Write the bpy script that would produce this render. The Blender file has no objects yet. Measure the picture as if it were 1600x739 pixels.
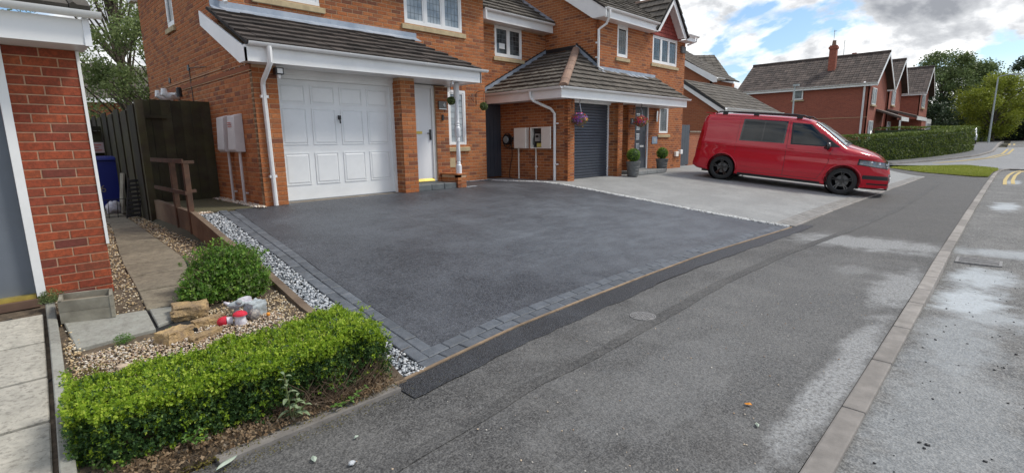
import bpy, bmesh, math, random
import numpy as np
from mathutils import Vector, Matrix, noise
R=math.radians; PI=math.pi
random.seed(7); rng=np.random.default_rng(7)
S=bpy.context.scene; COL=S.collection
# ---------------------------------------------------------------- camera
CAMZ=1.593
pitch,roll,yaw=.18313,-.015426,.77442
cy,sy=math.cos(yaw),math.sin(yaw)
Fv=Vector((math.cos(pitch)*cy,math.cos(pitch)*sy,-math.sin(pitch)))
Rv=Vector((sy,-cy,0)); Uv=Rv.cross(Fv)
rv=Rv*math.cos(roll)+Uv*math.sin(roll); uv=-Rv*math.sin(roll)+Uv*math.cos(roll)
cd=bpy.data.cameras.new('camera'); cam=bpy.data.objects.new('camera',cd); COL.objects.link(cam)
cd.sensor_fit='HORIZONTAL'; cd.sensor_width=36; cd.lens=36*795.6/1600; cd.clip_end=3000; cd.clip_start=.05
cam.matrix_world=Matrix(((rv.x,uv.x,-Fv.x,0),(rv.y,uv.y,-Fv.y,0),(rv.z,uv.z,-Fv.z,CAMZ),(0,0,0,1)))
S.camera=cam
S.render.resolution_x=1024; S.render.resolution_y=472
S.view_settings.view_transform='Standard'; S.view_settings.look='None'; S.view_settings.gamma=1
S.view_settings.exposure=0.72
# ---------------------------------------------------------------- sky + sun
SUN_EL=R(52); SUN_AZ=R(-38)      # direction to the sun, azimuth measured from +X (counter-clockwise)
W=bpy.data.worlds.new('World'); S.world=W; W.use_nodes=True
nt=W.node_tree; nt.nodes.clear()
def N(t,nt=None,**k):
    n=nt.nodes.new(t)
    for a,b in k.items(): setattr(n,a,b)
    return n
wo=N('ShaderNodeOutputWorld',nt); bg=N('ShaderNodeBackground',nt); bg.inputs[1].default_value=.12
sk=N('ShaderNodeTexSky',nt,sky_type='NISHITA',sun_disc=False,sun_elevation=SUN_EL,sun_rotation=R(90)-SUN_AZ)
tc=N('ShaderNodeTexCoord',nt); sx=N('ShaderNodeSeparateXYZ',nt)
nt.links.new(tc.outputs['Generated'],sx.inputs[0])
def mth(nt,op,a,b=None,c=None,clamp=False):
    n=nt.nodes.new('ShaderNodeMath'); n.operation=op; n.use_clamp=clamp
    for i,v in enumerate((a,b,c)):
        if v is None: continue
        if hasattr(v,'is_linked') or isinstance(v,bpy.types.NodeSocket): nt.links.new(v,n.inputs[i])
        else: n.inputs[i].default_value=v
    return n.outputs[0]
def ramp(nt,fac,stops,interp='LINEAR'):
    n=nt.nodes.new('ShaderNodeValToRGB'); cr=n.color_ramp; cr.interpolation=interp
    while len(cr.elements)<len(stops): cr.elements.new(.5)
    for e,(p,c) in zip(cr.elements,stops):
        e.position=p; e.color=(c if len(c)==4 else (*c,1)) if hasattr(c,'__len__') else (c,c,c,1)
    nt.links.new(fac,n.inputs[0]); return n.outputs[0]
def mixc(nt,f,a,b,mode='MIX'):
    n=nt.nodes.new('ShaderNodeMix'); n.data_type='RGBA'; n.blend_type=mode
    for s,v in ((n.inputs[0],f),(n.inputs[6],a),(n.inputs[7],b)):
        if isinstance(v,bpy.types.NodeSocket): nt.links.new(v,s)
        elif hasattr(v,'__len__'): s.default_value=(*v[:3],1)
        else: s.default_value=v
    return n.outputs[2]
zc=mth(nt,'MAXIMUM',sx.outputs[2],0.0); zz=mth(nt,'ADD',zc,.42)
cx=mth(nt,'DIVIDE',sx.outputs[0],zz); cyy=mth(nt,'DIVIDE',sx.outputs[1],zz)
cmb=N('ShaderNodeCombineXYZ',nt); nt.links.new(cx,cmb.inputs[0]); nt.links.new(cyy,cmb.inputs[1])
cmb.inputs[2].default_value=7.4
def nz(nt,vec,scale,detail=6,rough=.55,dist=0,lac=2.0):
    n=nt.nodes.new('ShaderNodeTexNoise'); n.inputs['Scale'].default_value=scale; n.inputs['Detail'].default_value=detail
    n.inputs['Roughness'].default_value=rough; n.inputs['Distortion'].default_value=dist; n.inputs['Lacunarity'].default_value=lac
    nt.links.new(vec,n.inputs['Vector']); return n.outputs[0]
n1=nz(nt,cmb.outputs[0],2.3,10,.56,.25)
n2=nz(nt,cmb.outputs[0],5.2,7,.6,.2)
cover=ramp(nt,n1,[(.45,0),(.50,1)])
lowz=ramp(nt,sx.outputs[2],[(.0,1),(.05,.6),(.11,0)])
cover=mth(nt,'MAXIMUM',cover,lowz)
shade=ramp(nt,mth(nt,'ADD',mth(nt,'MULTIPLY',n1,.6),mth(nt,'MULTIPLY',n2,.5)),[(.47,(7.4,7.35,7.25)),(.54,(6.2,6.25,6.3)),(.60,(3.7,3.8,3.95)),(.69,(1.9,2.0,2.2))])
skyc=mixc(nt,1.0,sk.outputs[0],(.66,.76,.84),'MULTIPLY')
nt.links.new(mixc(nt,cover,skyc,shade),bg.inputs[0]); nt.links.new(bg.outputs[0],wo.inputs[0])
sd=bpy.data.lights.new('sun','SUN'); sun=bpy.data.objects.new('sun',sd); COL.objects.link(sun)
sd.energy=1.7; sd.angle=R(13); sd.color=(1,.95,.86)
dv=Vector((math.cos(SUN_EL)*math.cos(SUN_AZ),math.cos(SUN_EL)*math.sin(SUN_AZ),math.sin(SUN_EL)))
sun.rotation_euler=dv.to_track_quat('Z','Y').to_euler(); sun.location=(10,-10,30)

# ---------------------------------------------------------------- ground heights
def clampf(x,a,b): return max(a,min(b,x))
def sstep(a,b,x):
    t=clampf((x-a)/(b-a),0,1); return t*t*(3-2*t)
def g1(Y): return .1225*min(max(Y-2.95,0),5.38)
def g2(Y): return .1*min(max(Y-2.75,0),5.55)
def g(X,Y): k=sstep(8,11,X); return g1(Y)*(1-k)+g2(Y)*k*(1-sstep(27,33,X))
def gl(X,Y): return .30+.08*(Y-5.5) if Y<5.5 else .30+.01*(Y-5.5)
def gf(X,Y): return g(X,Y)+.8*sstep(36,58,X)
def interp(x,pts):
    if x<=pts[0][0]: return pts[0][1]
    for (a,b),(c,d) in zip(pts,pts[1:]):
        if x<=c: return b+(d-b)*(x-a)/(c-a)
    return pts[-1][1]
# ---------------------------------------------------------------- materials
def setup(name):
    m=bpy.data.materials.new(name); m.use_nodes=True; nt=m.node_tree; nt.nodes.clear()
    o=N('ShaderNodeOutputMaterial',nt); b=N('ShaderNodeBsdfPrincipled',nt); nt.links.new(b.outputs[0],o.inputs[0])
    return m,nt,b
def pos(nt): return N('ShaderNodeNewGeometry',nt).outputs['Position']
def rnd(nt):
    a=N('ShaderNodeAttribute',nt,attribute_name='rnd'); oi=N('ShaderNodeObjectInfo',nt)
    return mth(nt,'FRACT',mth(nt,'ADD',a.outputs['Fac'],oi.outputs['Random']))
def bump(nt,b,h,strength=.3,dist=.01):
    n=N('ShaderNodeBump',nt); n.inputs['Strength'].default_value=strength; n.inputs['Distance'].default_value=dist
    nt.links.new(h,n.inputs['Height']); nt.links.new(n.outputs[0],b.inputs['Normal'])
def setin(nt,s,v):
    if isinstance(v,bpy.types.NodeSocket): nt.links.new(v,s)
    elif hasattr(v,'__len__'): s.default_value=(*v[:3],1)
    else: s.default_value=v
def mat(name,c1,c2=None,scale=6,rough=.7,bmp=0,bscale=60,var=0,metal=0,coat=0,spec=.5,detail=7,bdist=.004,dirt=0):
    m,nt,b=setup(name); p=pos(nt)
    col=c1
    if c2 is not None: col=mixc(nt,ramp(nt,nz(nt,p,scale,detail),[(.35,0),(.65,1)]),c1,c2)
    if dirt: col=mixc(nt,mth(nt,'MULTIPLY',ramp(nt,nz(nt,p,2.3,9,.7),[(.45,0),(.75,1)]),dirt),col,(.06,.055,.045))
    if var:
        r=rnd(nt); h=N('ShaderNodeHueSaturation',nt); setin(nt,h.inputs['Color'],col)
        nt.links.new(mth(nt,'ADD',mth(nt,'MULTIPLY',r,2*var),1-var),h.inputs['Value']); col=h.outputs[0]
    setin(nt,b.inputs['Base Color'],col); b.inputs['Roughness'].default_value=rough; b.inputs['Metallic'].default_value=metal
    b.inputs['Specular IOR Level'].default_value=spec
    if coat: b.inputs['Coat Weight'].default_value=coat; b.inputs['Coat Roughness'].default_value=.04
    if bmp: bump(nt,b,nz(nt,p,bscale,5),bmp,bdist)
    return m
def brickmat(name,stops,fine=.35):
    m,nt,b=setup(name); p=pos(nt); r=rnd(nt)
    col=ramp(nt,r,stops)
    v=nz(nt,p,38,6,.65); col=mixc(nt,mth(nt,'MULTIPLY',ramp(nt,v,[(.42,1),(.62,0)]),fine),col,(.10,.035,.02))
    w=nz(nt,p,1.3,8,.7); col=mixc(nt,mth(nt,'MULTIPLY',ramp(nt,w,[(.5,0),(.8,1)]),.30),col,(.16,.10,.07))
    nt.links.new(col,b.inputs['Base Color']); b.inputs['Roughness'].default_value=.85; b.inputs['Specular IOR Level'].default_value=.3
    bump(nt,b,nz(nt,p,110,5,.6),.5,.004); return m
M={}
M['brick']=brickmat('orange_brick',[(0,(.41,.13,.045)),(.2,(.50,.175,.058)),(.4,(.44,.145,.05)),(.6,(.53,.20,.072)),(.74,(.33,.11,.048)),(.86,(.22,.085,.048)),(.93,(.35,.12,.05)),(1,(.48,.18,.064))])
M['brick_red']=brickmat('red_brick',[(0,(.34,.070,.032)),(.25,(.42,.095,.040)),(.5,(.29,.060,.034)),(.7,(.44,.115,.045)),(.85,(.17,.048,.040)),(1,(.37,.080,.036))],.5)
M['mortar']=mat('mortar_buff',(.54,.37,.235),(.44,.30,.19),9,.9,.3,140,spec=.2)
M['mortar_red']=mat('mortar_tan',(.58,.38,.25),(.47,.30,.20),12,.9,.3,140,spec=.2)
def farbrick(name,c1,c2,mo):
    m,nt,b=setup(name); p=pos(nt); s=N('ShaderNodeSeparateXYZ',nt); nt.links.new(p,s.inputs[0])
    c=N('ShaderNodeCombineXYZ',nt); nt.links.new(mth(nt,'ADD',s.outputs[0],s.outputs[1]),c.inputs[0]); nt.links.new(s.outputs[2],c.inputs[1])
    t=N('ShaderNodeTexBrick',nt); nt.links.new(c.outputs[0],t.inputs['Vector'])
    t.inputs['Scale'].default_value=1; t.inputs['Brick Width'].default_value=.225; t.inputs['Row Height'].default_value=.075
    t.inputs['Mortar Size'].default_value=.006; t.inputs['Color1'].default_value=(*c1,1); t.inputs['Color2'].default_value=(*c2,1); t.inputs['Mortar'].default_value=(*mo,1)
    w=nz(nt,p,.7,8,.7); col=mixc(nt,mth(nt,'MULTIPLY',ramp(nt,w,[(.4,0),(.7,1)]),.35),t.outputs[0],(.20,.07,.04))
    nt.links.new(col,b.inputs['Base Color']); b.inputs['Roughness'].default_value=.9; return m
M['brick_far']=farbrick('far_red_brick',(.32,.085,.05),(.24,.06,.04),(.33,.17,.12))
M['brick_mid']=farbrick('mid_red_brick',(.30,.09,.04),(.38,.12,.05),(.34,.2,.12))
M['upvc']=mat('white_plastic',(.86,.86,.85),(.80,.80,.79),1.5,.32,dirt=.10)
M['upvc_clean']=mat('white_trim',(.82,.83,.85),None,rough=.28)
M['door_white']=mat('white_door_paint',(.85,.86,.86),(.78,.795,.80),1.2,.38,dirt=.10)
M['stone']=mat('buff_stone',(.52,.42,.25),(.42,.33,.20),8,.85,.3,90,dirt=.2)
M['lead']=mat('lead_flashing',(.26,.31,.38),(.40,.44,.50),3,.5,.3,12,metal=.25,bdist=.01)
M['glass']=None
M['anthracite']=mat('anthracite_paint',(.045,.055,.072),(.055,.065,.082),3,.4)
M['black']=mat('black_plastic',(.018,.018,.02),None,rough=.45)
M['blackgloss']=mat('gloss_black',(.012,.012,.014),None,rough=.12,coat=.6)
M['brass']=mat('brass',(.62,.48,.12),(.5,.38,.1),20,.35,metal=.6)
M['chrome']=mat('bright_metal',(.6,.6,.62),None,rough=.2,metal=1)
M['tile']=mat('brown_roof_tile',(.070,.055,.047),(.042,.034,.030),3,.85,.6,45,var=.38,dirt=.5)
M['tile2']=mat('grey_roof_tile',(.135,.118,.098),(.082,.070,.058),3,.85,.6,45,var=.25,dirt=.35)
M['tile3']=mat('far_roof_tile',(.105,.08,.068),(.065,.05,.043),2,.85,.5,30,var=.3)
M['under']=mat('roof_underlay',(.02,.02,.02),None,rough=.95)
M['ridge']=mat('terracotta_ridge',(.30,.19,.135),(.22,.14,.105),5,.85,.5,60,var=.15,dirt=.3)
M['timber']=mat('treated_timber',(.33,.235,.15),(.22,.155,.10),9,.8,.4,60,var=.15,dirt=.3)
M['fence']=mat('dark_stained_fence',(.030,.023,.013),(.048,.046,.018),4,.9,.7,40,var=.5,dirt=.5)
M['post']=mat('weathered_red_timber',(.115,.062,.038),(.07,.040,.027),9,.85,.5,60,var=.2)
M['wallboard']=mat('concrete_gravel_board',(.23,.17,.115),(.12,.082,.055),2.2,.9,.6,50,var=.1,dirt=.4)
M['concretecap']=mat('weathered_concrete',(.30,.25,.19),(.20,.16,.12),8,.9,.5,70,dirt=.3)
M['paver']=mat('charcoal_block_paver',(.118,.130,.148),(.08,.09,.104),14,.55,.5,160,var=.16,dirt=.2)
M['joint']=mat('paver_joint_sand',(.018,.018,.018),None,rough=.95)
M['paver2']=mat('grey_block_paver',(.27,.26,.245),(.20,.19,.18),8,.8,.4,120,var=.12)
M['kerb']=mat('concrete_kerb',(.31,.285,.262),(.225,.207,.19),7,.85,.5,120,var=.2,dirt=.35)
M['soil']=mat('garden_soil',(.075,.055,.038),(.16,.12,.08),14,.95,.8,50,bdist=.02)
M['planter']=mat('grey_weathered_wood',(.34,.315,.25),(.21,.19,.145),7,.85,.5,60,var=.12,dirt=.4)
M['kickboard']=mat('brown_board',(.17,.105,.07),(.12,.07,.05),6,.85,.4,60)
M['rock']=mat('sandstone_rock',(.50,.34,.16),(.27,.19,.115),16,.9,1.0,45,var=.2,dirt=.3,bdist=.02)
M['bluebin']=mat('blue_bin_plastic',(.008,.02,.20),None,rough=.45)
M['redpaint']=mat('red_ornament_paint',(.62,.02,.045),None,rough=.3)
M['orange']=mat('orange_plastic',(.75,.28,.02),None,rough=.4)
M['whiteorn']=mat('white_ornament_paint',(.72,.72,.76),(.5,.45,.5),30,.4)
M['greyorn']=mat('grey_ornament_stone',(.42,.47,.49),(.28,.30,.30),22,.8,.5,40)
M['pot']=mat('grey_planter_pot',(.17,.175,.17),(.11,.115,.115),14,.7,.3,60)
M['bark']=mat('tree_bark',(.12,.095,.07),(.07,.055,.04),9,.95,.8,20,bdist=.02)
M['slate']=mat('dark_step_slab',(.13,.145,.15),(.09,.10,.105),9,.6,.4,90)
M['greyslab']=mat('grey_step_slab',(.26,.27,.27),(.2,.21,.21),9,.7,.4,90)
M['galv']=mat('galvanised_steel',(.42,.46,.46),(.33,.37,.37),4,.5,metal=.3)
M['meter']=mat('cream_meter_box',(.90,.88,.82),(.85,.82,.75),3,.5,dirt=.1)
M['meterw']=mat('white_meter_box',(.68,.66,.66),(.60,.58,.58),3,.5,dirt=.12)
M['redlabel']=mat('red_print',(.5,.16,.14),None,rough=.6)
M['iron']=mat('cast_iron_cover',(.30,.29,.285),(.20,.195,.19),30,.6,.6,150,metal=.3)
M['yellowline']=mat('worn_yellow_line',(.62,.46,.16),(.42,.33,.16),25,.8)
M['stemgreen']=mat('green_stem',(.12,.17,.05),(.16,.14,.07),10,.8)
M['twig']=mat('dry_twig',(.20,.14,.09),(.12,.08,.05),20,.9)
def leafmat(name,stops,trans=.25,rough=.5):
    m,nt,b=setup(name); r=rnd(nt); p=pos(nt)
    c=ramp(nt,mth(nt,'FRACT',mth(nt,'ADD',mth(nt,'MULTIPLY',r,.85),mth(nt,'MULTIPLY',nz(nt,p,3.0,3),.15))),stops)
    nt.links.new(c,b.inputs['Base Color']); b.inputs['Roughness'].default_value=rough; b.inputs['Specular IOR Level'].default_value=.35
    tr=N('ShaderNodeBsdfTranslucent',nt); nt.links.new(c,tr.inputs[0]); mx=N('ShaderNodeMixShader',nt); mx.inputs[0].default_value=trans
    o=[n for n in nt.nodes if n.type=='OUTPUT_MATERIAL'][0]
    nt.links.new(b.outputs[0],mx.inputs[1]); nt.links.new(tr.outputs[0],mx.inputs[2]); nt.links.new(mx.outputs[0],o.inputs[0]); return m
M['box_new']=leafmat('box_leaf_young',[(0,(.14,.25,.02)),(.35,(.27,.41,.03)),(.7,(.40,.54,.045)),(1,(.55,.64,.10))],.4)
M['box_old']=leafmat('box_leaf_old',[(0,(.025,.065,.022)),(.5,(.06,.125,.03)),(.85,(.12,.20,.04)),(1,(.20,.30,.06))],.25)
M['shrub']=leafmat('shrub_leaf',[(0,(.06,.15,.025)),(.5,(.15,.29,.04)),(1,(.28,.42,.07))],.35)
M['tree_mid']=leafmat('tree_leaf_mid',[(0,(.085,.125,.045)),(.5,(.155,.21,.075)),(1,(.25,.31,.12))],.3)
M['tree_light']=leafmat('tree_leaf_light',[(0,(.11,.16,.05)),(.5,(.20,.26,.09)),(1,(.30,.36,.15))],.4)
M['tree_lime']=leafmat('tree_leaf_lime',[(0,(.14,.19,.02)),(.5,(.24,.28,.03)),(1,(.34,.37,.05))],.35)
M['tree_dark']=leafmat('tree_leaf_dark',[(0,(.025,.045,.025)),(.5,(.045,.075,.033)),(1,(.075,.11,.045))],.15)
M['hedge_far']=leafmat('hedge_leaf_far',[(0,(.05,.085,.015)),(.5,(.11,.16,.025)),(1,(.22,.26,.04))],.3)
M['sage']=leafmat('sage_leaf',[(0,(.19,.26,.14)),(.5,(.27,.35,.19)),(1,(.33,.40,.25))],.3,.7)
M['weed']=leafmat('weed_leaf',[(0,(.08,.18,.03)),(1,(.16,.30,.06))],.3)
M['moss']=leafmat('moss_leaf',[(0,(.12,.11,.015)),(.5,(.2,.15,.03)),(1,(.10,.13,.03))],.2,.9)
M['grassleaf']=leafmat('grass_leaf',[(0,(.20,.25,.04)),(.5,(.30,.35,.06)),(1,(.42,.42,.12))],.3,.7)
M['dryleaf']=leafmat('dry_leaf',[(0,(.20,.12,.06)),(.5,(.33,.24,.15)),(.8,(.14,.09,.05)),(1,(.45,.40,.32))],.2,.8)
M['flower']=leafmat('flower_petal',[(0,(.62,.02,.05)),(.24,(.70,.05,.10)),(.30,(.70,.45,.05)),(.52,(.65,.50,.22)),(.60,(.22,.08,.35)),(1,(.35,.15,.45))],.2)
M['litter']=mat('leaf_litter',(.22,.14,.09),(.12,.08,.05),30,.9,var=.5)
M['peb']=mat('white_grey_pebble',(.62,.64,.66),None,rough=.7,bmp=.3,bscale=60,var=.0)
def pebmat(name,stops,rough=.7):
    m,nt,b=setup(name); r=rnd(nt); c=ramp(nt,r,stops,'CONSTANT'); c=mixc(nt,mth(nt,'MULTIPLY',nz(nt,pos(nt),60,5),.35),c,(.25,.25,.25))
    nt.links.new(c,b.inputs['Base Color']); b.inputs['Roughness'].default_value=rough; return m
M['peb']=pebmat('white_grey_pebble',[(0,(.58,.60,.62)),(.35,(.42,.45,.48)),(.52,(.13,.15,.17)),(.78,(.26,.29,.32)),(.9,(.68,.68,.68))])
M['pebbright']=pebmat('white_pebble',[(0,(.78,.78,.76)),(.6,(.62,.62,.60)),(.82,(.25,.25,.25))])
M['gravel']=pebmat('golden_gravel',[(0,(.66,.50,.26)),(.2,(.58,.40,.19)),(.4,(.74,.62,.42)),(.6,(.50,.35,.19)),(.75,(.78,.70,.56)),(.9,(.38,.27,.17))])
M['gravelpale']=pebmat('pale_gravel',[(0,(.60,.46,.32)),(.25,(.70,.60,.48)),(.45,(.46,.30,.18)),(.65,(.72,.66,.58)),(.85,(.32,.20,.13))])
# windows
def glassmat(name,c,inner,rough=.04):
    m,nt,b=setup(name); p=pos(nt)
    v=nz(nt,p,2.1,4); col=mixc(nt,ramp(nt,v,[(.42,0),(.58,1)]),c,inner)
    nt.links.new(col,b.inputs['Base Color']); b.inputs['Roughness'].default_value=rough; b.inputs['Specular IOR Level'].default_value=.55
    return m
M['glass']=glassmat('window_glass_dark',(.02,.028,.03),(.10,.12,.13))
M['glass_net']=glassmat('window_glass_curtained',(.22,.27,.31),(.42,.47,.50),.12)
M['glass_screen']=glassmat('windscreen_glass',(.16,.20,.20),(.30,.34,.34),.03)  # pale grey-green base colour paints in the sky reflected by the windscreen
M['glass_van']=glassmat('van_privacy_glass',(.002,.006,.008),(.006,.012,.015),.02)
M['leadline']=mat('lead_strip',(.16,.18,.19),None,rough=.5,metal=.4)
def asphalt(name,base,spk,rough,extra=None,scale=140,bd=.006,bs=.6,spec=.5):
    m,nt,b=setup(name); p=pos(nt)
    fine=mth(nt,'ADD',mth(nt,'MULTIPLY',nz(nt,p,scale*.85,3,.85),.62),mth(nt,'MULTIPLY',nz(nt,p,scale*.36,4,.85),.38)); mid=nz(nt,p,1.3,13,.74,.2); gr=nz(nt,p,26,6,.8)
    vo=N('ShaderNodeTexVoronoi',nt); vo.inputs['Scale'].default_value=scale*.9; nt.links.new(p,vo.inputs['Vector'])
    col=mixc(nt,ramp(nt,fine,[(.435,0),(.57,1)]),base,spk)
    col=mixc(nt,ramp(nt,mid,[(.44,0),(.64,.40)]),col,tuple(x*1.5 for x in spk)); col=mixc(nt,ramp(nt,gr,[(.38,.45),(.52,0)]),col,tuple(x*.6 for x in base))
    col=mixc(nt,ramp(nt,vo.outputs['Distance'],[(.12,.55),(.45,0)]),col,tuple(x*.35 for x in base))
    rr=mth(nt,'ADD',mth(nt,'MULTIPLY',mid,.5),rough-.25)
    if extra: col,rr=extra(nt,p,col,rr)
    nt.links.new(col,b.inputs['Base Color']); nt.links.new(rr,b.inputs['Roughness']); b.inputs['Specular IOR Level'].default_value=spec
    bump(nt,b,mth(nt,'ADD',fine,mth(nt,'MULTIPLY',vo.outputs['Distance'],.8)),bs,bd); return m
def blob(nt,p,cx,cyy,rx,ry,dist=.75,sc=3.4):
    # soft irregular stain with a fixed place on the ground
    s=N('ShaderNodeSeparateXYZ',nt); nt.links.new(p,s.inputs[0])
    a=mth(nt,'DIVIDE',mth(nt,'SUBTRACT',s.outputs[0],cx),rx); c=mth(nt,'DIVIDE',mth(nt,'SUBTRACT',s.outputs[1],cyy),ry)
    d=mth(nt,'SQRT',mth(nt,'ADD',mth(nt,'MULTIPLY',a,a),mth(nt,'MULTIPLY',c,c)))
    d=mth(nt,'ADD',d,mth(nt,'MULTIPLY',mth(nt,'SUBTRACT',nz(nt,p,sc,7,.65),.5),dist*2.4))
    return ramp(nt,d,[(.45,1),(1.0,0)])
def pav_extra(nt,p,col,rr):
    # chalky residue left where the ground was washed down, and the darker trench reinstatement
    acc=None
    for (a,b_,c,d,k) in ((9.2,1.45,.75,1.3,.85),(6.6,.72,1.2,.30,.8),(4.0,.68,1.9,.15,.85),(7.2,1.25,.45,.3,.4),(3.2,1.5,1.6,.45,.25),(3.0,1.25,1.1,.16,.22),(9.2,2.1,1.0,.3,.25),(5,1.5,4.0,1.6,.16)):
        q=mth(nt,'MULTIPLY',blob(nt,p,a,b_,c,d),k); acc=q if acc is None else mth(nt,'MAXIMUM',acc,q)
    grit=ramp(nt,nz(nt,p,40,8,.8),[(.38,.15),(.56,1)]); acc=mth(nt,'MULTIPLY',acc,grit)
    col=mixc(nt,acc,col,(.36,.365,.365))
    far=N('ShaderNodeSeparateXYZ',nt); nt.links.new(p,far.inputs[0])
    d2=ramp(nt,mth(nt,'DIVIDE',far.outputs[0],20),[(.475,0),(.50,1)])
    col=mixc(nt,mth(nt,'MULTIPLY',d2,.3),col,(.085,.08,.075))
    return col,rr
def road_extra(nt,p,col,rr):
    acc=None
    for (a,b_,c,d,k) in ((6.9,.15,.9,.35,1.0),(8.1,.10,.7,.36,.9),(6.2,-.05,.5,.4,.6),(5.2,.15,1.2,.3,.4),(16.3,.0,1.3,.3,.9),(9.8,-.2,.45,.9,.6),(25,-.1,1.6,.25,.7),(3.5,.1,2.0,.5,.28)):
        q=mth(nt,'MULTIPLY',blob(nt,p,a,b_,c,d),k); acc=q if acc is None else mth(nt,'MAXIMUM',acc,q)
    col=mixc(nt,mth(nt,'MULTIPLY',acc,ramp(nt,nz(nt,p,30,8,.8),[(.34,.55),(.52,1)])),col,(.45,.485,.51))
    br=blob(nt,p,7.6,-.95,2.6,.7); col=mixc(nt,mth(nt,'MULTIPLY',br,.6),col,(.12,.092,.06))
    return col,rr
def drive_extra(nt,p,col,rr):
    # drying patches: pale dusty film in ragged streaks across the middle and right of the drive
    mp=N('ShaderNodeMapping',nt); mp.inputs['Scale'].default_value=(.55,1.5,1); nt.links.new(p,mp.inputs[0])
    st=ramp(nt,nz(nt,mp.outputs[0],2.6,14,.82,.3),[(.42,0),(.60,1)])
    a=mth(nt,'MAXIMUM',mth(nt,'MULTIPLY',blob(nt,p,7.6,4.6,4.2,2.4,.5,.9),1.0),mth(nt,'MULTIPLY',blob(nt,p,5.0,6.6,3.2,1.3,.5,1.2),.6))
    f=mth(nt,'MULTIPLY',mth(nt,'ADD',mth(nt,'MULTIPLY',st,.40),.18),a)
    return mixc(nt,f,col,(.165,.185,.21)),mth(nt,'ADD',rr,mth(nt,'MULTIPLY',f,.12))
M['asphalt_drive']=asphalt('fresh_drive_asphalt',(.020,.022,.027),(.098,.105,.120),.50,drive_extra,scale=90,spec=.5,bs=.8)
M['asphalt_patch']=asphalt('new_patch_asphalt',(.014,.015,.018),(.060,.065,.075),.5,scale=90,bd=.012,bs=.9)
M['asphalt_pave']=asphalt('old_pavement_asphalt',(.033,.032,.032),(.15,.146,.14),.78,pav_extra,scale=85,bd=.007,bs=.8)
M['asphalt_band']=asphalt('trench_band_asphalt',(.032,.031,.031),(.128,.125,.12),.78,scale=85)
M['asphalt_road']=asphalt('old_road_asphalt',(.055,.054,.052),(.235,.23,.22),.75,road_extra,scale=75,bd=.008,bs=.8)
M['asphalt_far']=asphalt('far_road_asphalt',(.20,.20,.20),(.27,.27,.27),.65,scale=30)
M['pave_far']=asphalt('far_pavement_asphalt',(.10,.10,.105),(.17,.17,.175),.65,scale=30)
M['slab']=None
def slabmat(name,c1,c2,c3,gr=.5):
    m,nt,b=setup(name); p=pos(nt); r=rnd(nt)
    a=nz(nt,p,9,10,.72,.6); col=mixc(nt,ramp(nt,a,[(.36,0),(.62,1)]),c1,c2)
    col=mixc(nt,mth(nt,'MULTIPLY',ramp(nt,nz(nt,p,34,6,.7),[(.50,0),(.64,1)]),gr),col,c3)
    h=N('ShaderNodeHueSaturation',nt); nt.links.new(col,h.inputs['Color']); nt.links.new(mth(nt,'ADD',mth(nt,'MULTIPLY',r,.2),.9),h.inputs['Value'])
    nt.links.new(h.outputs[0],b.inputs['Base Color']); b.inputs['Roughness'].default_value=.85
    bump(nt,b,nz(nt,p,26,9,.7),.6,.008); return m
M['slab']=slabmat('riven_slab',(.52,.49,.42),(.37,.35,.30),(.19,.175,.15),.7)
M['slabdark']=slabmat('stained_path_slab',(.26,.225,.165),(.155,.13,.095),(.08,.07,.05),.6)
M['slabgrey']=slabmat('grey_path_slab',(.33,.33,.29),(.26,.25,.22),(.15,.14,.12),.5)
M['mossy']=slabmat('mossy_path_slab',(.075,.07,.03),(.10,.085,.045),(.04,.035,.02),.5)
M['resin']=asphalt('pale_resin_drive',(.225,.228,.225),(.32,.322,.316),.75,scale=110,bd=.003,bs=.4)
M['grass']=mat('mown_grass',(.22,.23,.04),(.33,.33,.08),1.2,.95,.7,60,bdist=.02)
M['groundmat']=mat('rough_ground',(.07,.07,.045),(.10,.09,.06),1,.95)
def vanpaint():
    m,nt,b=setup('van_red_paint'); 
    c=mixc(nt,ramp(nt,nz(nt,pos(nt),.8,4),[(.3,0),(.7,1)]),(.54,.003,.020),(.46,.003,.017))
    nt.links.new(c,b.inputs['Base Color']); b.inputs['Roughness'].default_value=.35; b.inputs['Specular IOR Level'].default_value=.2
    b.inputs['Coat Weight'].default_value=1; b.inputs['Coat Roughness'].default_value=.03; return m
M['van']=vanpaint()
M['tyre']=mat('tyre_rubber',(.018,.018,.018),(.03,.03,.03),30,.8,.3,80)
M['lamp_clear']=mat('clear_headlight',(.20,.22,.24),(.06,.065,.07),9,.08,coat=1,metal=.4)
M['lamp_red']=mat('red_tail_lamp',(.40,.01,.01),None,rough=.15,coat=1)
M['carwhite']=mat('silver_car_paint',(.55,.57,.6),None,rough=.25,coat=.8)
M['plate']=mat('number_plate_white',(.7,.7,.68),None,rough=.4)
M['paper']=mat('white_paper',(.75,.76,.75),None,rough=.7)
M['signpink']=mat('faded_sign_board',(.55,.42,.40),(.48,.36,.35),14,.6)
M['bluetint']=mat('blue_plaque',(.16,.27,.42),(.30,.34,.40),18,.5)
M['eggred']=mat('red_hung_tile',(.30,.055,.04),(.22,.04,.032),6,.85,.4,60,var=.12)
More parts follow.
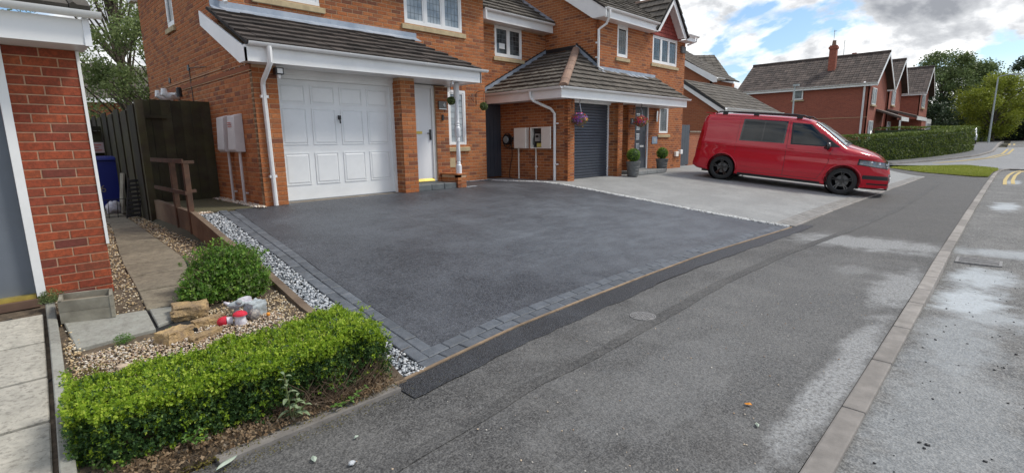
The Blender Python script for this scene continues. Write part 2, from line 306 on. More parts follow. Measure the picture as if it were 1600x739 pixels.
# ---------------------------------------------------------------- geometry helpers
def wloc(o):
    v=Vector((0,0,0))
    while o is not None: v+=o.location; o=o.parent
    return v
def link(o,parent=None):
    COL.objects.link(o)
    if parent is not None: o.parent=parent
    return o
def thing(name,label,cat,loc=(0,0,0),rz=0,group=None):
    o=bpy.data.objects.new(name,None); o.empty_display_size=.2; COL.objects.link(o); o.location=loc; o.rotation_euler=(0,0,rz)
    o['label']=label; o['category']=cat
    if group: o['group']=group
    return o
def tag(o,label=None,cat=None,group=None,kind=None):
    if label: o['label']=label
    if cat: o['category']=cat
    if group: o['group']=group
    if kind: o['kind']=kind
    return o
class MB:
    def __init__(s): s.v=[]; s.f=[]; s.r=[]
    def face(s,pts,r=0.0):
        n=len(s.v); s.v.extend(tuple(p) for p in pts); s.f.append(tuple(range(n,n+len(pts)))); s.r.append(r); return s
    def hexa(s,p,r=0.0):
        n=len(s.v); s.v.extend(tuple(q) for q in p)
        for f in ((0,3,2,1),(4,5,6,7),(0,1,5,4),(1,2,6,5),(2,3,7,6),(3,0,4,7)): s.f.append(tuple(n+i for i in f)); s.r.append(r)
        return s
    def box(s,x0,x1,y0,y1,z0,z1,r=0.0):
        s.hexa([(x0,y0,z0),(x1,y0,z0),(x1,y1,z0),(x0,y1,z0),(x0,y0,z1),(x1,y0,z1),(x1,y1,z1),(x0,y1,z1)],r); return s
    def obox(s,o,A,B,Cc,r=0.0):
        o,A,B,Cc=Vector(o),Vector(A),Vector(B),Vector(Cc)
        s.hexa([o,o+A,o+A+B,o+B,o+Cc,o+A+Cc,o+A+B+Cc,o+B+Cc],r); return s
    def prism(s,poly,D,r=0.0):
        D=Vector(D); a=[Vector(p) for p in poly]; b=[p+D for p in a]; n=len(s.v); k=len(a)
        s.v.extend(tuple(p) for p in a+b); s.f.append(tuple(range(n+k-1,n-1,-1))); s.f.append(tuple(range(n+k,n+2*k))); s.r+= [r,r]
        for i in range(k): j=(i+1)%k; s.f.append((n+i,n+j,n+k+j,n+k+i)); s.r.append(r)
        return s
    def tube(s,pts,rad,seg=8,cap=True,r=0.0):
        pts=[Vector(p) for p in pts]; n0=len(s.v); m=len(pts)
        rads=rad if hasattr(rad,'__len__') else [rad]*m; prev=None
        for i,p in enumerate(pts):
            t=(pts[min(i+1,m-1)]-pts[max(i-1,0)]).normalized()
            if prev is None: a=t.orthogonal().normalized()
            else: a=(prev-t*prev.dot(t)); a=a.normalized() if a.length>1e-6 else t.orthogonal().normalized()
            prev=a; b=t.cross(a)
            for k in range(seg):
                th=2*PI*k/seg; s.v.append(tuple(p+(a*math.cos(th)+b*math.sin(th))*rads[i]))
        for i in range(m-1):
            for k in range(seg):
                k2=(k+1)%seg; s.f.append((n0+i*seg+k,n0+i*seg+k2,n0+(i+1)*seg+k2,n0+(i+1)*seg+k)); s.r.append(r)
        if cap:
            s.f.append(tuple(n0+k for k in range(seg-1,-1,-1))); s.f.append(tuple(n0+(m-1)*seg+k for k in range(seg))); s.r+=[r,r]
        return s
    def lathe(s,c,prof,seg=20,r=0.0):
        c=Vector(c); n0=len(s.v); m=len(prof)
        for (rr,z) in prof:
            for k in range(seg): th=2*PI*k/seg; s.v.append((c.x+rr*math.cos(th),c.y+rr*math.sin(th),c.z+z))
        for i in range(m-1):
            for k in range(seg): k2=(k+1)%seg; s.f.append((n0+i*seg+k,n0+i*seg+k2,n0+(i+1)*seg+k2,n0+(i+1)*seg+k)); s.r.append(r)
        s.f.append(tuple(n0+k for k in range(seg-1,-1,-1))); s.f.append(tuple(n0+(m-1)*seg+k for k in range(seg))); s.r+=[r,r]
        return s
    def ball(s,c,rx,ry=None,rz=None,nu=12,nv=8,jit=0,r=0.0):
        ry=ry or rx; rz=rz or rx; c=Vector(c); n0=len(s.v)
        for i in range(nv+1):
            ph=PI*i/nv
            for k in range(nu):
                th=2*PI*k/nu; q=Vector((math.sin(ph)*math.cos(th),math.sin(ph)*math.sin(th),math.cos(ph)))
                f=1+jit*(noise.noise(q*1.7+c*3)) if jit else 1
                s.v.append((c.x+q.x*rx*f,c.y+q.y*ry*f,c.z+q.z*rz*f))
        for i in range(nv):
            for k in range(nu): k2=(k+1)%nu; s.f.append((n0+i*nu+k,n0+(i+1)*nu+k,n0+(i+1)*nu+k2,n0+i*nu+k2)); s.r.append(r)
        return s
    def build(s,name,m,parent=None,smooth=False,local=False,kind=None,label=None):
        me=bpy.data.meshes.new(name); off=Vector((0,0,0))
        if parent is not None and not local: off=wloc(parent)
        v=np.array(s.v,dtype=np.float32).reshape(-1,3)
        if off.length>0: v=v-np.array(off,dtype=np.float32)
        me.from_pydata(v.tolist(),[],s.f)
        if any(s.r):
            a=me.attributes.new('rnd','FLOAT','FACE'); a.data.foreach_set('value',np.array(s.r,dtype=np.float32))
        if smooth: me.polygons.foreach_set('use_smooth',[True]*len(me.polygons))
        me.materials.append(M[m] if isinstance(m,str) else m); me.update()
        o=bpy.data.objects.new(name,me); link(o,parent)
        if smooth=='auto': autosmooth(o)
        if kind: o['kind']=kind
        if label: o['label']=label
        return o
def autosmooth(o,ang=35):
    me=o.data; me.polygons.foreach_set('use_smooth',[True]*len(me.polygons))
    bm=bmesh.new(); bm.from_mesh(me)
    for e in bm.edges:
        if len(e.link_faces)==2 and e.calc_face_angle(0)>R(ang): e.smooth=False
    bm.to_mesh(me); bm.free()
def bevel(o,w=.01,seg=2):
    bm=bmesh.new(); bm.from_mesh(o.data); bmesh.ops.remove_doubles(bm,verts=bm.verts,dist=1e-5)
    bmesh.ops.recalc_face_normals(bm,faces=bm.faces)
    bmesh.ops.bevel(bm,geom=[e for e in bm.edges if len(e.link_faces)==2 and e.calc_face_angle(0)>.5],offset=w,segments=seg,affect='EDGES',profile=.6)
    bm.to_mesh(o.data); bm.free(); return o
def B(x0,x1,y0,y1,z0,z1): return MB().box(x0,x1,y0,y1,z0,z1)
def place(mesh,name,parent,P,U,Vv,Nn=None,sc=(1,1,1)):
    # an object sharing 'mesh', axes U,V,N at world position P under an unrotated parent
    o=bpy.data.objects.new(name,mesh); link(o,parent)
    U=Vector(U); Vv=Vector(Vv); Nn=Vector(Nn) if Nn is not None else U.cross(Vv)
    m=Matrix((U*sc[0],Vv*sc[1],Nn*sc[2])).transposed(); p=Vector(P)-wloc(parent)+o.location
    o.matrix_basis=Matrix.Translation(p)@m.to_4x4(); return o
def npmesh(name,verts,faces,mat_,rn=None,parent=None,smooth=False,kind=None,off=True):
    me=bpy.data.meshes.new(name); V=np.asarray(verts,dtype=np.float32); F=np.asarray(faces,dtype=np.int32); k=F.shape[1]
    if parent is not None and off: V=V-np.array(wloc(parent),dtype=np.float32)
    me.vertices.add(len(V)); me.vertices.foreach_set('co',V.ravel()); me.loops.add(F.size); me.loops.foreach_set('vertex_index',F.ravel())
    me.polygons.add(len(F)); me.polygons.foreach_set('loop_start',np.arange(len(F),dtype=np.int32)*k); me.polygons.foreach_set('loop_total',np.full(len(F),k,dtype=np.int32))
    me.update(calc_edges=True)
    if rn is not None:
        a=me.attributes.new('rnd','FLOAT','FACE'); a.data.foreach_set('value',np.asarray(rn,dtype=np.float32))
    if smooth: me.polygons.foreach_set('use_smooth',np.ones(len(F),dtype=bool))
    me.materials.append(M[mat_] if isinstance(mat_,str) else mat_)
    o=bpy.data.objects.new(name,me); link(o,parent)
    if kind: o['kind']=kind
    return o
def sheet(name,xs,ys,zf,m,parent=None,ymap=None):
    # grid surface over xs*ys; ymap(x,t) turns t in [0,1] into y when given
    P=[];
    for x in xs:
        for y in ys:
            yy=ymap(x,y) if ymap else y; P.append((x,yy,zf(x,yy)))
    n=len(ys); F=[(i*n+j,(i+1)*n+j,(i+1)*n+j+1,i*n+j+1) for i in range(len(xs)-1) for j in range(n-1)]
    return npmesh(name,P,F,m,parent=parent,smooth=True)
def lin(a,b,n): return [a+(b-a)*i/(n-1) for i in range(n)]
# leaves: small folded quads, positions c (n,3), size array, optional normals to lean towards
def leaves(name,c,size,m,parent=None,aspect=.5,nrm=None,lean=.5,kind=None,up=.0,droop=0):
    n=len(c); c=np.asarray(c,float); d=rng.normal(size=(n,3)); 
    if nrm is not None: d=d*(1-lean)+np.asarray(nrm)*lean*1.6
    d[:,2]+=up; d/=np.linalg.norm(d,axis=1)[:,None]+1e-9
    a=np.cross(d,rng.normal(size=(n,3))); a/=np.linalg.norm(a,axis=1)[:,None]+1e-9
    if droop: a[:,2]-=droop; a/=np.linalg.norm(a,axis=1)[:,None]
    b=np.cross(d,a); b/=np.linalg.norm(b,axis=1)[:,None]+1e-9
    s=np.asarray(size)[:,None] if hasattr(size,'__len__') else np.full((n,1),size)
    V=np.empty((n,4,3)); V[:,0]=c-a*s*.5; V[:,1]=c+b*s*aspect*.5+d*s*.08-a*s*.05; V[:,2]=c+a*s*.5; V[:,3]=c-b*s*aspect*.5+d*s*.08-a*s*.05
    F=np.arange(4*n).reshape(n,4)
    return npmesh(name,V.reshape(-1,3),F,m,rn=rng.random(n),parent=parent,kind=kind)
ICO=None
def stones(name,pts,size,m,parent=None,kind='stuff',flat=.65,jit=.3):
    global ICO
    if ICO is None:
        bm=bmesh.new(); bmesh.ops.create_icosphere(bm,subdivisions=1,radius=1); bm.verts.ensure_lookup_table()
        ICO=(np.array([v.co[:] for v in bm.verts]),np.array([[v.index for v in f.verts] for f in bm.faces])); bm.free()
    V0,F0=ICO; n=len(pts); pts=np.asarray(pts,float)
    sc=(np.asarray(size)[:,None] if hasattr(size,'__len__') else size*np.ones((n,1)))*rng.uniform(.65,1.25,(n,3)); sc[:,2]*=flat
    V=V0[None]*sc[:,None]*(1+rng.uniform(-jit,jit,(n,len(V0),1)))
    th=rng.uniform(0,2*PI,n); ct,st=np.cos(th),np.sin(th); ti=rng.normal(0,.35,n); c2,s2=np.cos(ti),np.sin(ti)
    y=V[:,:,1]*c2[:,None]-V[:,:,2]*s2[:,None]; z=V[:,:,1]*s2[:,None]+V[:,:,2]*c2[:,None]; x=V[:,:,0]
    V=np.stack([x*ct[:,None]-y*st[:,None],x*st[:,None]+y*ct[:,None],z],-1)+pts[:,None]
    F=(F0[None]+(np.arange(n)*len(V0))[:,None,None]).reshape(-1,3)
    return npmesh(name,V.reshape(-1,3),F,m,rn=np.repeat(rng.random(n),len(F0)),parent=parent,kind=kind)
# ---------------------------------------------------------------- brick walls
BL,BH,CL,CH=.213,.0655,.223,.0752
BRICKMESH={}
def brickmesh(l,m):
    k=(round(l,3),m)
    if k not in BRICKMESH:
        l=k[0]; h=BH; e=.0035; d=.02; pr=.006
        V=[(0,0,-d),(l,0,-d),(l,h,-d),(0,h,-d),(0,0,pr-.002),(l,0,pr-.002),(l,h,pr-.002),(0,h,pr-.002),(e,e,pr),(l-e,e,pr),(l-e,h-e,pr),(e,h-e,pr)]
        F=[(0,1,5,4),(1,2,6,5),(2,3,7,6),(3,0,4,7),(4,5,9,8),(5,6,10,9),(6,7,11,10),(7,4,8,11),(8,9,10,11)]
        me=bpy.data.meshes.new('brick'); me.from_pydata(V,[],F); me.materials.append(M[m]); BRICKMESH[k]=me
    return BRICKMESH[k]
def wall(parent,name,O,U,Wd,H,openings=(),gable=None,mat_b='brick',mat_m='mortar',indiv=None,thick=.1,bricks=True,phase=0,nside=None,keep=None):
    """brick wall in the vertical plane through O along U (outward normal = U x Z).  openings: (u0,u1,v0,v1).  gable: list of (u,v) above H closing the top."""
    O=Vector(O); U=Vector(U).normalized(); Z=Vector((0,0,1)); Nn=U.cross(Z)
    us=sorted({0,Wd,*[clampf(o[0],0,Wd) for o in openings],*[clampf(o[1],0,Wd) for o in openings]}); vs=sorted({0,H,*[clampf(o[2],0,H) for o in openings],*[clampf(o[3],0,H) for o in openings]})
    mb=MB(); P=lambda u,v,n=0: O+U*u+Z*v+Nn*n
    inside=lambda u,v: any(o[0]<u<o[1] and o[2]<v<o[3] for o in openings)
    for a,b in zip(us,us[1:]):
        for c,d in zip(vs,vs[1:]):
            if not inside((a+b)/2,(c+d)/2): mb.hexa([P(a,c,-thick),P(a,c,0),P(b,c,0),P(b,c,-thick),P(a,d,-thick),P(a,d,0),P(b,d,0),P(b,d,-thick)])
    if gable: mb.prism([P(u,v,-thick) for u,v in gable],Nn*thick)
    w=mb.build(name,mat_m,parent)
    if not bricks: w.data.materials.clear(); w.data.materials.append(M[mat_b]); return w
    maxv=H if not gable else max(v for _,v in gable)
    def topat(u):
        if not gable: return H
        ev=[]; g_=list(gable)
        for (a,b),(c,d) in zip(g_,g_[1:]+g_[:1]):
            if (a<=u<=c or c<=u<=a) and abs(a-c)>1e-6: ev.append(b+(d-b)*(u-a)/(c-a))
        return max(ev) if ev else H
    st=MB(); row=0; v=.005
    while v+BH*.6<maxv:
        u=-(phase+row%2)*CL/2-(0 if True else 0)
        while u<Wd:
            a,b=max(u,0),min(u+BL,Wd)
            if Wd-(u+CL)<.045: b=Wd
            if 0<b<.045: u+=CL; continue
            if a>=Wd-.045 and u>0: break
            if u>0 and u-.01<.055: a=0
            segs=[(a,b)]
            h=min(BH,H-v) if not gable else BH
            for o in openings:
                if o[2]<v+BH*.5<o[3]:
                    ns=[]
                    for s0,s1 in segs:
                        if o[1]<=s0 or o[0]>=s1: ns.append((s0,s1))
                        else:
                            if o[0]>s0: ns.append((s0,o[0]))
                            if o[1]<s1: ns.append((o[1],s1))
                    segs=ns
            for s0,s1 in segs:
                if s1-s0<.03: continue
                if v+BH>min(topat(s0+.002),topat(s1-.002))+.001: continue
                if keep and not keep(s0,s1,v): continue
                if indiv and indiv((s0+s1)/2,v):
                    place(brickmesh(s1-s0,mat_b),'brick',w,P(s0,v),U,Z,Nn)
                    INDIV.append(1)
                else:
                    rr=random.random()*.98+.01; e=.0035; pr=.006; k=s1-s0; n=len(st.v)
                    Q=lambda x,y,z: tuple(O+U*(s0+x)+Z*(v+y)+Nn*z)
                    st.v.extend([Q(0,0,-.001),Q(k,0,-.001),Q(k,BH,-.001),Q(0,BH,-.001),Q(e,e,pr),Q(k-e,e,pr),Q(k-e,BH-e,pr),Q(e,BH-e,pr)])
                    for f in ((0,1,5,4),(1,2,6,5),(2,3,7,6),(3,0,4,7),(4,5,6,7)): st.f.append(tuple(n+i for i in f)); st.r.append(rr)
            u+=CL
        v+=CH; row+=1
    if st.f: st.build('brickwork',mat_b,w,kind='stuff')
    return w
INDIV=[]
# ---------------------------------------------------------------- roof tiles
def tilemesh(w,l,t,roll):
    mb=MB(); x=[(0,0),(w*.18,roll),(w*.36,0),(w*.98,0)] if roll else [(0,0),(w*.98,0)]
    n=len(x); V=[]
    for (y,zo) in ((0,0),(l,-t*.85)):
        for (a,b) in x: V.append((a,y,t+b+zo))
    for (a,b) in x: V.append((a,0,-.004))
    F=[(i,i+1,n+i+1,n+i) for i in range(n-1)]+[(2*n+i,2*n+i+1,i+1,i) for i in range(n-1)]+[(2*n,0,n),(n-1,2*n+n-1,2*n-1)]
    me=bpy.data.meshes.new('roof_tile'); me.from_pydata(V,[],F); return me
def tiled(parent,name,O,U,Sd,L,bounds,m,gauge=.32,tw=.29,indiv=True,t=.026,roll=.018,poly=None):
    """tiles on the slope through O (left eaves end); U along the eaves, Sd up the slope, L slope length; bounds(s) -> (u0,u1)"""
    O=Vector(O); U=Vector(U).normalized(); Sd=Vector(Sd).normalized(); Nn=U.cross(Sd)
    if Nn.z<0: Nn=-Nn
    w=MB(); a0=bounds(0); a1=bounds(L); w.prism([O+U*a0[0],O+U*a0[1],O+Sd*L+U*a1[1],O+Sd*L+U*a1[0]],-Nn*.03)
    base=w.build(name,'under',parent)
    me=tilemesh(tw,gauge+.03,t,roll); me.materials.append(M[m]); st=MB(); s=0; row=0
    while s<L-.05:
        l=min(gauge,L-s); u0,u1=bounds(s+l*.5); k=math.floor(u0/tw); 
        while k*tw<u1:
            a=max(k*tw,u0); b=min((k+1)*tw,u1)
            if b-a>.05:
                jz=random.uniform(-.006,.006); P=O+U*a+Sd*s+Nn*(.004+jz)
                if indiv: place(me,'roof_tile',base,P,U,Sd,Nn,((b-a)/tw,min(1,(L-s)/(gauge+.03)) ,1))
                else:
                    n=len(st.v); r_=random.random()
                    for q in me.vertices: c=q.co; st.v.append(tuple(P+U*c.x*((b-a)/tw)+Sd*c.y*min(1,(L-s)/(gauge+.03))+Nn*c.z))
                    for f in me.polygons: st.f.append(tuple(n+i for i in f.vertices)); st.r.append(r_)
            k+=1
        s+=gauge; row+=1
    if not indiv: st.build('roof_tiles',m,base,kind='stuff')
    return base
# ---------------------------------------------------------------- windows
def window(parent,O,U,w,h,lights=(1,),grid=None,glass='glass',fr=.055,depth=.05,name='window',mat_='upvc',sill=None,out=.0):
    """O = lower left corner on the wall face; lights = relative widths of the panes"""
    O=Vector(O); U=Vector(U).normalized(); Z=Vector((0,0,1)); Nn=U.cross(Z); O=O+Nn*out
    f=MB(); P=lambda u,v,n: O+U*u+Z*v+Nn*n
    def bar(u0,u1,v0,v1,n0=-.06,n1=0): f.hexa([P(u0,v0,n0),P(u0,v0,n1),P(u1,v0,n1),P(u1,v0,n0),P(u0,v1,n0),P(u0,v1,n1),P(u1,v1,n1),P(u1,v1,n0)])
    bar(0,w,0,fr); bar(0,w,h-fr,h); bar(0,fr,fr,h-fr); bar(w-fr,w,fr,h-fr)
    tot=sum(lights); u=fr; inner=w-2*fr; cells=[]
    for i,l in enumerate(lights):
        wd=inner*l/tot; a,b=u,u+wd
        if i<len(lights)-1: bar(b-.035,b+.035,fr,h-fr,-.06,-.002); 
        cells.append((a+(.035 if i else 0),b-(.035 if i<len(lights)-1 else 0))); u+=wd
    for a,b in cells:   # sash
        for q in ((a,b,fr,fr+.035),(a,b,h-fr-.035,h-fr),(a,a+.03,fr+.035,h-fr-.035),(b-.03,b,fr+.035,h-fr-.035)): bar(*q,-.05,-.009)
    F=f.build(name,mat_,parent)
    for a,b in cells:
        p=MB(); p.hexa([P(a+.03,fr+.035,-.04),P(a+.03,fr+.035,-.028),P(b-.03,fr+.035,-.028),P(b-.03,fr+.035,-.04),P(a+.03,h-fr-.035,-.04),P(a+.03,h-fr-.035,-.028),P(b-.03,h-fr-.035,-.028),P(b-.03,h-fr-.035,-.04)])
        p.build('pane',glass,F)
        if grid:
            g_=MB(); a2,b2=a+.03,b-.03; v0,v1=fr+.035,h-fr-.035; nx,ny=grid
            for i in range(1,nx): c=a2+(b2-a2)*i/nx; g_.hexa([P(c-.003,v0,-.027),P(c-.004,v0,-.024),P(c+.003,v0,-.024),P(c+.004,v0,-.027),P(c-.004,v1,-.027),P(c-.004,v1,-.024),P(c+.004,v1,-.024),P(c+.004,v1,-.027)])
            for i in range(1,ny): c=v0+(v1-v0)*i/ny; g_.hexa([P(a2,c-.004,-.0265),P(a2,c-.004,-.0235),P(b2,c-.004,-.0235),P(b2,c-.004,-.0265),P(a2,c+.004,-.0265),P(a2,c+.004,-.0235),P(b2,c+.004,-.0235),P(b2,c+.004,-.0265)])
            g_.build('leading','leadline',F)
    if sill:
        s_=MB(); e=sill; s_.hexa([P(-e,-.13,-.1),P(-e,-.13,.05),P(w+e,-.13,.05),P(w+e,-.13,-.1),P(-e,-.01,-.1),P(-e,-.035,.05),P(w+e,-.035,.05),P(w+e,-.01,-.1)])
        bevel(s_.build('window_sill','stone',parent),.006,1)
    return F
def gutter(parent,A,Bp,Nn,r=.055,mat_='upvc',name='gutter'):
    # half-round gutter from A to B hanging on the outer side Nn
    A,Bp,Nn=Vector(A),Vector(Bp),Vector(Nn); D=Bp-A; mb=MB(); k=9
    arc=[(math.cos(PI*i/(k-1)),-math.sin(PI*i/(k-1))) for i in range(k)]
    out=[A+Nn*(r+c*r)+Vector((0,0,s*r)) for c,s in arc]; inn=[A+Nn*(r+c*(r-.006))+Vector((0,0,s*(r-.006))) for c,s in arc][::-1]
    mb.prism(out+inn,D); o=mb.build(name,mat_,parent); autosmooth(o,40)
    L=D.length; n=max(1,int(L/1.3)); j=MB()
    for i in range(1,n):
        c=A+D*(i/n); t=D.normalized()*.03; q=[p-A+c for p in [A+Nn*(r+a*(r+.005))+Vector((0,0,s*(r+.005))) for a,s in arc]]; q2=[p-A+c for p in [A+Nn*(r+a*(r))+Vector((0,0,s*(r))) for a,s in arc]][::-1]
        j.prism(q+q2,t)
    if j.f: j.build('gutter_bracket',mat_,o)
    return o
def downpipe(parent,pts,r=.034,mat_='upvc',clips=()):
    o=MB().tube(pts,r,10).build('downpipe',mat_,parent,smooth='auto')
    for c in clips:
        c=Vector(c); MB().box(c.x-.055,c.x+.055,c.y-.03,c.y+.045,c.z-.02,c.z+.02).build('pipe_clip',mat_,o)
    return o
def curve_tube(pts,n=8):
    # Catmull-Rom through pts
    P=[Vector(p) for p in pts]; P=[P[0]]+P+[P[-1]]; out=[]
    for i in range(1,len(P)-2):
        for k in range(n):
            t=k/n; a,b,c,d=P[i-1],P[i],P[i+1],P[i+2]
            out.append(.5*((2*b)+(c-a)*t+(2*a-5*b+4*c-d)*t*t+(3*b-a-3*c+d)*t**3))
    out.append(P[-2]); return out
def copy_tree(o,parent=None):
    c=o.copy(); COL.objects.link(c); c.parent=parent
    for ch in list(o.children): copy_tree(ch,c)
    return c
def text(body,size,loc,rot,m,parent,name='lettering',ext=.001):
    cu=bpy.data.curves.new(name,'FONT'); cu.body=body; cu.size=size; cu.align_x='CENTER'; cu.align_y='CENTER'; cu.extrude=ext
    t=bpy.data.objects.new(name,cu); COL.objects.link(t); t.rotation_euler=rot
    dg=bpy.context.evaluated_depsgraph_get(); me=bpy.data.meshes.new_from_object(t.evaluated_get(dg)); bpy.data.objects.remove(t)
    me.materials.clear(); me.materials.append(M[m]); o=bpy.data.objects.new(name,me); link(o,parent); o.rotation_euler=rot; o.location=Vector(loc)-wloc(parent); return o
# ================================================================ GROUND
def edgeY(X): return interp(X,[(-1,2.70),(1.70,2.80),(2.2,2.855),(3,2.94),(3.93,2.96),(5.17,2.97),(6.86,2.95),(9.9,2.72),(12.8,2.71),(18.2,2.60),(25.5,2.40)])
gx=[-300,-60,-20,-8,-4]+lin(-2,34,73)+[36,40,45,50,58,70,100,160,300,700]; gy=[-300,-60,-20,-8,-4,-2,-.5,1,2,2.5]+lin(3,16,27)+[18,22,30,45,70,120,300,700]
def ground_z(X,Y):
    b=gf(X,Y) if X>1.9 else gl(X,max(Y,2.9))
    if Y<2.9 and X<34: b=-.12
    if -1.5<Y<.5: b=min(b,-.15) if X<60 else b
    return b-.22
gnd=sheet('ground',gx,gy,ground_z,'groundmat'); tag(gnd,kind='structure')
def kup(X): return interp(X,[(0,.018),(5.7,.02),(6.7,.085),(8.5,.095),(9.3,.06),(12,.05),(30,.06),(33,.05)])
def kY(X): return interp(X,[(-6,.46),(3,.445),(7,.455),(9,.47),(15,.47),(22,.45),(27,.42),(30,.40),(32.5,.30),(34.2,.05)])
def road_z(X,Y): return -kup(X)*sstep(-1.4,.2,Y)-.02*(1-sstep(-1.4,.2,Y))+.8*sstep(36,58,X)
road=sheet('road',lin(-8,30,153)+lin(31,70,40)+[80,100,140,200],[-12,-8,-4,-3,-2,-1.4,-1,-.6,-.2,.1,.3,.42],lambda X,Y:road_z(X,Y),'asphalt_road',ymap=lambda X,Y:Y if Y<.4 else kY(X)+.02 if X<34 else Y); tag(road,kind='structure')
# side road running off to the left in front of the tall hedge, then the far carriageway
sr=sheet('side_road',lin(33.2,52,40),lin(0,1,16),lambda X,Y:gf(X,Y)*0+.8*sstep(36,58,X)+.002,'asphalt_far',ymap=lambda X,t:-.8+t*(6.8 if X<37 else interp(X,[(37,5.8),(39.5,4.0),(44,2.3),(48,1.5),(52,1.3)])+.8)); tag(sr,kind='structure')
sr2=sheet('side_road_far',[33.2,34,35,36,36.6],lin(5.9,40,12),lambda X,Y:.012,'asphalt_far'); tag(sr2,kind='structure')
# pavement
def pavz(X,Y): return 0.0+.004*math.sin(X*1.3)*math.sin(Y*2.1)
def pav_hi(X): return interp(X,[(-6,2.75),(.9,2.76),(1.7,2.72),(2.6,2.67),(3.6,2.7),(6.3,2.71),(9,2.6),(10,edgeY(10)+.02),(25.5,2.42),(27.5,3.2),(30,4.2),(33,4.6)])
pv=sheet('pavement',lin(-6,33,157),lin(0,1,14),pavz,'asphalt_pave',ymap=lambda X,t:kY(X)+.124+t*(pav_hi(X)-kY(X)-.124)); tag(pv,kind='structure')
band=[(1.0,2.05),(1.58,2.07),(2.3,2.13),(3,2.10),(4,2.12),(5.66,2.19),(7.7,2.12),(9.5,1.95),(10.8,1.86),(13.6,1.70),(18,1.68),(23,1.70)]
bx=lin(1.0,23,111); b_=sheet('trench_band',bx,[0,.33,.66,1],lambda X,Y:pavz(X,Y)+.0045,'asphalt_band',parent=pv,ymap=lambda X,t:interp(X,band)-.055+.02*noise.noise((X*2.3,0,t*.5))+t*(.12 if X>3.2 else .10)); 
pl=[(1.66,2.56),(2.68,2.62),(3.58,2.67),(4.7,2.68),(6.3,2.69),(9,2.50),(9.9,2.46)]
def patch_lo(X): return interp(X,pl)+.035*noise.noise((X*3.1,1.5,0))+.015*noise.noise((X*11,4,0))
pb=sheet('asphalt_patch',lin(1.70,10.4,120),[0,.2,.5,.8,1],lambda X,Y:.0065,'asphalt_patch',parent=pv,ymap=lambda X,t:patch_lo(X)+t*(edgeY(X)-.005-patch_lo(X)))
# fresh drive
def bo(Y): return interp(Y,[(2.8,2.01),(4.25,2.06),(5.0,2.10),(5.8,2.165),(6.8,2.215),(8.0,2.285),(8.35,2.31)])
def strip(Y): return interp(Y,[(2.7,10.08),(3.2,10.03),(4.3,9.92),(5.6,9.93),(7.5,9.92),(8.2,9.75),(9.0,9.35),(9.6,8.98)])
dr=sheet('driveway',lin(0,1,70),lin(2.86,9.58,90),lambda X,Y:0,'asphalt_drive')
for v in dr.data.vertices:
    t,Y=v.co.x,v.co.y; lo=bo(Y)+.235; 
    if Y<3.12: pass
    X=lo+t*(strip(Y)-.05-lo); Yn=Y if Y>3.35 else edgeY(X)+.243+(Y-2.86)*(3.35-edgeY(X)-.243)/.49
    v.co=(X,Yn,g(X,Yn)+.0035*noise.noise((X*1.1,Yn*1.1,0)))
tag(dr,kind='structure')
# block paver border
def pavermesh(l,w,m,ch=.006,h=.05):
    V=[];F=[]
    for (a,z) in ((0,-h),(0,-ch),(ch,0)):
        V+=[(a,a,z),(l-a,a,z),(l-a,w-a,z),(a,w-a,z)]
    for k in (0,4):
        for i in range(4): j=(i+1)%4; F.append((k+i,k+j,k+4+j,k+4+i))
    F.append((8,9,10,11)); me=bpy.data.meshes.new('paver'); me.from_pydata(V,[],F); me.materials.append(M[m]); return me
PL,PW=.222,.113
pm=pavermesh(PL-.006,PW-.005,'paver')
jb=MB()
def lay(fn_xy,fn_dir,n,parent,me,lift=.010):
    for i in range(n):
        x,y=fn_xy(i); d=fn_dir(i); U=Vector((d[0],d[1],g(x+d[0]*PL,y+d[1]*PL)/PL-g(x,y)/PL)).normalized(); V_=Vector((-d[1],d[0],(g(x-d[1]*PW,y+d[0]*PW)-g(x,y))/PW)).normalized()
        place(me,'paver',parent,(x,y,g(x,y)+lift+random.uniform(-.0025,.0025)),U,V_,U.cross(V_).normalized())
# front rows along X
for row in (0,1):
    X=bo(2.9)+(.0 if row==0 else .12)
    X0=X+(0 if row==0 else -0.0); x=X0-(0 if row==0 else 0); first=True
    while x<strip(3)-.12:
        l=PL if not(first and row==0) else PL
        y=edgeY(x)+.018+row*PW; y2=edgeY(x+PL)+.018+row*PW; d=Vector((PL,y2-y)).normalized()
        lay(lambda i:(x,y),lambda i:d,1,dr,pm); x+=PL; first=False
# side rows along Y (row 0 outer, 1 inner)
for row in (0,1):
    y=edgeY(2.05)+.02+PW*(1 if row==0 else 2)+.002; y+= (0 if row==0 else .004)
    k=0
    while y<8.15-(0 if row==0 else .05):
        x=bo(y)+row*PW+PW; x2=bo(y+PL)+row*PW+PW; d=Vector((x2-x,PL)).normalized()
        if row==0 and k==0: pass
        lay(lambda i:(x,y),lambda i:d,1,dr,pm); y+=PL; k+=1
jb=sheet('paver_joints',[0,1],lin(2.86,8.4,40),lambda X,Y:0,'joint',parent=dr)
for v in jb.data.vertices:
    X=bo(v.co.y)+v.co.x*.245; v.co=(X,v.co.y,g(X,v.co.y)-.010)
jb2=sheet('paver_joints',lin(2.0,10.0,50),[0,1],lambda X,Y:0,'joint',parent=dr)
for v in jb2.data.vertices:
    Y=edgeY(v.co.x)+v.co.y*.25; v.co=(v.co.x,Y,g(v.co.x,Y)-.009)
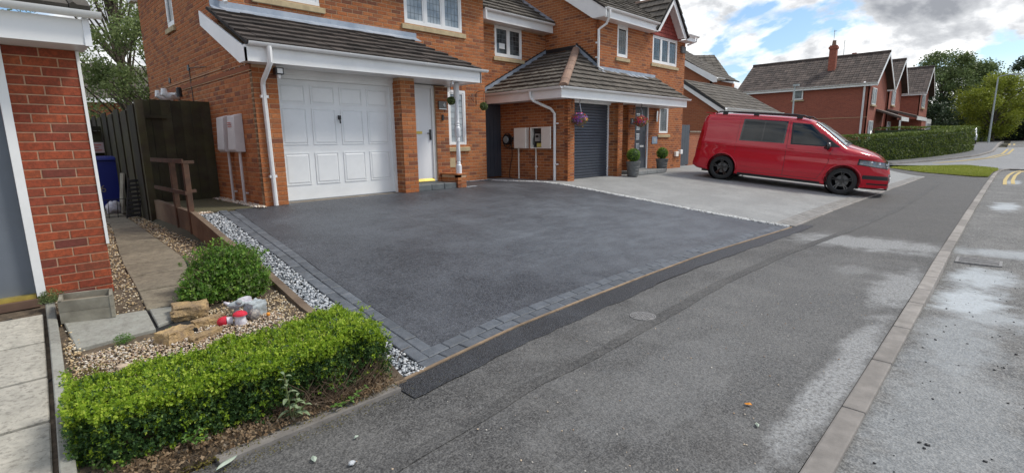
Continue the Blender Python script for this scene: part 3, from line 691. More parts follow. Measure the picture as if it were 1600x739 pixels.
# timber edging boards along the front and the short return
tb=[1.715,3.6,6.0,8.1,10.0]
for a,b in zip(tb,tb[1:]):
    m=MB(); n=8; xs=lin(a+.002,b-.002,n)
    for x0,x1 in zip(xs,xs[1:]): m.hexa([(x0,edgeY(x0)-.012,-.1),(x1,edgeY(x1)-.012,-.1),(x1,edgeY(x1)+.014,-.1),(x0,edgeY(x0)+.014,-.1),(x0,edgeY(x0)-.012,.016),(x1,edgeY(x1)-.012,.016),(x1,edgeY(x1)+.014,.016),(x0,edgeY(x0)+.014,.016)])
    m.build('edging_board','timber',dr)
MB().hexa([(1.70,2.83,-.1),(1.728,2.83,-.1),(1.745,3.9,-.1),(1.715,3.9,-.1),(1.70,2.83,.03),(1.728,2.83,.03),(1.745,3.9,.118),(1.715,3.9,.118)]).build('edging_board','timber',dr)
MB().box(.62,1.70,2.70,2.79,-.1,.022).build('edging_strip','kerb',pv)
# pebble strips
def scatter_poly(n,fx0,fx1,y0,y1,zf,jz=.01):
    ys=rng.uniform(y0,y1,n); out=[]
    for y in ys:
        a,b=fx0(y),fx1(y); x=random.uniform(a,b); out.append((x,y,zf(x,y)+random.uniform(-.004,jz)))
    return out
wx=lambda Y: interp(Y,[(2.8,1.73),(3.9,1.74),(4.3,1.745),(5.1,1.80),(5.7,1.835),(6.6,1.86),(8.2,1.93)])
ps=scatter_poly(5200,lambda y:wx(y)+.05 if y>3.9 else wx(y)+.02,lambda y:bo(y)-.012,2.83,8.2,g,.016)
sb=sheet('pebble_strip_bed',[0,1],lin(2.82,8.3,40),lambda X,Y:0,'joint')
for v in sb.data.vertices: X=(wx(v.co.y)+.01)*(1-v.co.x)+(bo(v.co.y)+.005)*v.co.x; v.co=(X,v.co.y,g(X,v.co.y)-.012)
tag(sb,kind='structure')
sz=[.008+.0075*random.random()*(1.0) for _ in ps]; stones('white_pebbles',ps,sz,'peb')
ps=scatter_poly(3000,lambda y:strip(y)-.075,lambda y:strip(y)+.07,2.78,9.5,g,.014); stones('white_pebbles',ps,[random.uniform(.011,.02) for _ in ps],'pebbright')
# pebbles along the house 1 base, left flank
ps=[(random.uniform(2.82,2.97),random.uniform(8.2,10.4),.66+random.uniform(0,.015)) for _ in range(420)]; stones('pale_gravel',ps,[random.uniform(.014,.028) for _ in ps],'gravelpale')
ps=[(random.uniform(7.3,8.9),random.uniform(9.45,9.58),.665) for _ in range(260)]+[(random.uniform(7.16,7.45),random.uniform(8.3,8.4),.66) for _ in range(60)]; stones('pale_gravel',ps,.013,'peb')
# neighbour's pale drive (right)
d2=sheet('neighbour_driveway',lin(0,1,60),lin(2.72,10.6,40),lambda X,Y:0,'resin')
def d2r(Y): return interp(Y,[(2.4,25.3),(4.2,28.5),(10.6,28.5)])
for v in d2.data.vertices:
    t,Y=v.co.x,v.co.y; X=strip(Y)+.05+t*(d2r(Y)-strip(Y)-.05); 
    if Y<3.3: Y=edgeY(X)+.03+(Y-2.72)*(3.3-edgeY(X)-.03)/.58
    v.co=(X,Y,g(X,Y)+.006)
tag(d2,kind='structure')
for a in [10.12+.9*i for i in range(17)]:
    b=a+.895; bevel(MB().hexa([(a,edgeY(a)-.03,-.1),(b,edgeY(b)-.03,-.1),(b,edgeY(b)+.03,-.1),(a,edgeY(a)+.03,-.1),(a,edgeY(a)-.03,.02),(b,edgeY(b)-.03,.02),(b,edgeY(b)+.03,.02),(a,edgeY(a)+.03,.02)]).build('edging_block','kerb',d2),.006,1)
pm2=pavermesh(.194,.096,'paver2',.004,.03)
for row in range(3):
    for i in range(76):
        x=10.14+i*.2+(row%2)*.1; y=edgeY(x)+.04+row*.1
        place(pm2,'paver',d2,(x,y,g(x,y)+.014+random.uniform(-.001,.001)),(1,0,0),(0,1,(g(x,y+.1)-g(x,y))*10))
# kerb stones
xs=[.65,1.57,2.485,3.40,4.315,5.23,6.12,6.73,7.40,8.36]; 
while xs[-1]<31: xs.append(xs[-1]+.915)
for i,(a,b) in enumerate(zip([-3,-2.1,-1.18,-.27]+xs,[-2.1,-1.18,-.27]+xs)):
    ya,yb=kY(a),kY(b); za,zb=(kup(a),kup(b)); t=.004
    o=MB().hexa([(a+t,ya,-.25),(b-t,yb,-.25),(b-t,yb+.122,-.25),(a+t,ya+.122,-.25),(a+t,ya,.003),(b-t,yb,.003),(b-t,yb+.122,.004),(a+t,ya+.122,.004)]).build('kerb_stone','kerb',pv); bevel(o,.012,2)
cur=[(31.8,.33),(32.6,.22),(33.3,0.02),(33.8,-.3)]
for (a,c),(b,d) in zip([(xs[-1],kY(xs[-1]))]+cur,cur): bevel(MB().hexa([(a+.01,c,-.2),(b,d,-.2),(b+.1,d+.09,-.2),(a+.03,c+.12,-.2),(a+.01,c,.02),(b,d,.02),(b+.1,d+.09,.02),(a+.03,c+.12,.02)]).build('kerb_stone','kerb',pv),.01,1)
# grass triangle at the corner
def gr_hi(X): return interp(X,[(25.5,2.8),(28,4.2),(31,4.6),(33,4.4),(36,2.6),(36.6,1.6)])
def gr_lo(X): return interp(X,[(25.5,2.8),(26.8,.62),(30,.60),(33,.35),(36.6,1.5)])
def gr_hi2(X): return interp(X,[(26.5,1.0),(28.5,2.7),(32,4.45),(33,4.35),(34.5,3.3),(35.6,1.9)])
def gr_lo2(X): return interp(X,[(26.5,.60),(30,.54),(32,.40),(33.4,.5),(35.6,1.6)])
gs_=sheet('grass_verge',lin(26.5,35.6,40),lin(0,1,14),lambda X,Y:.03+.0*X,'grass',ymap=lambda X,t:gr_lo2(X)+t*(gr_hi2(X)-gr_lo2(X))); tag(gs_,kind='structure')
cs=[];
for _ in range(14000):
    X=random.uniform(26.5,35.6); t=random.random(); cs.append((X,gr_lo2(X)+t*(gr_hi2(X)-gr_lo2(X)),.045))
leaves('grass_tufts',cs,rng.uniform(.04,.09,len(cs)),'grassleaf',aspect=.25,kind='stuff',droop=1.5)
pf=sheet('corner_pavement',lin(26.5,36,30),lin(0,1,10),lambda X,Y:.002,'asphalt_pave',ymap=lambda X,t:interp(X,[(26.5,2.4),(28,3.0),(36,3.6)])*0+gr_hi2(X)-.05+t*(6.0-gr_hi2(X)+.05)); tag(pf,kind='structure')
# pavement and kerb round the tall hedge
farlo=lambda X: interp(X,[(36.0,5.0),(39.3,3.6),(44,1.6),(47.5,1.0),(52,.9),(61,.9)])
pv2=sheet('far_pavement',lin(36.6,75,60),lin(0,1,8),lambda X,Y:.8*sstep(36,58,X)+.09,'pave_far',ymap=lambda X,t:farlo(X)+.1+t*(interp(X,[(36.6,1.5),(44,2.0),(60,1.9),(75,2.2)]))); tag(pv2,kind='structure')
m=MB(); xs2=lin(36.2,75,44)
for a,b in zip(xs2,xs2[1:]):
    za,zb=.8*sstep(36,58,a),.8*sstep(36,58,b); m.hexa([(a,farlo(a),za-.1),(b,farlo(b),zb-.1),(b,farlo(b)+.13,zb-.1),(a,farlo(a)+.13,za-.1),(a,farlo(a),za+.1),(b,farlo(b),zb+.1),(b,farlo(b)+.13,zb+.1),(a,farlo(a)+.13,za+.1)])
tag(m.build('kerb','kerb',pv2),kind='stuff')
# yellow lines
def yl(pts,w=.09):
    m=MB()
    for (a,b),(c,d) in zip(pts,pts[1:]):
        D=Vector((c-a,d-b)).normalized(); n=Vector((-D.y,D.x))*w/2; z=lambda x,y:road_z(x,min(y,.4))+.008 if x<33.2 else .8*sstep(36,58,x)+.012
        m.face([(a-n.x,b-n.y,z(a,b)),(c-n.x,d-n.y,z(c,d)),(c+n.x,d+n.y,z(c,d)),(a+n.x,b+n.y,z(a,b))])
    return m.build('yellow_line','yellowline',road)
for off in (0,.2): yl([(23.6+off*2,.10-off),(26,.12-off),(29,.06-off),(31.5,-.08-off),(33,-.35-off)],.1)
for off in (0,.28): yl([(38.2+off,3.3-off),(40.5+off,2.2-off),(43,1.15-off),(46,.55-off),(50,.35-off),(60,.35-off)],.12)
# drain gully
t=thing('drain_grate','rusty metal gully grate set in the wet road beside the kerb','drain',(9.05,.18,-.08))
m=MB(); m.box(8.86,9.24,-.06,-.03,-.10,-.058); m.box(8.86,9.24,.37,.40,-.10,-.058); m.box(8.86,8.89,-.03,.37,-.10,-.058); m.box(9.21,9.24,-.03,.37,-.10,-.058); m.build('grate_frame','iron',t)
for i in range(7): MB().box(8.91+i*.043,8.93+i*.043,-.03,.37,-.10,-.062).build('grate_bar','iron',t)
MB().box(8.89,9.21,-.03,.37,-.16,-.12).build('gully_pot','black',t)
# round cover
t=thing('stopcock_cover','round cast metal service cover flush in the pavement','cover',(3.99,2.26,0))
m=MB().lathe((4.02,2.268,.0),[(.118,-.02),(.118,.010),(.105,.010),(.105,.004)],32); m.build('cover_rim','iron',t,smooth='auto')
m=MB().lathe((4.02,2.268,.0),[(.101,-.02),(.101,.009)],32); m.build('cover_plate','iron',t,smooth='auto')
for i in range(6):
    for j in range(6):
        x,y=(i-2.5)*.03,(j-2.5)*.03
        if x*x+y*y<.0085: MB().box(4.02+x-.010,4.02+x+.010,2.268+y-.010,2.268+y+.010,.007,.0125).build('raised_square','iron',t)
# fallen leaves and debris on pavement
def bigleaf(name,label,x,y,l,w,rz,m,z=.008):
    t=MB(); n=8; pts=[]
    for i in range(n+1):
        u=i/n; ww=w*math.sin(PI*u)**.8/2; pts.append((u*l-l/2,ww,.012*math.sin(PI*u)+.004*math.sin(7*u)))
    for (a,b,c),(d,e,f_) in zip(pts,pts[1:]): t.face([(a,-b,c*.4),(d,-e,f_*.4),(d,0,f_),(a,0,c)]); t.face([(a,0,c),(d,0,f_),(d,e,f_*.4),(a,b,c*.4)])
    o=t.build(name,m); o.location=(x,y,z); o.rotation_euler=(0,0,rz); tag(o,label,'leaf'); return o
M['paleleaf']=mat('pale_fallen_leaf',(.42,.47,.38),(.33,.40,.33),20,.6)
bigleaf('fallen_leaf','small orange leaf lying in the middle of the pavement',3.03,.98,.045,.028,1.9,'orange')
bigleaf('fallen_leaf','small pale leaf lying on the pavement in front of the orange leaf',2.83,.86,.05,.022,.5,'paleleaf')
bigleaf('fallen_leaf','long pale green leaf on the edging below the box hedge',.64,2.66,.13,.035,.45,'paleleaf',.03)
bigleaf('fallen_leaf','whitish leaf standing out on the dark asphalt below the sage plant',.97,2.40,.06,.03,1.3,'paleleaf')
bigleaf('fallen_leaf','tiny white leaf on the asphalt near the green weed',1.22,2.42,.035,.02,.4,'paleleaf')
ps=[(random.uniform(2.5,9),random.uniform(-.9,.35),-.012-.0*1) for _ in range(140)]; ps=[(x,y,road_z(x,y)+.003) for x,y,_ in ps]
stones('road_grit',ps,[random.uniform(.004,.011) for _ in ps],'black')
ps=[(random.uniform(.9,6),random.uniform(.7,2.5),.003) for _ in range(160)]; stones('pavement_grit',ps,[random.uniform(.003,.007) for _ in ps],'gravelpale')
t=MB().ball((1.085,2.22,.012),.02,.014,.011,8,6,.3).build('pebble','peb'); tag(t,'small cream pebble on the asphalt near the bottom of the hedge','pebble')

# ================================================================ LEFT GARDEN
soil=sheet('garden_bed',lin(-1.5,1.80,24),lin(2.78,16,60),lambda X,Y:gl(X,Y)-.015+.012*noise.noise((X*4,Y*4,0))-(.06*(1-sstep(2.78,3.0,Y))),'soil'); tag(soil,kind='structure')
pa=sheet('garden_path',[0,1],lin(4.4,15,30),lambda X,Y:0,'joint')
def pL(Y): return interp(Y,[(4.5,.73),(5.6,.815),(7.25,.94),(10,1.26),(12.5,1.45)])
def pR(Y): return interp(Y,[(4.5,1.0),(5.6,1.20),(6.6,1.48),(10,1.62),(12.5,1.72)])
for v in pa.data.vertices: X=pL(v.co.y)*(1-v.co.x)+pR(v.co.y)*v.co.x; v.co=(X,v.co.y,gl(X,v.co.y)-.012)
tag(pa,kind='structure')
def slab(parent,poly,z0,m,name='paving_slab',th=.04,gap=.010):
    z0=z0-.036
    c=Vector((sum(p[0] for p in poly)/len(poly),sum(p[1] for p in poly)/len(poly)))
    q=[]
    for p in poly:
        d=Vector(p[:2])-c; d=d*(1-gap/max(d.length,.01)); X,Y=c.x+d.x,c.y+d.y; q.append((X,Y,gl(X,Y)+z0))
    o=MB().prism(q,(0,0,th)).build(name,m,parent); return bevel(o,.006,1)
ys=[5.03,5.60,6.25,6.92,7.62,8.35,9.1,9.9,10.7,11.5,12.4,13.3,14.4]
for a,b in zip(ys,ys[1:]): slab(pa,[(pL(a),a+.012),(pR(a),a-.008),(pR(b),b-.032),(pL(b),b-.012)],0,'slabdark')
# pale cross slabs in front of the planter
slab(pa,[(.26,4.50),(.745,4.54),(.775,5.02),(.25,5.10)],.008,'slabgrey')
slab(pa,[(.76,4.60),(.90,4.66),(1.0,4.97),(.785,5.02)],.008,'slabgrey')
# big slabs of the left garage apron
ap=sheet('garage_apron',[-1.6,.15],lin(1.0,5.75,20),lambda X,Y:0,'joint')
for v in ap.data.vertices: v.co.z=gl(v.co.x,v.co.y)-.018
tag(ap,kind='structure')
YS=[1.6,2.25,3.02,3.58,4.175,4.80,5.44]
def aR(Y): return interp(Y,[(1.6,-.06),(3.03,.035),(4.17,.105),(4.82,.14),(5.48,.178)])
for a,b in zip(YS,YS[1:]):
    for x0,x1 in ((-1.4,-.72),(-.715,-.03)): pass
    slab(ap,[(-.55,a+.03),(aR(a)-.008,a+.012),(aR(b)-.008,b-.010),(-.55,b+.008)],.0,'slab'); slab(ap,[(-1.5,a),(-.56,a+.02),(-.56,b+.0),(-1.5,b-.02)],.0,'slab')
def bR(Y): return interp(Y,[(2.7,.085),(4.17,.175),(5.62,.25)])
for a,b in ((2.74,3.66),(3.665,4.60),(4.605,5.60)):
    bevel(MB().prism([(aR(a)+.012,a,gl(0,a)-.03),(bR(a),a,gl(0,a)-.03),(bR(b),b,gl(0,b)-.03),(aR(b)+.012,b,gl(0,b)-.03)],(0,0,.085)).build('edging_strip','slabgrey',ap),.006,1)
# gravel beds
def keepout(x,y):
    if pL(y)<x<pR(y) and y>4.45: return False
    if x<bR(y)+.01: return False
    if .3<x<.82 and 4.4<y<5.0: return False
    return True
ps=[]
while len(ps)<11000:
    y=random.uniform(4.5,11.5) if random.random()<.62 else random.uniform(3.3,4.7); x=random.uniform(.1,wx(y)-.03)
    if keepout(x,y): ps.append((x,y,gl(x,y)-.006+random.uniform(0,.016)))
n_=int(len(ps)*1); stones('golden_gravel',ps,[random.uniform(.005,.0105)*(1+.08*max(0,p[1]-5)) for p in ps],'gravel')
ps=[(random.uniform(.25,1.55),random.uniform(3.55,4.35),0) for _ in range(3400)]; ps=[(x,y,gl(x,y)+.004+random.uniform(0,.012)) for x,y,_ in ps]; stones('pale_gravel',ps,[random.uniform(.004,.010) for _ in ps],'gravelpale')
# retaining edge wall
t=thing('retaining_wall','low brown concrete board wall holding back the pebble strip','wall',(1.8,4,.1))
pts=[(1.745,3.9),(1.745,4.3),(1.80,5.1),(1.835,5.7),(1.86,6.6),(1.90,7.4),(1.93,8.2),(1.94,9.2),(1.93,10.5)]
cuts=[(3.92,5.25),(5.25,6.9),(6.9,8.4),(8.4,10.45)]
for a,b in cuts:
    ys=lin(a+.004,b-.004,8); m=MB(); X=lambda y:interp(y,[(p[1],p[0]) for p in pts])
    T=lambda y: g1(y)+.050 if y<8.2 else g1(8.2)+.050+.01*(y-8.2)
    for y0,y1 in zip(ys,ys[1:]): m.hexa([(X(y0),y0,gl(1.8,y0)-.12),(X(y0)+.072,y0,gl(1.8,y0)-.12),(X(y1)+.072,y1,gl(1.8,y1)-.12),(X(y1),y1,gl(1.8,y1)-.12),(X(y0),y0,T(y0)),(X(y0)+.072,y0,T(y0)),(X(y1)+.072,y1,T(y1)),(X(y1),y1,T(y1))])
    m.build('wall_board','wallboard',t)
# mossy landing beside the house
ml=thing('mossy_path','dark mossy slab path between the tall fence and the house wall','path',(2.4,9.2,.6))
for (x0,x1,y0,y1) in ((2.0,2.80,8.33,9.3),(2.0,2.80,9.31,10.4)): bevel(B(x0,x1,y0,y1,.60,.668).build('paving_slab','mossy',ml),.006,1)
ps=[(random.uniform(1.96,2.2),random.uniform(8.15,8.34),.66) for _ in range(60)]+[(random.uniform(1.95,2.02),random.uniform(8.3,10.3),.655) for _ in range(160)]; stones('pale_gravel',ps,.016,'gravelpale')
soil2=B(1.98,3.0,8.30,10.6,.3,.645).build('path_base','soil'); tag(soil2,kind='structure')
# tall fence: panel facing the street and the run going back
t=thing('tall_fence','tall dark mossy close-boarded fence meeting the house side wall','fence',(1.95,10.5,.4))
x=1.93; i=0
while x<2.96:
    w=min(.15,2.975-x); z1=2.375+.02*random.random(); MB().hexa([(x,10.5-.006*(i%2),.42),(x+w+.012,10.5-.006*(i%2)+.012,.42),(x+w+.012,10.53,.42),(x,10.53,.42),(x,10.5-.006*(i%2),z1),(x+w+.012,10.512-.006*(i%2),z1),(x+w+.012,10.53,z1),(x,10.53,z1)]).build('fence_board','fence',t); x+=w; i+=1
MB().box(1.86,1.965,10.40,10.52,.25,2.37).build('fence_post','fence',t); MB().box(1.88,2.3,10.46,10.485,2.08,2.13).build('fence_rail','fence',t)
y=10.56; i=0
while y<15.5:
    w=.34; k=i%3; MB().box(1.84+(.022 if i%2 else 0),1.86+(.022 if i%2 else 0),y-.05,y+w+.05,.3,2.30-.03*(i%4)).build('fence_board','fence',t); y+=w; i+=1
# back gate, bin and clutter
t=thing('back_gate','dark wooden gate behind the blue bin at the end of the path','gate',(1.3,13.7,.38))
for i in range(10): B(.30+i*.155,.30+i*.155+.148,14.1,14.13,.38,1.95-.0*i).build('gate_board','fence',t)
B(.28,1.86,14.06,14.1,1.55,1.65).build('gate_rail','fence',t); B(.25,1.95,14.0,14.14,1.97,2.05).build('gate_head','fence',t)
t=thing('wheelie_bin','blue wheelie bin with a white number on its front','bin',(1.62,13.2,.37))
o=MB().prism([(1.40,12.9,.43),(1.86,12.9,.43),(1.92,12.86,1.36),(1.34,12.86,1.36)],(0,.55,0)).build('bin_body','bluebin',t); bevel(o,.03,2)
o=MB().prism([(1.32,12.82,1.36),(1.94,12.82,1.36),(1.94,12.84,1.42),(1.32,12.84,1.42)],(0,.60,.02)).build('bin_lid','bluebin',t); bevel(o,.015,2)
for x in (1.42,1.84): MB().tube([(x-.03,13.36,.43),(x+.03,13.36,.43)],.08,14).build('bin_wheel','black',t)
text('6',.20,(1.58,12.872,.80),(R(90),0,0),'concretecap',t,'number_sticker')
t=thing('gate_sign','faded pink and white notice board above the blue bin','sign',(1.60,13.96,1.6))
B(1.56-.15,1.56+.30,13.98,14.0,1.50,1.72).build('sign_board','signpink',t)
for k,z in enumerate((1.665,1.61,1.555)): MB().box(1.47,1.80-.05*(k%2),13.974,13.979,z-.012,z+.012).build('printed_line','redlabel',t)
t=thing('plastic_crate','black slatted plastic crate leaning on end against the fence','crate',(1.74,11.1,.36))
for i in range(9): MB().obox((1.60+.012*i,10.95,.40+.075*i),(.20,0,.01),(0,.05,.0),(0.002,0,.045)).build('slat','black',t)
for x in (0,.19): MB().obox((1.60+x,10.96,.38),(.015,0,0),(0,.04,0),(.11,0,.70)).build('rail','black',t)
t=thing('rubbish_sack','white and grey bag of rubbish on the path beside the bin','bag',(1.62,12.3,.37)); MB().ball((1.60,12.2,.47),.13,.12,.13,14,10,.5).build('bag','whiteorn',t,smooth=True)
t=thing('old_board','grey weathered board leaning against the dark fence','board',(1.80,12.2,.37)); MB().obox((1.70,12.0,.37),(.03,0,0),(0,.3,0),(.10,0,.75)).build('board','planter',t)
t=thing('wire_rack','thin black wire rack standing on the path by the bin','rack',(1.45,11.4,.36))
for i in range(4): MB().tube([(1.30+i*.13,11.5,.36),(1.30+i*.13,11.35,.70)],.006,5).build('wire','black',t)
MB().tube([(1.30,11.5,.38),(1.70,11.5,.38)],.006,5).build('wire','black',t); MB().tube([(1.30,11.35,.70),(1.70,11.35,.70)],.006,5).build('wire','black',t)
# post and rail
t=thing('post_and_rail','short reddish timber post and rail barrier at the top of the retaining wall','barrier',(1.85,8.4,.6))
for (x,y) in ((1.955,8.28),(1.955,9.0)): o=MB().box(x-.036,x+.036,y-.036,y+.036,.35,1.40 if y<8.5 else 1.42).build('post','post',t); bevel(o,.006,1)
MB().obox((1.90,8.20,1.37),(.02,0,0),(0,1.9,.0),(0,0,.06)).build('rail','post',t); MB().obox((1.90,8.22,.93),(.02,0,0),(0,1.85,.0),(0,0,.055)).build('rail','post',t)
MB().box(1.93,2.06,8.24,8.32,1.365,1.405).build('rail_end','post',t); MB().box(1.93,2.05,8.25,8.31,.96,1.0).build('rail_end','post',t)
# ---- left neighbour's garage
t=thing('neighbour_garage','red brick garage corner with grey door and white fascia at the left edge','garage',(-.5,5.78,.3))
wall(t,'brick_pier',(.215,5.78,.30),(1,0,0),.452,2.15,mat_b='brick_red',mat_m='mortar_red',indiv=lambda u,v:True,thick=.10,phase=1)
wall(t,'side_wall',(.667,5.785,.30),(0,1,0),4.2,2.15,mat_b='brick_red',mat_m='mortar_red',thick=.10)
B(.155,.214,5.72,5.80,.38,2.45).build('door_frame','upvc',t); B(-2.4,-2.3,5.72,5.80,.38,2.45).build('door_frame','upvc',t)
M['greydoor']=mat('grey_garage_door_paint',(.155,.175,.205),(.125,.145,.175),1.4,.45,.15,20,dirt=.15)
B(-2.3,.154,5.80,5.84,.40,2.45).build('garage_door','greydoor',t)
B(-2.3,.15,5.74,5.86,.365,.40).build('threshold','brass',t); B(-2.3,.17,5.70,5.80,.30,.364).build('kick_board','kickboard',t)
B(-3,.745,5.43,5.455,2.405,2.60).build('fascia','upvc',t); B(-3,.73,5.456,5.84,2.405,2.42).build('soffit','upvc',t); B(.70,.745,5.42,5.456,2.40,2.61).build('fascia_end','upvc_clean',t)
B(-3,.66,5.50,5.80,2.421,2.5).build('wall_plate','under',t)
gutter(t,(-3,5.43,2.655),(.82,5.43,2.655),(0,-1,0),.05)
MB().box(.668,.69,5.765,5.79,.75,2.40).build('corner_trim','upvc',t)
tiled(t,'roof',(-3,5.36,2.66),(1,0,0),(0,1,.55),2.5,lambda s:(0,3.76),'tile2',tw=.33)
B(-3,.66,9.9,9.98,.2,2.4).build('rear_wall','brick_red',t)
# planter trough
t=thing('wooden_planter','empty weathered grey wooden trough in front of the brick pier','planter',(.42,5.4,.28))
P0=(.24,5.10); P1=(.555,4.99); D=(.06,.62)
A=Vector((.24,5.085)); Bq=Vector((.56,4.975)); Cq=Vector((.60,5.26)); Dq=Vector((.275,5.37))
def plank(p,q,z0,z1,th,name='plank'):
    d=(q-p).normalized(); n=Vector((-d.y,d.x))*th; return MB().hexa([(p.x,p.y,z0),(q.x,q.y,z0),(q.x+n.x,q.y+n.y,z0),(p.x+n.x,p.y+n.y,z0),(p.x,p.y,z1),(q.x,q.y,z1),(q.x+n.x,q.y+n.y,z1),(p.x+n.x,p.y+n.y,z1)]).build(name,'planter',t)
for z0,z1 in ((.275,.362),(.364,.45)):
    plank(A,Bq,z0,z1,.022); plank(Bq,Cq,z0,z1,.022); plank(Cq,Dq,z0,z1,.022); plank(Dq,A,z0,z1,.022)
c_=(A+Bq+Cq+Dq)/4; MB().prism([tuple(c_+(p-c_)*.9)+(.39,) for p in (A,Bq,Cq,Dq)],(0,0,.01)).build('compost','concretecap',t)
# rocks
def rock(label,pos_,size,rz=0,m='rock',seed=0,cat='rock',name='rock',flat=0):
    bm=bmesh.new(); bmesh.ops.create_cube(bm,size=2); bmesh.ops.subdivide_edges(bm,edges=bm.edges,cuts=10,use_grid_fill=True)
    for v in bm.verts:
        p=v.co.copy(); q=p.normalized()*1.25; k=.24; p=p*(1-k)+q*k*.9; n=noise.noise(p*1.1+Vector((seed*7.3,0,seed)))*.17+noise.noise(p*3+Vector((seed,5,0)))*.11+noise.noise(p*7)*.05+noise.noise(p*14)*.025
        v.co=p*(1+n)
    me=bpy.data.meshes.new(name); bm.to_mesh(me); bm.free(); me.materials.append(M[m]); o=bpy.data.objects.new(name,me); link(o)
    o.scale=size; o.rotation_euler=(random.uniform(-.06,.06),random.uniform(-.06,.06),rz); o.location=pos_; autosmooth(o,28); tag(o,label,cat); return o
rock('flat topped sandstone block in front of the round shrub',(1.01,4.70,.275),(.125,.10,.058),-.25,seed=1)
rock('tilted sandstone block nearest the planter, left of the black stone',(.80,4.27,.225),(.11,.07,.060),.50,seed=2)
rock('long pale sandstone behind the black stone',(1.07,4.43,.22),(.12,.045,.048),.05,seed=3)
rock('low pale sandstone slab leaning in front of the black stone',(.99,4.18,.205),(.13,.04,.03),.5,seed=4)
rock('small shiny black stone between the sandstone rocks',(.93,4.31,.225),(.028,.02,.016),0,'blackgloss',5)
for i,(x,y,s) in enumerate(((.46,3.98,.05),(.36,3.92,.03),(.57,3.95,.032),(.40,3.80,.028))): rock(('largest','leftmost','rightmost','nearest')[i]+' of the four small cream stones at the hedge end near the edging',(x,y,gl(x,y)+.01),(s,s*.7,s*.45),i,'gravelpale',6+i,'stone','stone')
# garden ornaments
t=thing('toadstool_ornament','red and white toadstool ornament lying on its side','ornament',(1.13,4.33,.22))
MB().tube([(1.165,4.31,.235),(1.205,4.30,.235)],[.034,.03],14).build('stem','whiteorn',t,smooth='auto'); o=MB().tube([(1.10,4.335,.235),(1.115,4.33,.235),(1.14,4.32,.235),(1.165,4.31,.235)],[.012,.032,.042,.043],14).build('cap','redpaint',t,smooth='auto')
t=thing('toadstool_ornament','upright white toadstool ornament with a red flat cap','ornament',(1.24,4.27,.2))
MB().lathe((1.25,4.26,.19),[(.045,0),(.046,.02),(.040,.05),(.036,.085)],18).build('stem','whiteorn',t,smooth='auto'); MB().lathe((1.25,4.26,.19),[(.040,.083),(.054,.088),(.050,.103),(.026,.118),(.010,.121)],18).build('cap','redpaint',t,smooth='auto')
t=thing('bird_ornament','pale blue grey stone bird ornament behind the toadstools','ornament',(1.30,4.38,.2))
MB().ball((1.27,4.40,.325),.065,.04,.03,14,9,.3).build('body','greyorn',t,smooth=True); MB().ball((1.285,4.37,.352),.026,.024,.022,10,7).build('head','greyorn',t,smooth=True); MB().tube([(1.23,4.41,.33),(1.19,4.43,.36)],[.02,.006],8).build('wing','whiteorn',t,smooth=True); MB().tube([(1.27,4.40,.22),(1.27,4.40,.31)],[.03,.015],8).build('base','greyorn',t)
t=rock('large pale boulder with painted dark patches next to the ornaments',(1.40,4.37,.27),(.068,.055,.062),.4,'greyorn',11,'boulder','boulder')
t=rock('white and blue speckled stone lying on top of the pale boulder',(1.345,4.42,.345),(.05,.03,.02),.2,'whiteorn',12,'stone','stone')
t=thing('mosaic_pebble','speckled grey and brown pebble ornament in front of the pale boulder','ornament',(1.36,4.27,.2)); MB().ball((1.36,4.28,.245),.045,.035,.05,14,10,.25).build('pebble_body',mat('mosaic',(.45,.40,.34),(.12,.12,.14),70,.5),t,smooth=True)
t=MB().ball((1.455,4.24,.235),.016).build('ball','orange',None,smooth=True); tag(t,'small orange ball beside the pale boulder','ball')
# ================================================================ HOUSE 1
X=(1,0,0); NX=(-1,0,0); BK=(0,-1,0)
h1=thing('brick_house','orange brick house with a white panelled garage door and lean-to tiled canopy','house',(6,9.6,.65))
b1=.652; HT=2.15
wall(h1,'garage_pier',(2.99,8.33,b1),X,.365,HT,indiv=lambda u,v:True)
wall(h1,'garage_pier',(5.60,8.33,b1),X,.315,HT,indiv=lambda u,v:True)
wall(h1,'pier_return',(5.604,8.62,b1),BK,.284,HT,phase=1)
wall(h1,'garage_side_wall',(2.996,9.6,b1),BK,1.264,HT,gable=[(0,HT),(1.264,HT),(1.264,2.32),(0,2.93)],indiv=lambda u,v:v<2.0,phase=1)
wall(h1,'side_wall',(2.994,14.9,b1-.3),BK,5.3,4.65,gable=[(0,4.65),(5.30,4.65),(2.65,6.7)],openings=((2.30,2.80,3.62,4.5),))
wall(h1,'front_wall',(3.0,9.6,b1),X,5.93,4.40,openings=((.65,1.77,3.48,4.35),(3.65,5.24,3.47,4.35),(4.74,5.28,.87,2.16)))
B(8.80,8.93,9.70,14.9,.4,5.0).build('end_wall','brick',h1)
wall(h1,'porch_pier',(6.84,8.9,b1),X,.34,2.12,phase=1); B(6.84,7.18,9.0,9.6,.6,2.8).build('pier_core','brick',h1)
wall(h1,'porch_plinth',(6.91,8.86,b1),BK,.53,.27); wall(h1,'porch_plinth',(6.91,8.33,b1),X,.235,.27,phase=1)
bevel(B(6.90,7.155,8.32,8.90,.923,.955).build('plinth_cap','brick',h1),.005,1)
# projecting dark band courses on the flank
for z in (2.71,2.86): MB().box(2.975,2.991,8.34 if z<2.8 else 9.62,14.9,z,z+.014).build('band_course','mortar',h1)
MB().box(2.97,2.992,8.34,14.9,2.725,2.79).build('band_course','brick',h1)
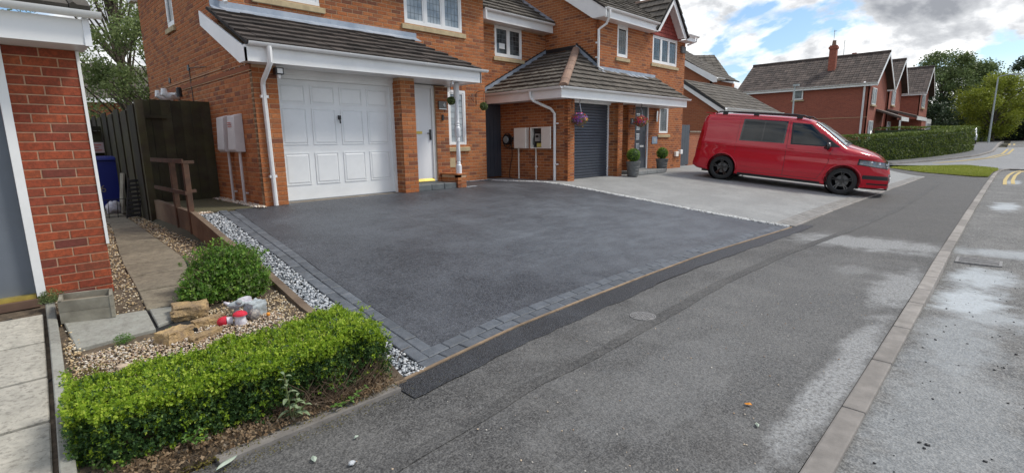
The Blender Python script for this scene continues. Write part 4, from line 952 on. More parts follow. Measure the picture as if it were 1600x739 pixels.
# garage door: twelve raised panels
gd=MB(); x0,x1,z0,z1,yd=3.42,5.56,.675,2.66,8.64
gd.box(x0,x1,yd,yd+.03,z0,z1); G_=gd.build('garage_door','door_white',h1)
colx=[(x0+.055+i*.5275,x0+.055+i*.5275+.435) for i in range(4)]
for (a,b) in ((2.275,2.585),(1.60,2.205),(.93,1.465)):
    for (c,d) in colx:
        m=MB(); e=.018
        # sunken moulding ring and raised field
        for q in ((c,d,a,a+e),(c,d,b-e,b),(c,c+e,a+e,b-e),(d-e,d,a+e,b-e)): m.box(q[0],q[1],yd-.010,yd,q[2],q[3])
        i=.045; V=[(c+e,yd,a+e),(d-e,yd,a+e),(d-e,yd,b-e),(c+e,yd,b-e),(c+i,yd-.012,a+i),(d-i,yd-.012,a+i),(d-i,yd-.012,b-i),(c+i,yd-.012,b-i)]
        for k in range(4): j=(k+1)%4; m.face([V[k],V[j],V[4+j],V[4+k]])
        m.face(V[4:]); m.build('door_panel','door_white',G_)
MB().box(x0,x1,yd-.004,yd,2.228,2.236).build('door_rail','door_white',G_)
m=MB(); m.box(4.475,4.515,8.595,8.64,2.03,2.10); m.tube([(4.49,8.60,2.065),(4.49,8.585,1.96)],.012,8); m.build('door_handle','black',G_)
fr=MB(); fr.box(3.36,3.42,8.58,8.66,.66,2.72); fr.box(5.56,5.605,8.58,8.66,.66,2.72); fr.box(3.42,5.56,8.58,8.66,2.66,2.72); fr.build('door_frame','upvc',h1)
B(3.36,5.60,8.56,8.70,2.72,2.83).build('lintel_board','upvc',h1); B(3.3,5.65,8.60,8.70,.64,.672).build('threshold','greyslab',h1)
B(3.42,5.56,8.632,8.66,.655,.676).build('door_seal','black',h1)
B(3.34,5.62,8.45,8.62,.62,.661).build('threshold_strip','concretecap',h1)
# canopy
B(2.99,7.36,8.10,9.6,2.806,2.816).build('soffit','upvc',h1)
o=MB().prism([(2.82,8.03,2.795),(2.82,8.06,2.795),(2.82,8.06,3.02),(2.82,8.03,3.02)],(4.56,0,0)).build('fascia','upvc',h1)
B(2.90,5.95,8.27,8.33,2.80,2.83).build('beam','upvc',h1)
bb=MB().prism([(2.82,8.03,2.795),(2.82,8.30,2.795),(2.82,8.42,2.86),(2.82,9.92,3.57),(2.82,9.92,3.80),(2.82,8.03,2.98)],(.025,0,0)).build('bargeboard','upvc',h1)
MB().prism([(2.845,8.06,2.80),(2.845,8.34,2.80),(2.845,8.46,2.86),(2.845,9.6,3.40),(2.845,9.6,3.42),(2.845,8.06,2.82)],(.14,0,0)).build('verge_soffit','upvc',h1)
B(7.345,7.37,8.03,9.6,2.795,3.0).build('fascia_return','upvc',h1)
sl=Vector((0,1.62,.76)); L1=sl.length
# right end slopes back to the wall
tiled(h1,'canopy_roof',(2.84,7.98,3.04),X,sl,L1,lambda s:(0,4.60-.78*s/L1),'tile',gauge=.255,tw=.225,roll=.0,t=.045)
MB().prism([(7.44,7.99,3.03),(6.64,9.6,3.80),(7.4,9.6,3.05)],(.03,0,0)).build('roof_end','tile',h1)
gutter(h1,(2.85,8.03,3.06),(7.50,8.03,3.05),(0,-1,0),.052)
m=MB(); m.hexa([(2.90,9.40,3.735),(6.92,9.40,3.735),(6.92,9.60,3.835),(2.90,9.60,3.835),(2.90,9.40,3.750),(6.92,9.40,3.750),(6.92,9.60,3.85),(2.90,9.60,3.85)]); m.box(2.90,6.92,9.575,9.597,3.83,3.93); m.build('lead_flashing','lead',h1)
downpipe(h1,[(3.14,7.97,3.02),(3.14,7.97,2.80),(3.12,8.05,2.70),(3.115,8.25,2.56),(3.12,8.29,2.50),(3.14,8.29,.66)],.036,clips=[(3.125,8.30,2.33),(3.138,8.30,1.12)])
downpipe(h1,[(3.07,9.52,5.0),(3.07,9.52,3.98),(3.10,9.42,3.88)],.034,clips=[(3.07,9.56,4.4)])
# upper storey roof (mostly above the frame)
B(2.85,9.1,9.27,9.30,4.99,5.2).build('fascia','upvc',h1); B(2.85,9.1,9.3,9.6,4.99,5.0).build('soffit','upvc',h1); B(2.85,9.1,15.2,15.23,4.95,5.2).build('fascia','upvc',h1)
MB().prism([(2.86,15.2,4.90),(2.86,14.9,4.90),(2.86,14.85,5.15),(2.86,15.2,5.15)],(.14,0,0)).build('eaves_box','upvc',h1)
gutter(h1,(2.85,9.27,5.22),(9.1,9.27,5.22),(0,-1,0)); gutter(h1,(2.85,15.23,5.18),(9.1,15.23,5.18),(0,1,0),mat_='black')
tiled(h1,'main_roof',(2.84,9.2,5.22),X,(0,3.05,2.05),3.67,lambda s:(0,6.3),'tile',indiv=False,gauge=.32); MB().prism([(2.84,15.3,5.22),(2.84,12.25,7.27),(2.84,12.25,7.24),(2.84,15.3,5.19)],(6.3,0,0)).build('rear_slope','tile',h1)
# windows
window(h1,(3.65,9.6,4.132),X,1.12,.87,(1,1),(4,5),'glass_net',sill=.09)
window(h1,(6.65,9.6,4.122),X,1.59,.87,(1,1,1),(4,5),'glass_net',sill=.09)
window(h1,(7.74,9.6,1.522),X,.54,1.29,(1,),(3,8),'glass_net',sill=.08)
window(h1,(2.994,12.60,3.972),BK,.50,.88,(1,),None,'glass',sill=.06)
for i in range(9):
    a=7.72+i*.066; MB().obox((a,9.594,2.815),(.058,0,0),(0,.05,0),((i-4)*.004,0,.19-abs(i-4)*.004)).build('soldier_brick','brick',h1)
# front door
dx=MB(); fd=B(5.98,6.77,8.97,9.01,.84,2.72).build('front_door','upvc_clean',h1)
MB().box(6.30,6.36,8.955,8.975,1.72,2.32).build('door_glass','glass',fd); MB().box(6.27,6.39,8.962,8.972,1.69,2.35).build('glass_bead','upvc',fd)
MB().box(6.34,6.50,8.945,8.97,1.79,1.84).build('letterbox','brass',fd); m=MB(); m.box(6.70,6.735,8.94,8.97,1.66,1.88); m.tube([(6.72,8.94,1.80),(6.62,8.925,1.80)],.010,8); m.build('door_handle','black',fd)
MB().prism([(5.98,8.97,.85),(5.98,8.92,.80),(5.98,8.92,.79),(5.98,9.0,.79)],(.79,0,0)).build('weather_bar','brass',fd)
m=MB(); m.box(5.93,5.98,8.94,9.02,.79,2.78); m.box(6.77,6.84,8.94,9.02,.79,2.78); m.box(5.98,6.77,8.94,9.02,2.72,2.78); m.build('door_frame','upvc',h1)
B(5.93,6.84,8.9,9.02,.66,.79).build('door_step','slate',h1)
for i in range(3): bevel(B(5.925+i*.33,6.25+i*.325,8.36,8.90,.655,.775).build('step_slab','slate',h1),.008,1)
B(5.6,5.9,8.64,9.6,.6,2.8).build('garage_inner_wall','brick',h1)
B(5.9,7.35,9.02,9.58,2.70,2.806).build('porch_ceiling_box','upvc',h1)
# porch post: turned
pr=[(a*1.3,b) for a,b in [(.047,0),(.047,.17),(.030,.20),(.036,.22),(.026,.25),(.036,.28),(.030,.60),(.028,.66),(.036,.68),(.028,.70),(.036,.72),(.028,.74),(.036,.76),(.046,.78),(.046,.95),(.034,.97),(.038,1.0),(.030,1.02),(.038,1.05),(.030,1.07),(.034,1.12),(.030,1.40),(.034,1.50),(.045,1.54),(.047,1.60),(.047,1.845)]]
MB().lathe((7.025,8.42,.955),pr,14).build('porch_post','upvc_clean',h1,smooth='auto')
MB().box(6.66,6.70,8.1,8.14,2.73,2.806).build('soffit_hook','upvc_clean',h1)
# meter boxes on the flank
for (a,b,lab) in ((9.47,9.80,'meter box nearer the tall fence, with a white pipe below'),(8.93,9.25,'meter box nearer the front corner, with faint red print on its lid')):
    t=thing('meter_box','white wall '+lab,'meter box',(2.9,(a+b)/2,1.5),group='white meter boxes on the house flank')
    o=MB().prism([(2.99,a,1.50),(2.86,a,1.50),(2.83,a,1.54),(2.86,a,2.07),(2.99,a,2.11)],(0,b-a,0)).build('box_body','meterw',t); bevel(o,.012,2)
    MB().tube([(2.93,(a+b)/2-.05,1.51),(2.93,(a+b)/2-.05,.66)],.022,10).build('pipe','meterw',t,smooth='auto'); MB().box(2.95,2.99,(a+b)/2-.09,(a+b)/2,.82,.84).build('pipe_clip','meterw',t)
    if b<9.4:
        for k in range(3): MB().box(2.838+.003*k,2.842+.003*k,a+.11,a+.28,1.96-.03*k,1.972-.03*k).build('printed_line','redlabel',t)
# flues and vents above the fence
t=thing('boiler_flue','pair of white boiler flues with a black outlet above the tall fence','flue',(2.9,12.4,2.6))
for y in (12.95,12.45): m=MB(); m.tube([(2.99,y,2.62),(2.80,y,2.62),(2.74,y,2.66),(2.74,y,2.76)],[.07,.07,.07,.05],12); m.build('flue_pipe','upvc',t,smooth='auto')
MB().tube([(2.86,12.45,2.66),(2.84,12.0,2.62)],.025,8).build('flue_pipe','upvc',t); MB().lathe((2.86,11.85,2.56),[(.05,0),(.05,.16),(.03,.18)],10).build('flue_outlet','black',t)
for (y,z) in ((11.45,3.03),(12.9,2.93),(13.5,2.78)): MB().box(2.972,2.99,y,y+.11,z,z+.10).build('air_vent','black',h1)
MB().tube([(2.975,11.45,3.08),(2.975,11.42,2.4)],.008,6).build('cable','black',h1)
MB().tube([(2.975,11.5,3.08),(2.972,10.4,2.98)],.006,6).build('cable','black',h1)
# small fittings
t=thing('floodlight','small black floodlight beside the downpipe under the canopy','light',(3.36,8.2,2.7)); MB().box(3.28,3.40,8.16,8.27,2.66,2.76).build('lamp_head','black',t); MB().box(3.30,3.38,8.148,8.16,2.675,2.745).build('lamp_lens','upvc',t); MB().tube([(3.34,8.21,2.66),(3.34,8.20,2.60)],[.03,.02],10).build('sensor','upvc',t); MB().box(3.32,3.36,8.27,8.33,2.68,2.74).build('bracket','black',t)
t=thing('house_number_sign','small black house number sign with a white 4 beside the front door','sign',(7.02,8.88,2.4)); bevel(B(6.91,7.12,8.868,8.895,2.31,2.47).build('sign_plate','blackgloss',t),.004,1); text('4',.13,(7.05,8.866,2.39),(R(90),0,0),'plate',t,'number'); MB().box(6.91,7.12,8.862,8.868,2.302,2.312).build('trim','chrome',t)
t=thing('doorbell','small black video doorbell on the brick pier by the white door','doorbell',(7.0,8.88,2.1)); bevel(B(6.985,7.035,8.865,8.893,2.07,2.19).build('bell_body','black',t),.006,1); MB().ball((7.01,8.865,2.16),.011,.006,.011).build('bell_lens','glass',t); 
B(7.72,7.90,9.585,9.596,1.02,1.24).build('air_brick','stone',h1)
def topiary(name,label,c,r,n,group=None,m='shrub'):
    t=thing(name,label,'topiary ball',(c[0],c[1],c[2]),group=group)
    d=rng.normal(size=(n,3)); d/=np.linalg.norm(d,axis=1)[:,None]; p=np.array(c)+d*r*(rng.uniform(.82,1.03,(n,1)))
    leaves('foliage',p,rng.uniform(.022,.04,n),m,t,nrm=d,lean=.3); MB().ball(c,r*.8,nu=12,nv=8).build('core','tree_dark',t); return t
t=topiary('topiary_ball','small green topiary ball hanging by the white porch post',(6.93,8.48,2.45),.085,700,m='tree_mid'); MB().tube([(6.93,8.48,2.80),(6.93,8.48,2.50)],.004,4).build('wire','black',t)
t=topiary('topiary_ball','small dark topiary ball hanging from a wall bracket at the house corner',(8.62,9.32,2.45),.095,800,m='tree_mid')
MB().tube(curve_tube([(8.62,9.58,2.50),(8.62,9.57,2.78),(8.62,9.30,2.80),(8.62,9.30,2.74)]),.007,6).build('bracket','black',t); MB().tube([(8.62,9.32,2.78),(8.62,9.32,2.5)],.003,4).build('wire','black',t)
MB().tube([(8.50,9.585,2.75),(8.46,9.50,2.55),(8.40,9.585,2.72)],.006,5).build('bracket_scroll','black',t)

# ================================================================ HOUSE 2
h2=thing('brick_house','orange brick house with dark roller garage door, hipped canopy roof and red tiled gable','house',(14,9,.55))
b2=.545
wall(h2,'garage_side_wall',(10.56,10.75,b2),BK,2.48,2.13)
wall(h2,'garage_pier',(10.56,8.27,b2),X,.275,2.13,phase=1)
wall(h2,'garage_pier',(12.895,8.27,b2),X,.235,2.13,phase=1); wall(h2,'pier_return',(12.895,8.64,b2),BK,.37,2.13)
wall(h2,'porch_pier',(13.90,8.55,b2),X,.38,2.13,phase=1); wall(h2,'pier_return',(13.90,8.95,b2),BK,.40,2.13)
wall(h2,'lower_wall',(12.9,8.95,b2),X,5.35,2.5,openings=((2.05,2.92,0,2.16),(3.64,4.27,1.25,2.19)))
wall(h2,'upper_wall',(12.82,8.95,3.04),X,5.43,1.95,openings=((.99,1.57,1.05,1.95),(3.10,4.80,1.08,1.95)))
wall(h2,'upper_side_wall',(12.82,12.9,2.6),BK,3.95,2.55,gable=[(0,2.55),(3.95,2.55),(0,5.15)])
wall(h2,'rear_wing_wall',(8.9,10.94,b2),X,3.92,4.35,openings=((1.70,2.82,3.47,4.31),))
# roller door
rd=thing  # keep name short
R_=MB().box(10.84,12.90,8.63,8.65,.55,2.65).build('roller_door','anthracite',h2)
z=.56
while z<2.62:
    MB().hexa([(10.85,8.628,z),(12.89,8.628,z),(12.89,8.63,z),(10.85,8.63,z),(10.85,8.612,z+.012),(12.89,8.612,z+.012),(12.89,8.63,z+.012),(10.85,8.63,z+.012)]).build('slat_groove','anthracite',R_) if False else None
    o=MB().prism([(10.85,8.63,z),(10.85,8.614,z+.012),(10.85,8.610,z+.038),(10.85,8.614,z+.064),(10.85,8.63,z+.074)],(2.03,0,0)).build('roller_slat','anthracite',R_); z+=.078
m=MB(); m.box(12.855,12.895,8.58,8.64,.55,2.66); m.box(10.84,10.88,8.58,8.64,.55,2.66); m.build('door_guide','upvc_clean',h2)
B(10.84,12.90,8.52,8.64,2.60,2.70).build('lintel_board','upvc',h2)
# canopy
B(10.04,16.62,8.07,8.95,2.655,2.664).build('soffit','upvc',h2); B(10.04,10.56,8.07,10.94,2.654,2.663).build('soffit','upvc',h2)
B(10.03,16.66,8.03,8.06,2.64,2.87).build('fascia','upvc',h2); B(10.0,10.03,8.03,10.92,2.64,2.87).build('fascia','upvc',h2); B(16.63,16.66,8.06,8.95,2.64,2.85).build('fascia','upvc',h2)
gutter(h2,(9.95,8.03,2.90),(16.78,8.03,2.90),(0,-1,0)); gutter(h2,(10.0,10.9,2.90),(10.0,7.98,2.90),(-1,0,0))
sf=Vector((0,1.83,1.357)); Lf=sf.length; kf=.95/1.83
s_front=Vector((0,.97,.74)); LF=s_front.length
# front slope: between the hip and the right end, only up to the upper wall right of x=12.82
hipx=lambda y: 10.0+(y-7.98)*(2.82/1.76)
def bfront(s):
    y=7.98+s/LF*.97; return (hipx(y)-10.0,6.72-.60*s/LF)
tiled(h2,'front_slope',(10.0,7.98,2.885),X,s_front,LF,bfront,'tile2',gauge=.24,tw=.30,t=.055,roll=.010)
# upper part of the front slope beside the hip, left of the side wall
tiled(h2,'front_slope',(10.0,8.95,3.625),X,s_front,LF*.82,lambda s:(hipx(8.95+s/LF*.97)-10.0,2.80),'tile2',gauge=.24,tw=.30,t=.055,roll=.010)
s_side=Vector((2.82,0,1.372)); LS=s_side.length
hipy=lambda x: 7.98+(x-10.0)*(1.76/2.82)
def bside(s):
    x=10.0+2.82*s/LS; return (0.0,10.92-hipy(x))   # measured from the back wall towards the street
tiled(h2,'side_slope',(9.99,10.92,2.885),BK,s_side,LS,bside,'tile2',gauge=.30,tw=.30,t=.055,roll=.010)
H0=Vector((10.02,7.99,2.93)); H1=Vector((12.82,9.74,4.30)); Dh=(H1-H0); n=9
for i in range(n):
    a=H0+Dh*(i/n); b=H0+Dh*((i+1.06)/n); m=MB(); t_=Dh.normalized(); sd_=Vector((t_.y,-t_.x,0)).normalized(); up=sd_.cross(t_); up=-up if up.z<0 else up
    arc=[(math.cos(PI*k/6),math.sin(PI*k/6)) for k in range(7)]; lift=.006*(i%2)
    m.prism([a+sd_*c*.115+up*(s_*.085-.02+lift) for c,s_ in arc],b-a); m.build('hip_tile','ridge',h2,smooth=False)
# stepped lead at the abutments
for (P,Q,U_) in (((10.0,10.915,2.96),(12.80,10.915,4.33),'x'),):
    P,Q=Vector(P),Vector(Q); m=MB(); m.prism([P+Vector((0,0,-.04)),Q+Vector((0,0,-.04)),Q+Vector((0,0,.07)),P+Vector((0,0,.07))],(0,.02,0)); m.build('lead_flashing','lead',h2)
    for i in range(16):
        a=P+(Q-P)*(i/16); m=MB(); m.prism([a+Vector((0,0,.07)),a+(Q-P)/16+Vector((0,0,.07)),a+(Q-P)/16+Vector((0,0,.11)),a+Vector((0.06,0,.13))],(0,.02,0)); m.build('flashing_step','black',h2)
P,Q=Vector((12.80,9.74,4.34)),Vector((12.80,8.95,3.70)); m=MB(); m.prism([P+Vector((0,0,-.05)),Q+Vector((0,0,-.05)),Q+Vector((0,0,.07)),P+Vector((0,0,.07))],(.018,0,0)); m.build('lead_flashing','lead',h2)
for i in range(9): a=P+(Q-P)*(i/9); m=MB(); m.prism([a+Vector((0,0,.07)),a+(Q-P)/9+Vector((0,0,.07)),a+(Q-P)/9+Vector((0,0,.16)),a+Vector((0,0,.12))],(.018,0,0)); m.build('flashing_step','black',h2)
MB().prism([(12.80,9.74,4.29),(12.80,10.92,4.29),(12.80,10.92,4.40),(12.80,9.74,4.40)],(.018,0,0)).build('lead_flashing','black',h2)
m=MB(); m.hexa([(12.85,8.74,3.505),(16.1,8.74,3.505),(16.1,8.95,3.62),(12.85,8.95,3.62),(12.85,8.74,3.525),(16.1,8.74,3.525),(16.1,8.95,3.64),(12.85,8.95,3.64)]); m.box(12.83,16.12,8.925,8.947,3.60,3.72); m.build('lead_flashing','lead',h2)
# upper eaves, gable and roof
B(12.62,15.66,8.62,8.65,4.99,5.20).build('fascia','upvc',h2); B(12.62,15.66,8.65,8.95,4.99,5.0).build('soffit','upvc',h2); gutter(h2,(12.60,8.62,5.235),(15.60,8.62,5.235),(0,-1,0))
sm=Vector((0,3.6,2.40)); LM=sm.length
MB().prism([(12.60,8.55,5.0),(12.60,9.0,5.0),(12.60,12.3,7.2),(12.60,12.3,7.42),(12.60,8.55,5.22)],(.03,0,0)).build('bargeboard','upvc',h2); MB().prism([(12.63,8.9,5.0),(12.63,9.0,5.0),(12.63,12.3,7.2),(12.63,12.3,7.22),(12.63,8.9,5.02)],(.20,0,0)).build('verge_soffit','upvc',h2)
def bmain(s):
    y=s/LM*3.6
    return (0,max(.05,3.05+(y*.62 if y<1.7 else 1.05)) if y<1.7 else 5.6)
tiled(h2,'main_roof',(12.58,8.58,5.235),X,sm,LM,bmain,'tile2',gauge=.30,tw=.30,indiv=False,t=.055,roll=.010)
GA=Vector((16.62,8.62,6.20)); GL=Vector((15.60,8.62,5.05)); GR=Vector((17.66,8.62,5.05))
MB().prism([GL+Vector((-.05,0,-.03)),GL+Vector((.17,0,-.03)),GA+Vector((0,0,-.22)),GA,],(0,.03,0)).build('bargeboard','upvc',h2); MB().prism([GR+Vector((.05,0,-.03)),GR+Vector((-.17,0,-.03)),GA+Vector((0,0,-.22)),GA],(0,.03,0)).build('bargeboard','upvc',h2)
MB().prism([GL+Vector((0,.03,0)),GL+Vector((.06,.03,0)),GA+Vector((0,.03,-.07)),GA+Vector((0,.03,-.01))],(0,.32,0)).build('gable_soffit','upvc',h2); MB().prism([GR+Vector((0,.03,0)),GR+Vector((-.06,.03,0)),GA+Vector((0,.03,-.07)),GA+Vector((0,.03,-.01))],(0,.32,0)).build('gable_soffit','upvc',h2)
# gable roof slopes
for sgn,foot in ((1,GL),(-1,GR)):
    U_=(0,-1,0) if sgn==1 else (0,1,0)
    Sd=Vector((1.02*sgn,0,1.15)) ; O_=Vector((foot.x-.06*sgn,11.3 if sgn==1 else 8.56,foot.z-.0)); 
    tiled(h2,'gable_slope',O_,U_,Sd,Sd.length*1.04,lambda s:(0,2.74),'tile2',gauge=.30,tw=.30,indiv=False,t=.055,roll=.010)
MB().tube([(16.62,8.56,6.24),(16.62,11.3,6.24)],.07,8).build('ridge_tile','ridge',h2)
# gable tile hanging (red) on the wall
m=MB(); tri=[(15.95,8.925,4.99),(17.95,8.925,4.99),(17.40,8.925,5.45),(16.62,8.925,6.12),(15.95,8.925,5.35)]; m.prism(tri,(0,.022,0)); gh=m.build('gable_panel','eggred',h2)
z=4.99
while z<6.0:
    half=min(1.0,(6.12-z)/1.13*1.0); x=16.75-half; xe=16.75+half
    while x<xe-.02:
        w_=min(.165,xe-x); MB().hexa([(x,8.905,z),(x+w_-.006,8.905,z),(x+w_-.006,8.925,z),(x,8.925,z),(x,8.918,z+.11),(x+w_-.006,8.918,z+.11),(x+w_-.006,8.925,z+.11),(x,8.925,z+.11)]).build('hung_tile','eggred',gh); x+=.165
    z+=.115
em=MB()
for a,b in (((16.78,5.42),(16.78,5.78)),((16.90,5.42),(16.90,5.70)),((16.66,5.42),(16.66,5.66)),((16.66,5.66),(16.78,5.78)),((16.90,5.70),(16.78,5.60))): em.tube([(a[0],8.90,a[1]),(b[0],8.90,b[1])],.014,5)
em.build('gable_emblem','eggred',gh)
B(17.66,18.32,8.62,8.66,4.98,5.14).build('fascia','upvc',h2); gutter(h2,(17.62,8.62,5.18),(18.45,8.62,5.18),(0,-1,0)); B(17.66,18.30,8.66,8.95,4.98,5.0).build('soffit','upvc',h2)
MB().tube([(18.38,8.6,5.12),(18.38,8.6,5.02),(18.20,8.85,4.90)],.034,8).build('downpipe','upvc',h2)
t=thing('security_box','grey alarm box high on the corner beside the upstairs window','alarm box',(18.0,8.9,4.6)); bevel(B(17.86,18.14,8.86,8.94,4.62,4.84).build('box_body','pot',t),.01,1)
window(h2,(13.81,8.95,4.09),X,.58,.90,(1,),(4,7),'glass',sill=.10); window(h2,(15.92,8.95,4.12),X,1.70,.87,(1,1,1),(3,5),'glass',sill=.10)
window(h2,(16.54,8.95,1.80),X,.63,.94,(1,),(2,6),'glass',sill=.12); window(h2,(10.60,10.94,4.02),X,1.12,.84,(1,1),(3,5),'glass',sill=.08)
t=thing('window_notice','white paper notice stuck inside the small upstairs back window','notice',(10.9,10.9,4.3)); B(10.79,11.02,10.955,10.962,4.24,4.39).build('paper_sheet','paper',t)
downpipe(h2,[(10.0-.05,9.02,2.86),(9.96,9.02,2.70),(10.02,8.97,2.62),(10.42,8.72,2.42),(10.50,8.66,2.30),(10.50,8.66,.56)],.038,clips=[(10.53,8.60,2.05),(10.53,8.60,1.0)])
downpipe(h2,[(12.80,8.56,5.22),(12.80,8.56,5.05),(12.86,8.70,4.85),(12.74,8.88,4.70),(12.74,8.88,3.68),(12.86,8.80,3.60)],.036,clips=[(12.76,8.92,4.35),(12.76,8.92,3.95)])
# rear wing roof and eaves
B(9.0,12.80,10.62,10.65,4.86,5.08).build('fascia','upvc',h2); B(9.0,12.8,10.65,10.94,4.86,4.87).build('soffit','upvc',h2); gutter(h2,(9.86,10.62,5.12),(12.78,10.62,5.12),(0,-1,0)); MB().tube([(9.92,10.56,5.12),(9.92,10.56,4.84)],.036,8).build('downpipe','upvc',h2)
tiled(h2,'rear_wing_roof',(9.0,10.56,5.13),X,(0,2.3,1.55),2.77,lambda s:(0,3.80),'tile2',gauge=.28,tw=.30,indiv=False,t=.055,roll=.010)
m=MB(); P,Q=Vector((12.60,10.58,5.18)),Vector((12.60,12.8,6.68)); m.prism([P,P+Vector((.2,0,.02)),Q+Vector((.2,0,.02)),Q],(0,0,.02)); m.build('lead_valley','lead',h2)
# front door 2
fd=B(15.0,15.77,9.0,9.04,.66,2.66).build('front_door','anthracite',h2); m=MB(); m.box(14.95,15.0,8.96,9.05,.6,2.70); m.box(15.0,15.77,8.96,9.05,2.66,2.70); m.build('door_frame','anthracite',h2); B(15.77,15.82,8.955,9.05,.6,2.70).build('door_frame','upvc_clean',h2)
for z in (.98,1.30,1.62,1.94,2.26): o=MB().box(15.12,15.30,8.985,9.0,z,z+.17).build('glazed_square','glass_net',fd); MB().box(15.105,15.315,8.992,8.999,z-.015,z+.185).build('square_trim','chrome',fd)
MB().tube([(15.68,8.95,1.0),(15.68,8.95,1.9)],.014,8).build('bar_handle','chrome',fd); MB().box(15.35,15.62,8.985,9.0,1.36,1.42).build('letterbox','chrome',fd); B(15.0,15.77,8.96,9.0,.62,.66).build('threshold','chrome',fd)
B(14.95,15.82,8.90,9.05,.545,.62).build('door_step','slate',h2)
for i in range(3): bevel(B(13.72+i*.58,14.29+i*.58,8.06,8.95,.545,.665).build('step_slab','greyslab',h2),.02,2)
# two patches: pale bricks at right corner foot + outdoor boxes
t=thing('utility_box','pair of small white sockets low on the right corner of the dark-doored house','socket',(17.9,8.9,1.1)); bevel(B(17.70,17.92,8.86,8.94,.98,1.16).build('socket_box','meter',t),.01,1); bevel(B(18.02,18.2,8.84,8.94,1.06,1.22).build('socket_box','upvc',t),.01,1)
# side boxes, charger
def mbox(a,b,z0,z1,x=10.56,d=.14): return bevel(B(x-d,x-.0,a,b,z0,z1).build('box_body','meter',None),.012,1)
t=thing('meter_box','closed cream meter box on the brick side wall, left of the open one','meter box',(10.5,9.8,1.4)); o=bevel(B(10.41,10.56,9.60,10.06,1.41,1.97).build('box_body','meter',t),.012,1); MB().box(10.402,10.41,9.62,10.04,1.43,1.95).build('box_door','meter',t); MB().tube([(10.52,9.98,1.41),(10.52,9.98,.56)],.02,8).build('pipe','meter',t)
t=thing('meter_box','open cream meter box showing the meter, its door swung right','meter box',(10.5,9.2,1.4)); m=MB()
m.box(10.54,10.56,9.02,9.44,1.41,1.97); m.box(10.41,10.54,9.02,9.045,1.41,1.97); m.box(10.41,10.54,9.415,9.44,1.41,1.97); m.box(10.41,10.54,9.045,9.415,1.41,1.435); m.box(10.41,10.54,9.045,9.415,1.945,1.97); m.build('box_body','meter',t)
MB().box(10.535,10.54,9.05,9.41,1.44,1.94).build('back_plate','black',t); MB().box(10.47,10.535,9.16,9.32,1.60,1.80).build('meter','galv',t); MB().box(10.462,10.47,9.19,9.29,1.70,1.76).build('display','black',t); MB().box(10.48,10.535,9.10,9.26,1.45,1.55).build('label_card',mat('yellow_label',(.6,.55,.15)),t); MB().box(10.48,10.535,9.12,9.34,1.84,1.92).build('cut_out','black',t)
MB().tube(curve_tube([(10.50,9.28,1.60),(10.46,9.36,1.52),(10.50,9.36,1.78),(10.49,9.2,1.88)]),.010,6).build('cable','black',t)
MB().obox((10.41,9.02,1.41),(-.02,0,0),(-.055,-.36,0),(0,0,.56)).build('box_door','meter',t)
for k in range(2): MB().obox((10.378-.016*k,8.86-.12*k,1.86),(-.004,0,0),(-.012,-.07,0),(0,0,.05)).build('printed_label','redlabel',t)
MB().tube([(10.52,9.33,1.41),(10.52,9.33,.56)],.018,8).build('pipe','meter',t); MB().box(10.50,10.56,9.30,9.36,.90,.94).build('pipe_clip','meter',t)
t=thing('car_charger','black and grey car charger with coiled cable on the brick side wall','charger',(10.5,10.35,1.6)); MB().tube([(10.56,10.40,1.66),(10.44,10.40,1.66)],[.15,.14],18).build('charger_body','blackgloss',t,smooth='auto'); MB().tube([(10.44,10.40,1.66),(10.425,10.40,1.66)],[.10,.09],18).build('charger_face','galv',t,smooth='auto')
m=MB(); c=[(10.50,10.40+.17*math.cos(a),1.64+.20*math.sin(a)) for a in [i*PI/8 for i in range(34)]]; m.tube(c,.012,6); m.tube([(10.52,10.18,1.70),(10.52,10.06,1.70)],.05,10); m.tube(curve_tube([(10.50,10.24,1.56),(10.5,10.22,1.2),(10.5,10.30,.9),(10.5,10.34,.62),(10.48,10.2,.58)]),.010,6); m.tube([(10.52,10.24,1.42),(10.52,9.98,1.40)],.010,6); m.build('charger_cable','black',t)
# gates
t=thing('side_gate','tall dark grey gate between the two orange brick houses','gate',(9.6,10.6,.6)); 
for i in range(11): B(8.95+i*.145,8.95+i*.145+.138,10.70,10.73,.62,2.72).build('gate_board','anthracite',t)
t=thing('side_gate','dark grey gate at the right side of the dark-doored house','gate',(19.5,9.4,.6))
for i in range(8): B(18.27+i*.195,18.27+i*.195+.187,9.38,9.42,.60,2.15).build('gate_board','anthracite',t)
t=thing('low_wall','low brick wall with stone coping behind the red van','wall',(22,9.6,.6)); wall(t,'wall_body',(19.85,9.42,.5),X,4.6,1.36,bricks=False,mat_b='brick_mid'); B(19.83,24.3,9.36,9.56,1.86,1.92).build('coping','concretecap',t)
# fittings on house 2
t=thing('door_chime','small cream doorbell box on the pier right of the roller door','doorbell',(13.4,8.9,2.0)); bevel(B(14.05,14.17,8.915,8.945,1.90,2.12).build('bell_body','meter',t),.006,1)
t.location=(13.4,8.9,2.0)
t=thing('number_plaque','small dark number plaque on the brick pier left of the dark front door','sign',(14.1,8.54,2.15)); B(14.0,14.19,8.535,8.549,2.07,2.25).build('plaque','black',t); text('5',.13,(14.10,8.532,2.16),(R(90),0,0),'plate',t,'number')
t=thing('wall_plaque','small blue and grey plaque on the wall right of the dark front door','sign',(16.25,8.94,1.57)); B(16.06,16.42,8.93,8.949,1.46,1.70).build('plaque','bluetint',t); B(16.17,16.31,8.926,8.93,1.52,1.64).build('plaque_print','galv',t)
t=thing('wall_lamp','slim steel outdoor lamp on the wall left of the narrow window','lamp',(16.25,8.9,2.3)); MB().tube([(16.24,8.88,2.20),(16.24,8.88,2.55)],.04,12).build('lamp_body','chrome',t,smooth='auto'); B(16.20,16.28,8.89,8.949,2.33,2.43).build('lamp_bracket','chrome',t)
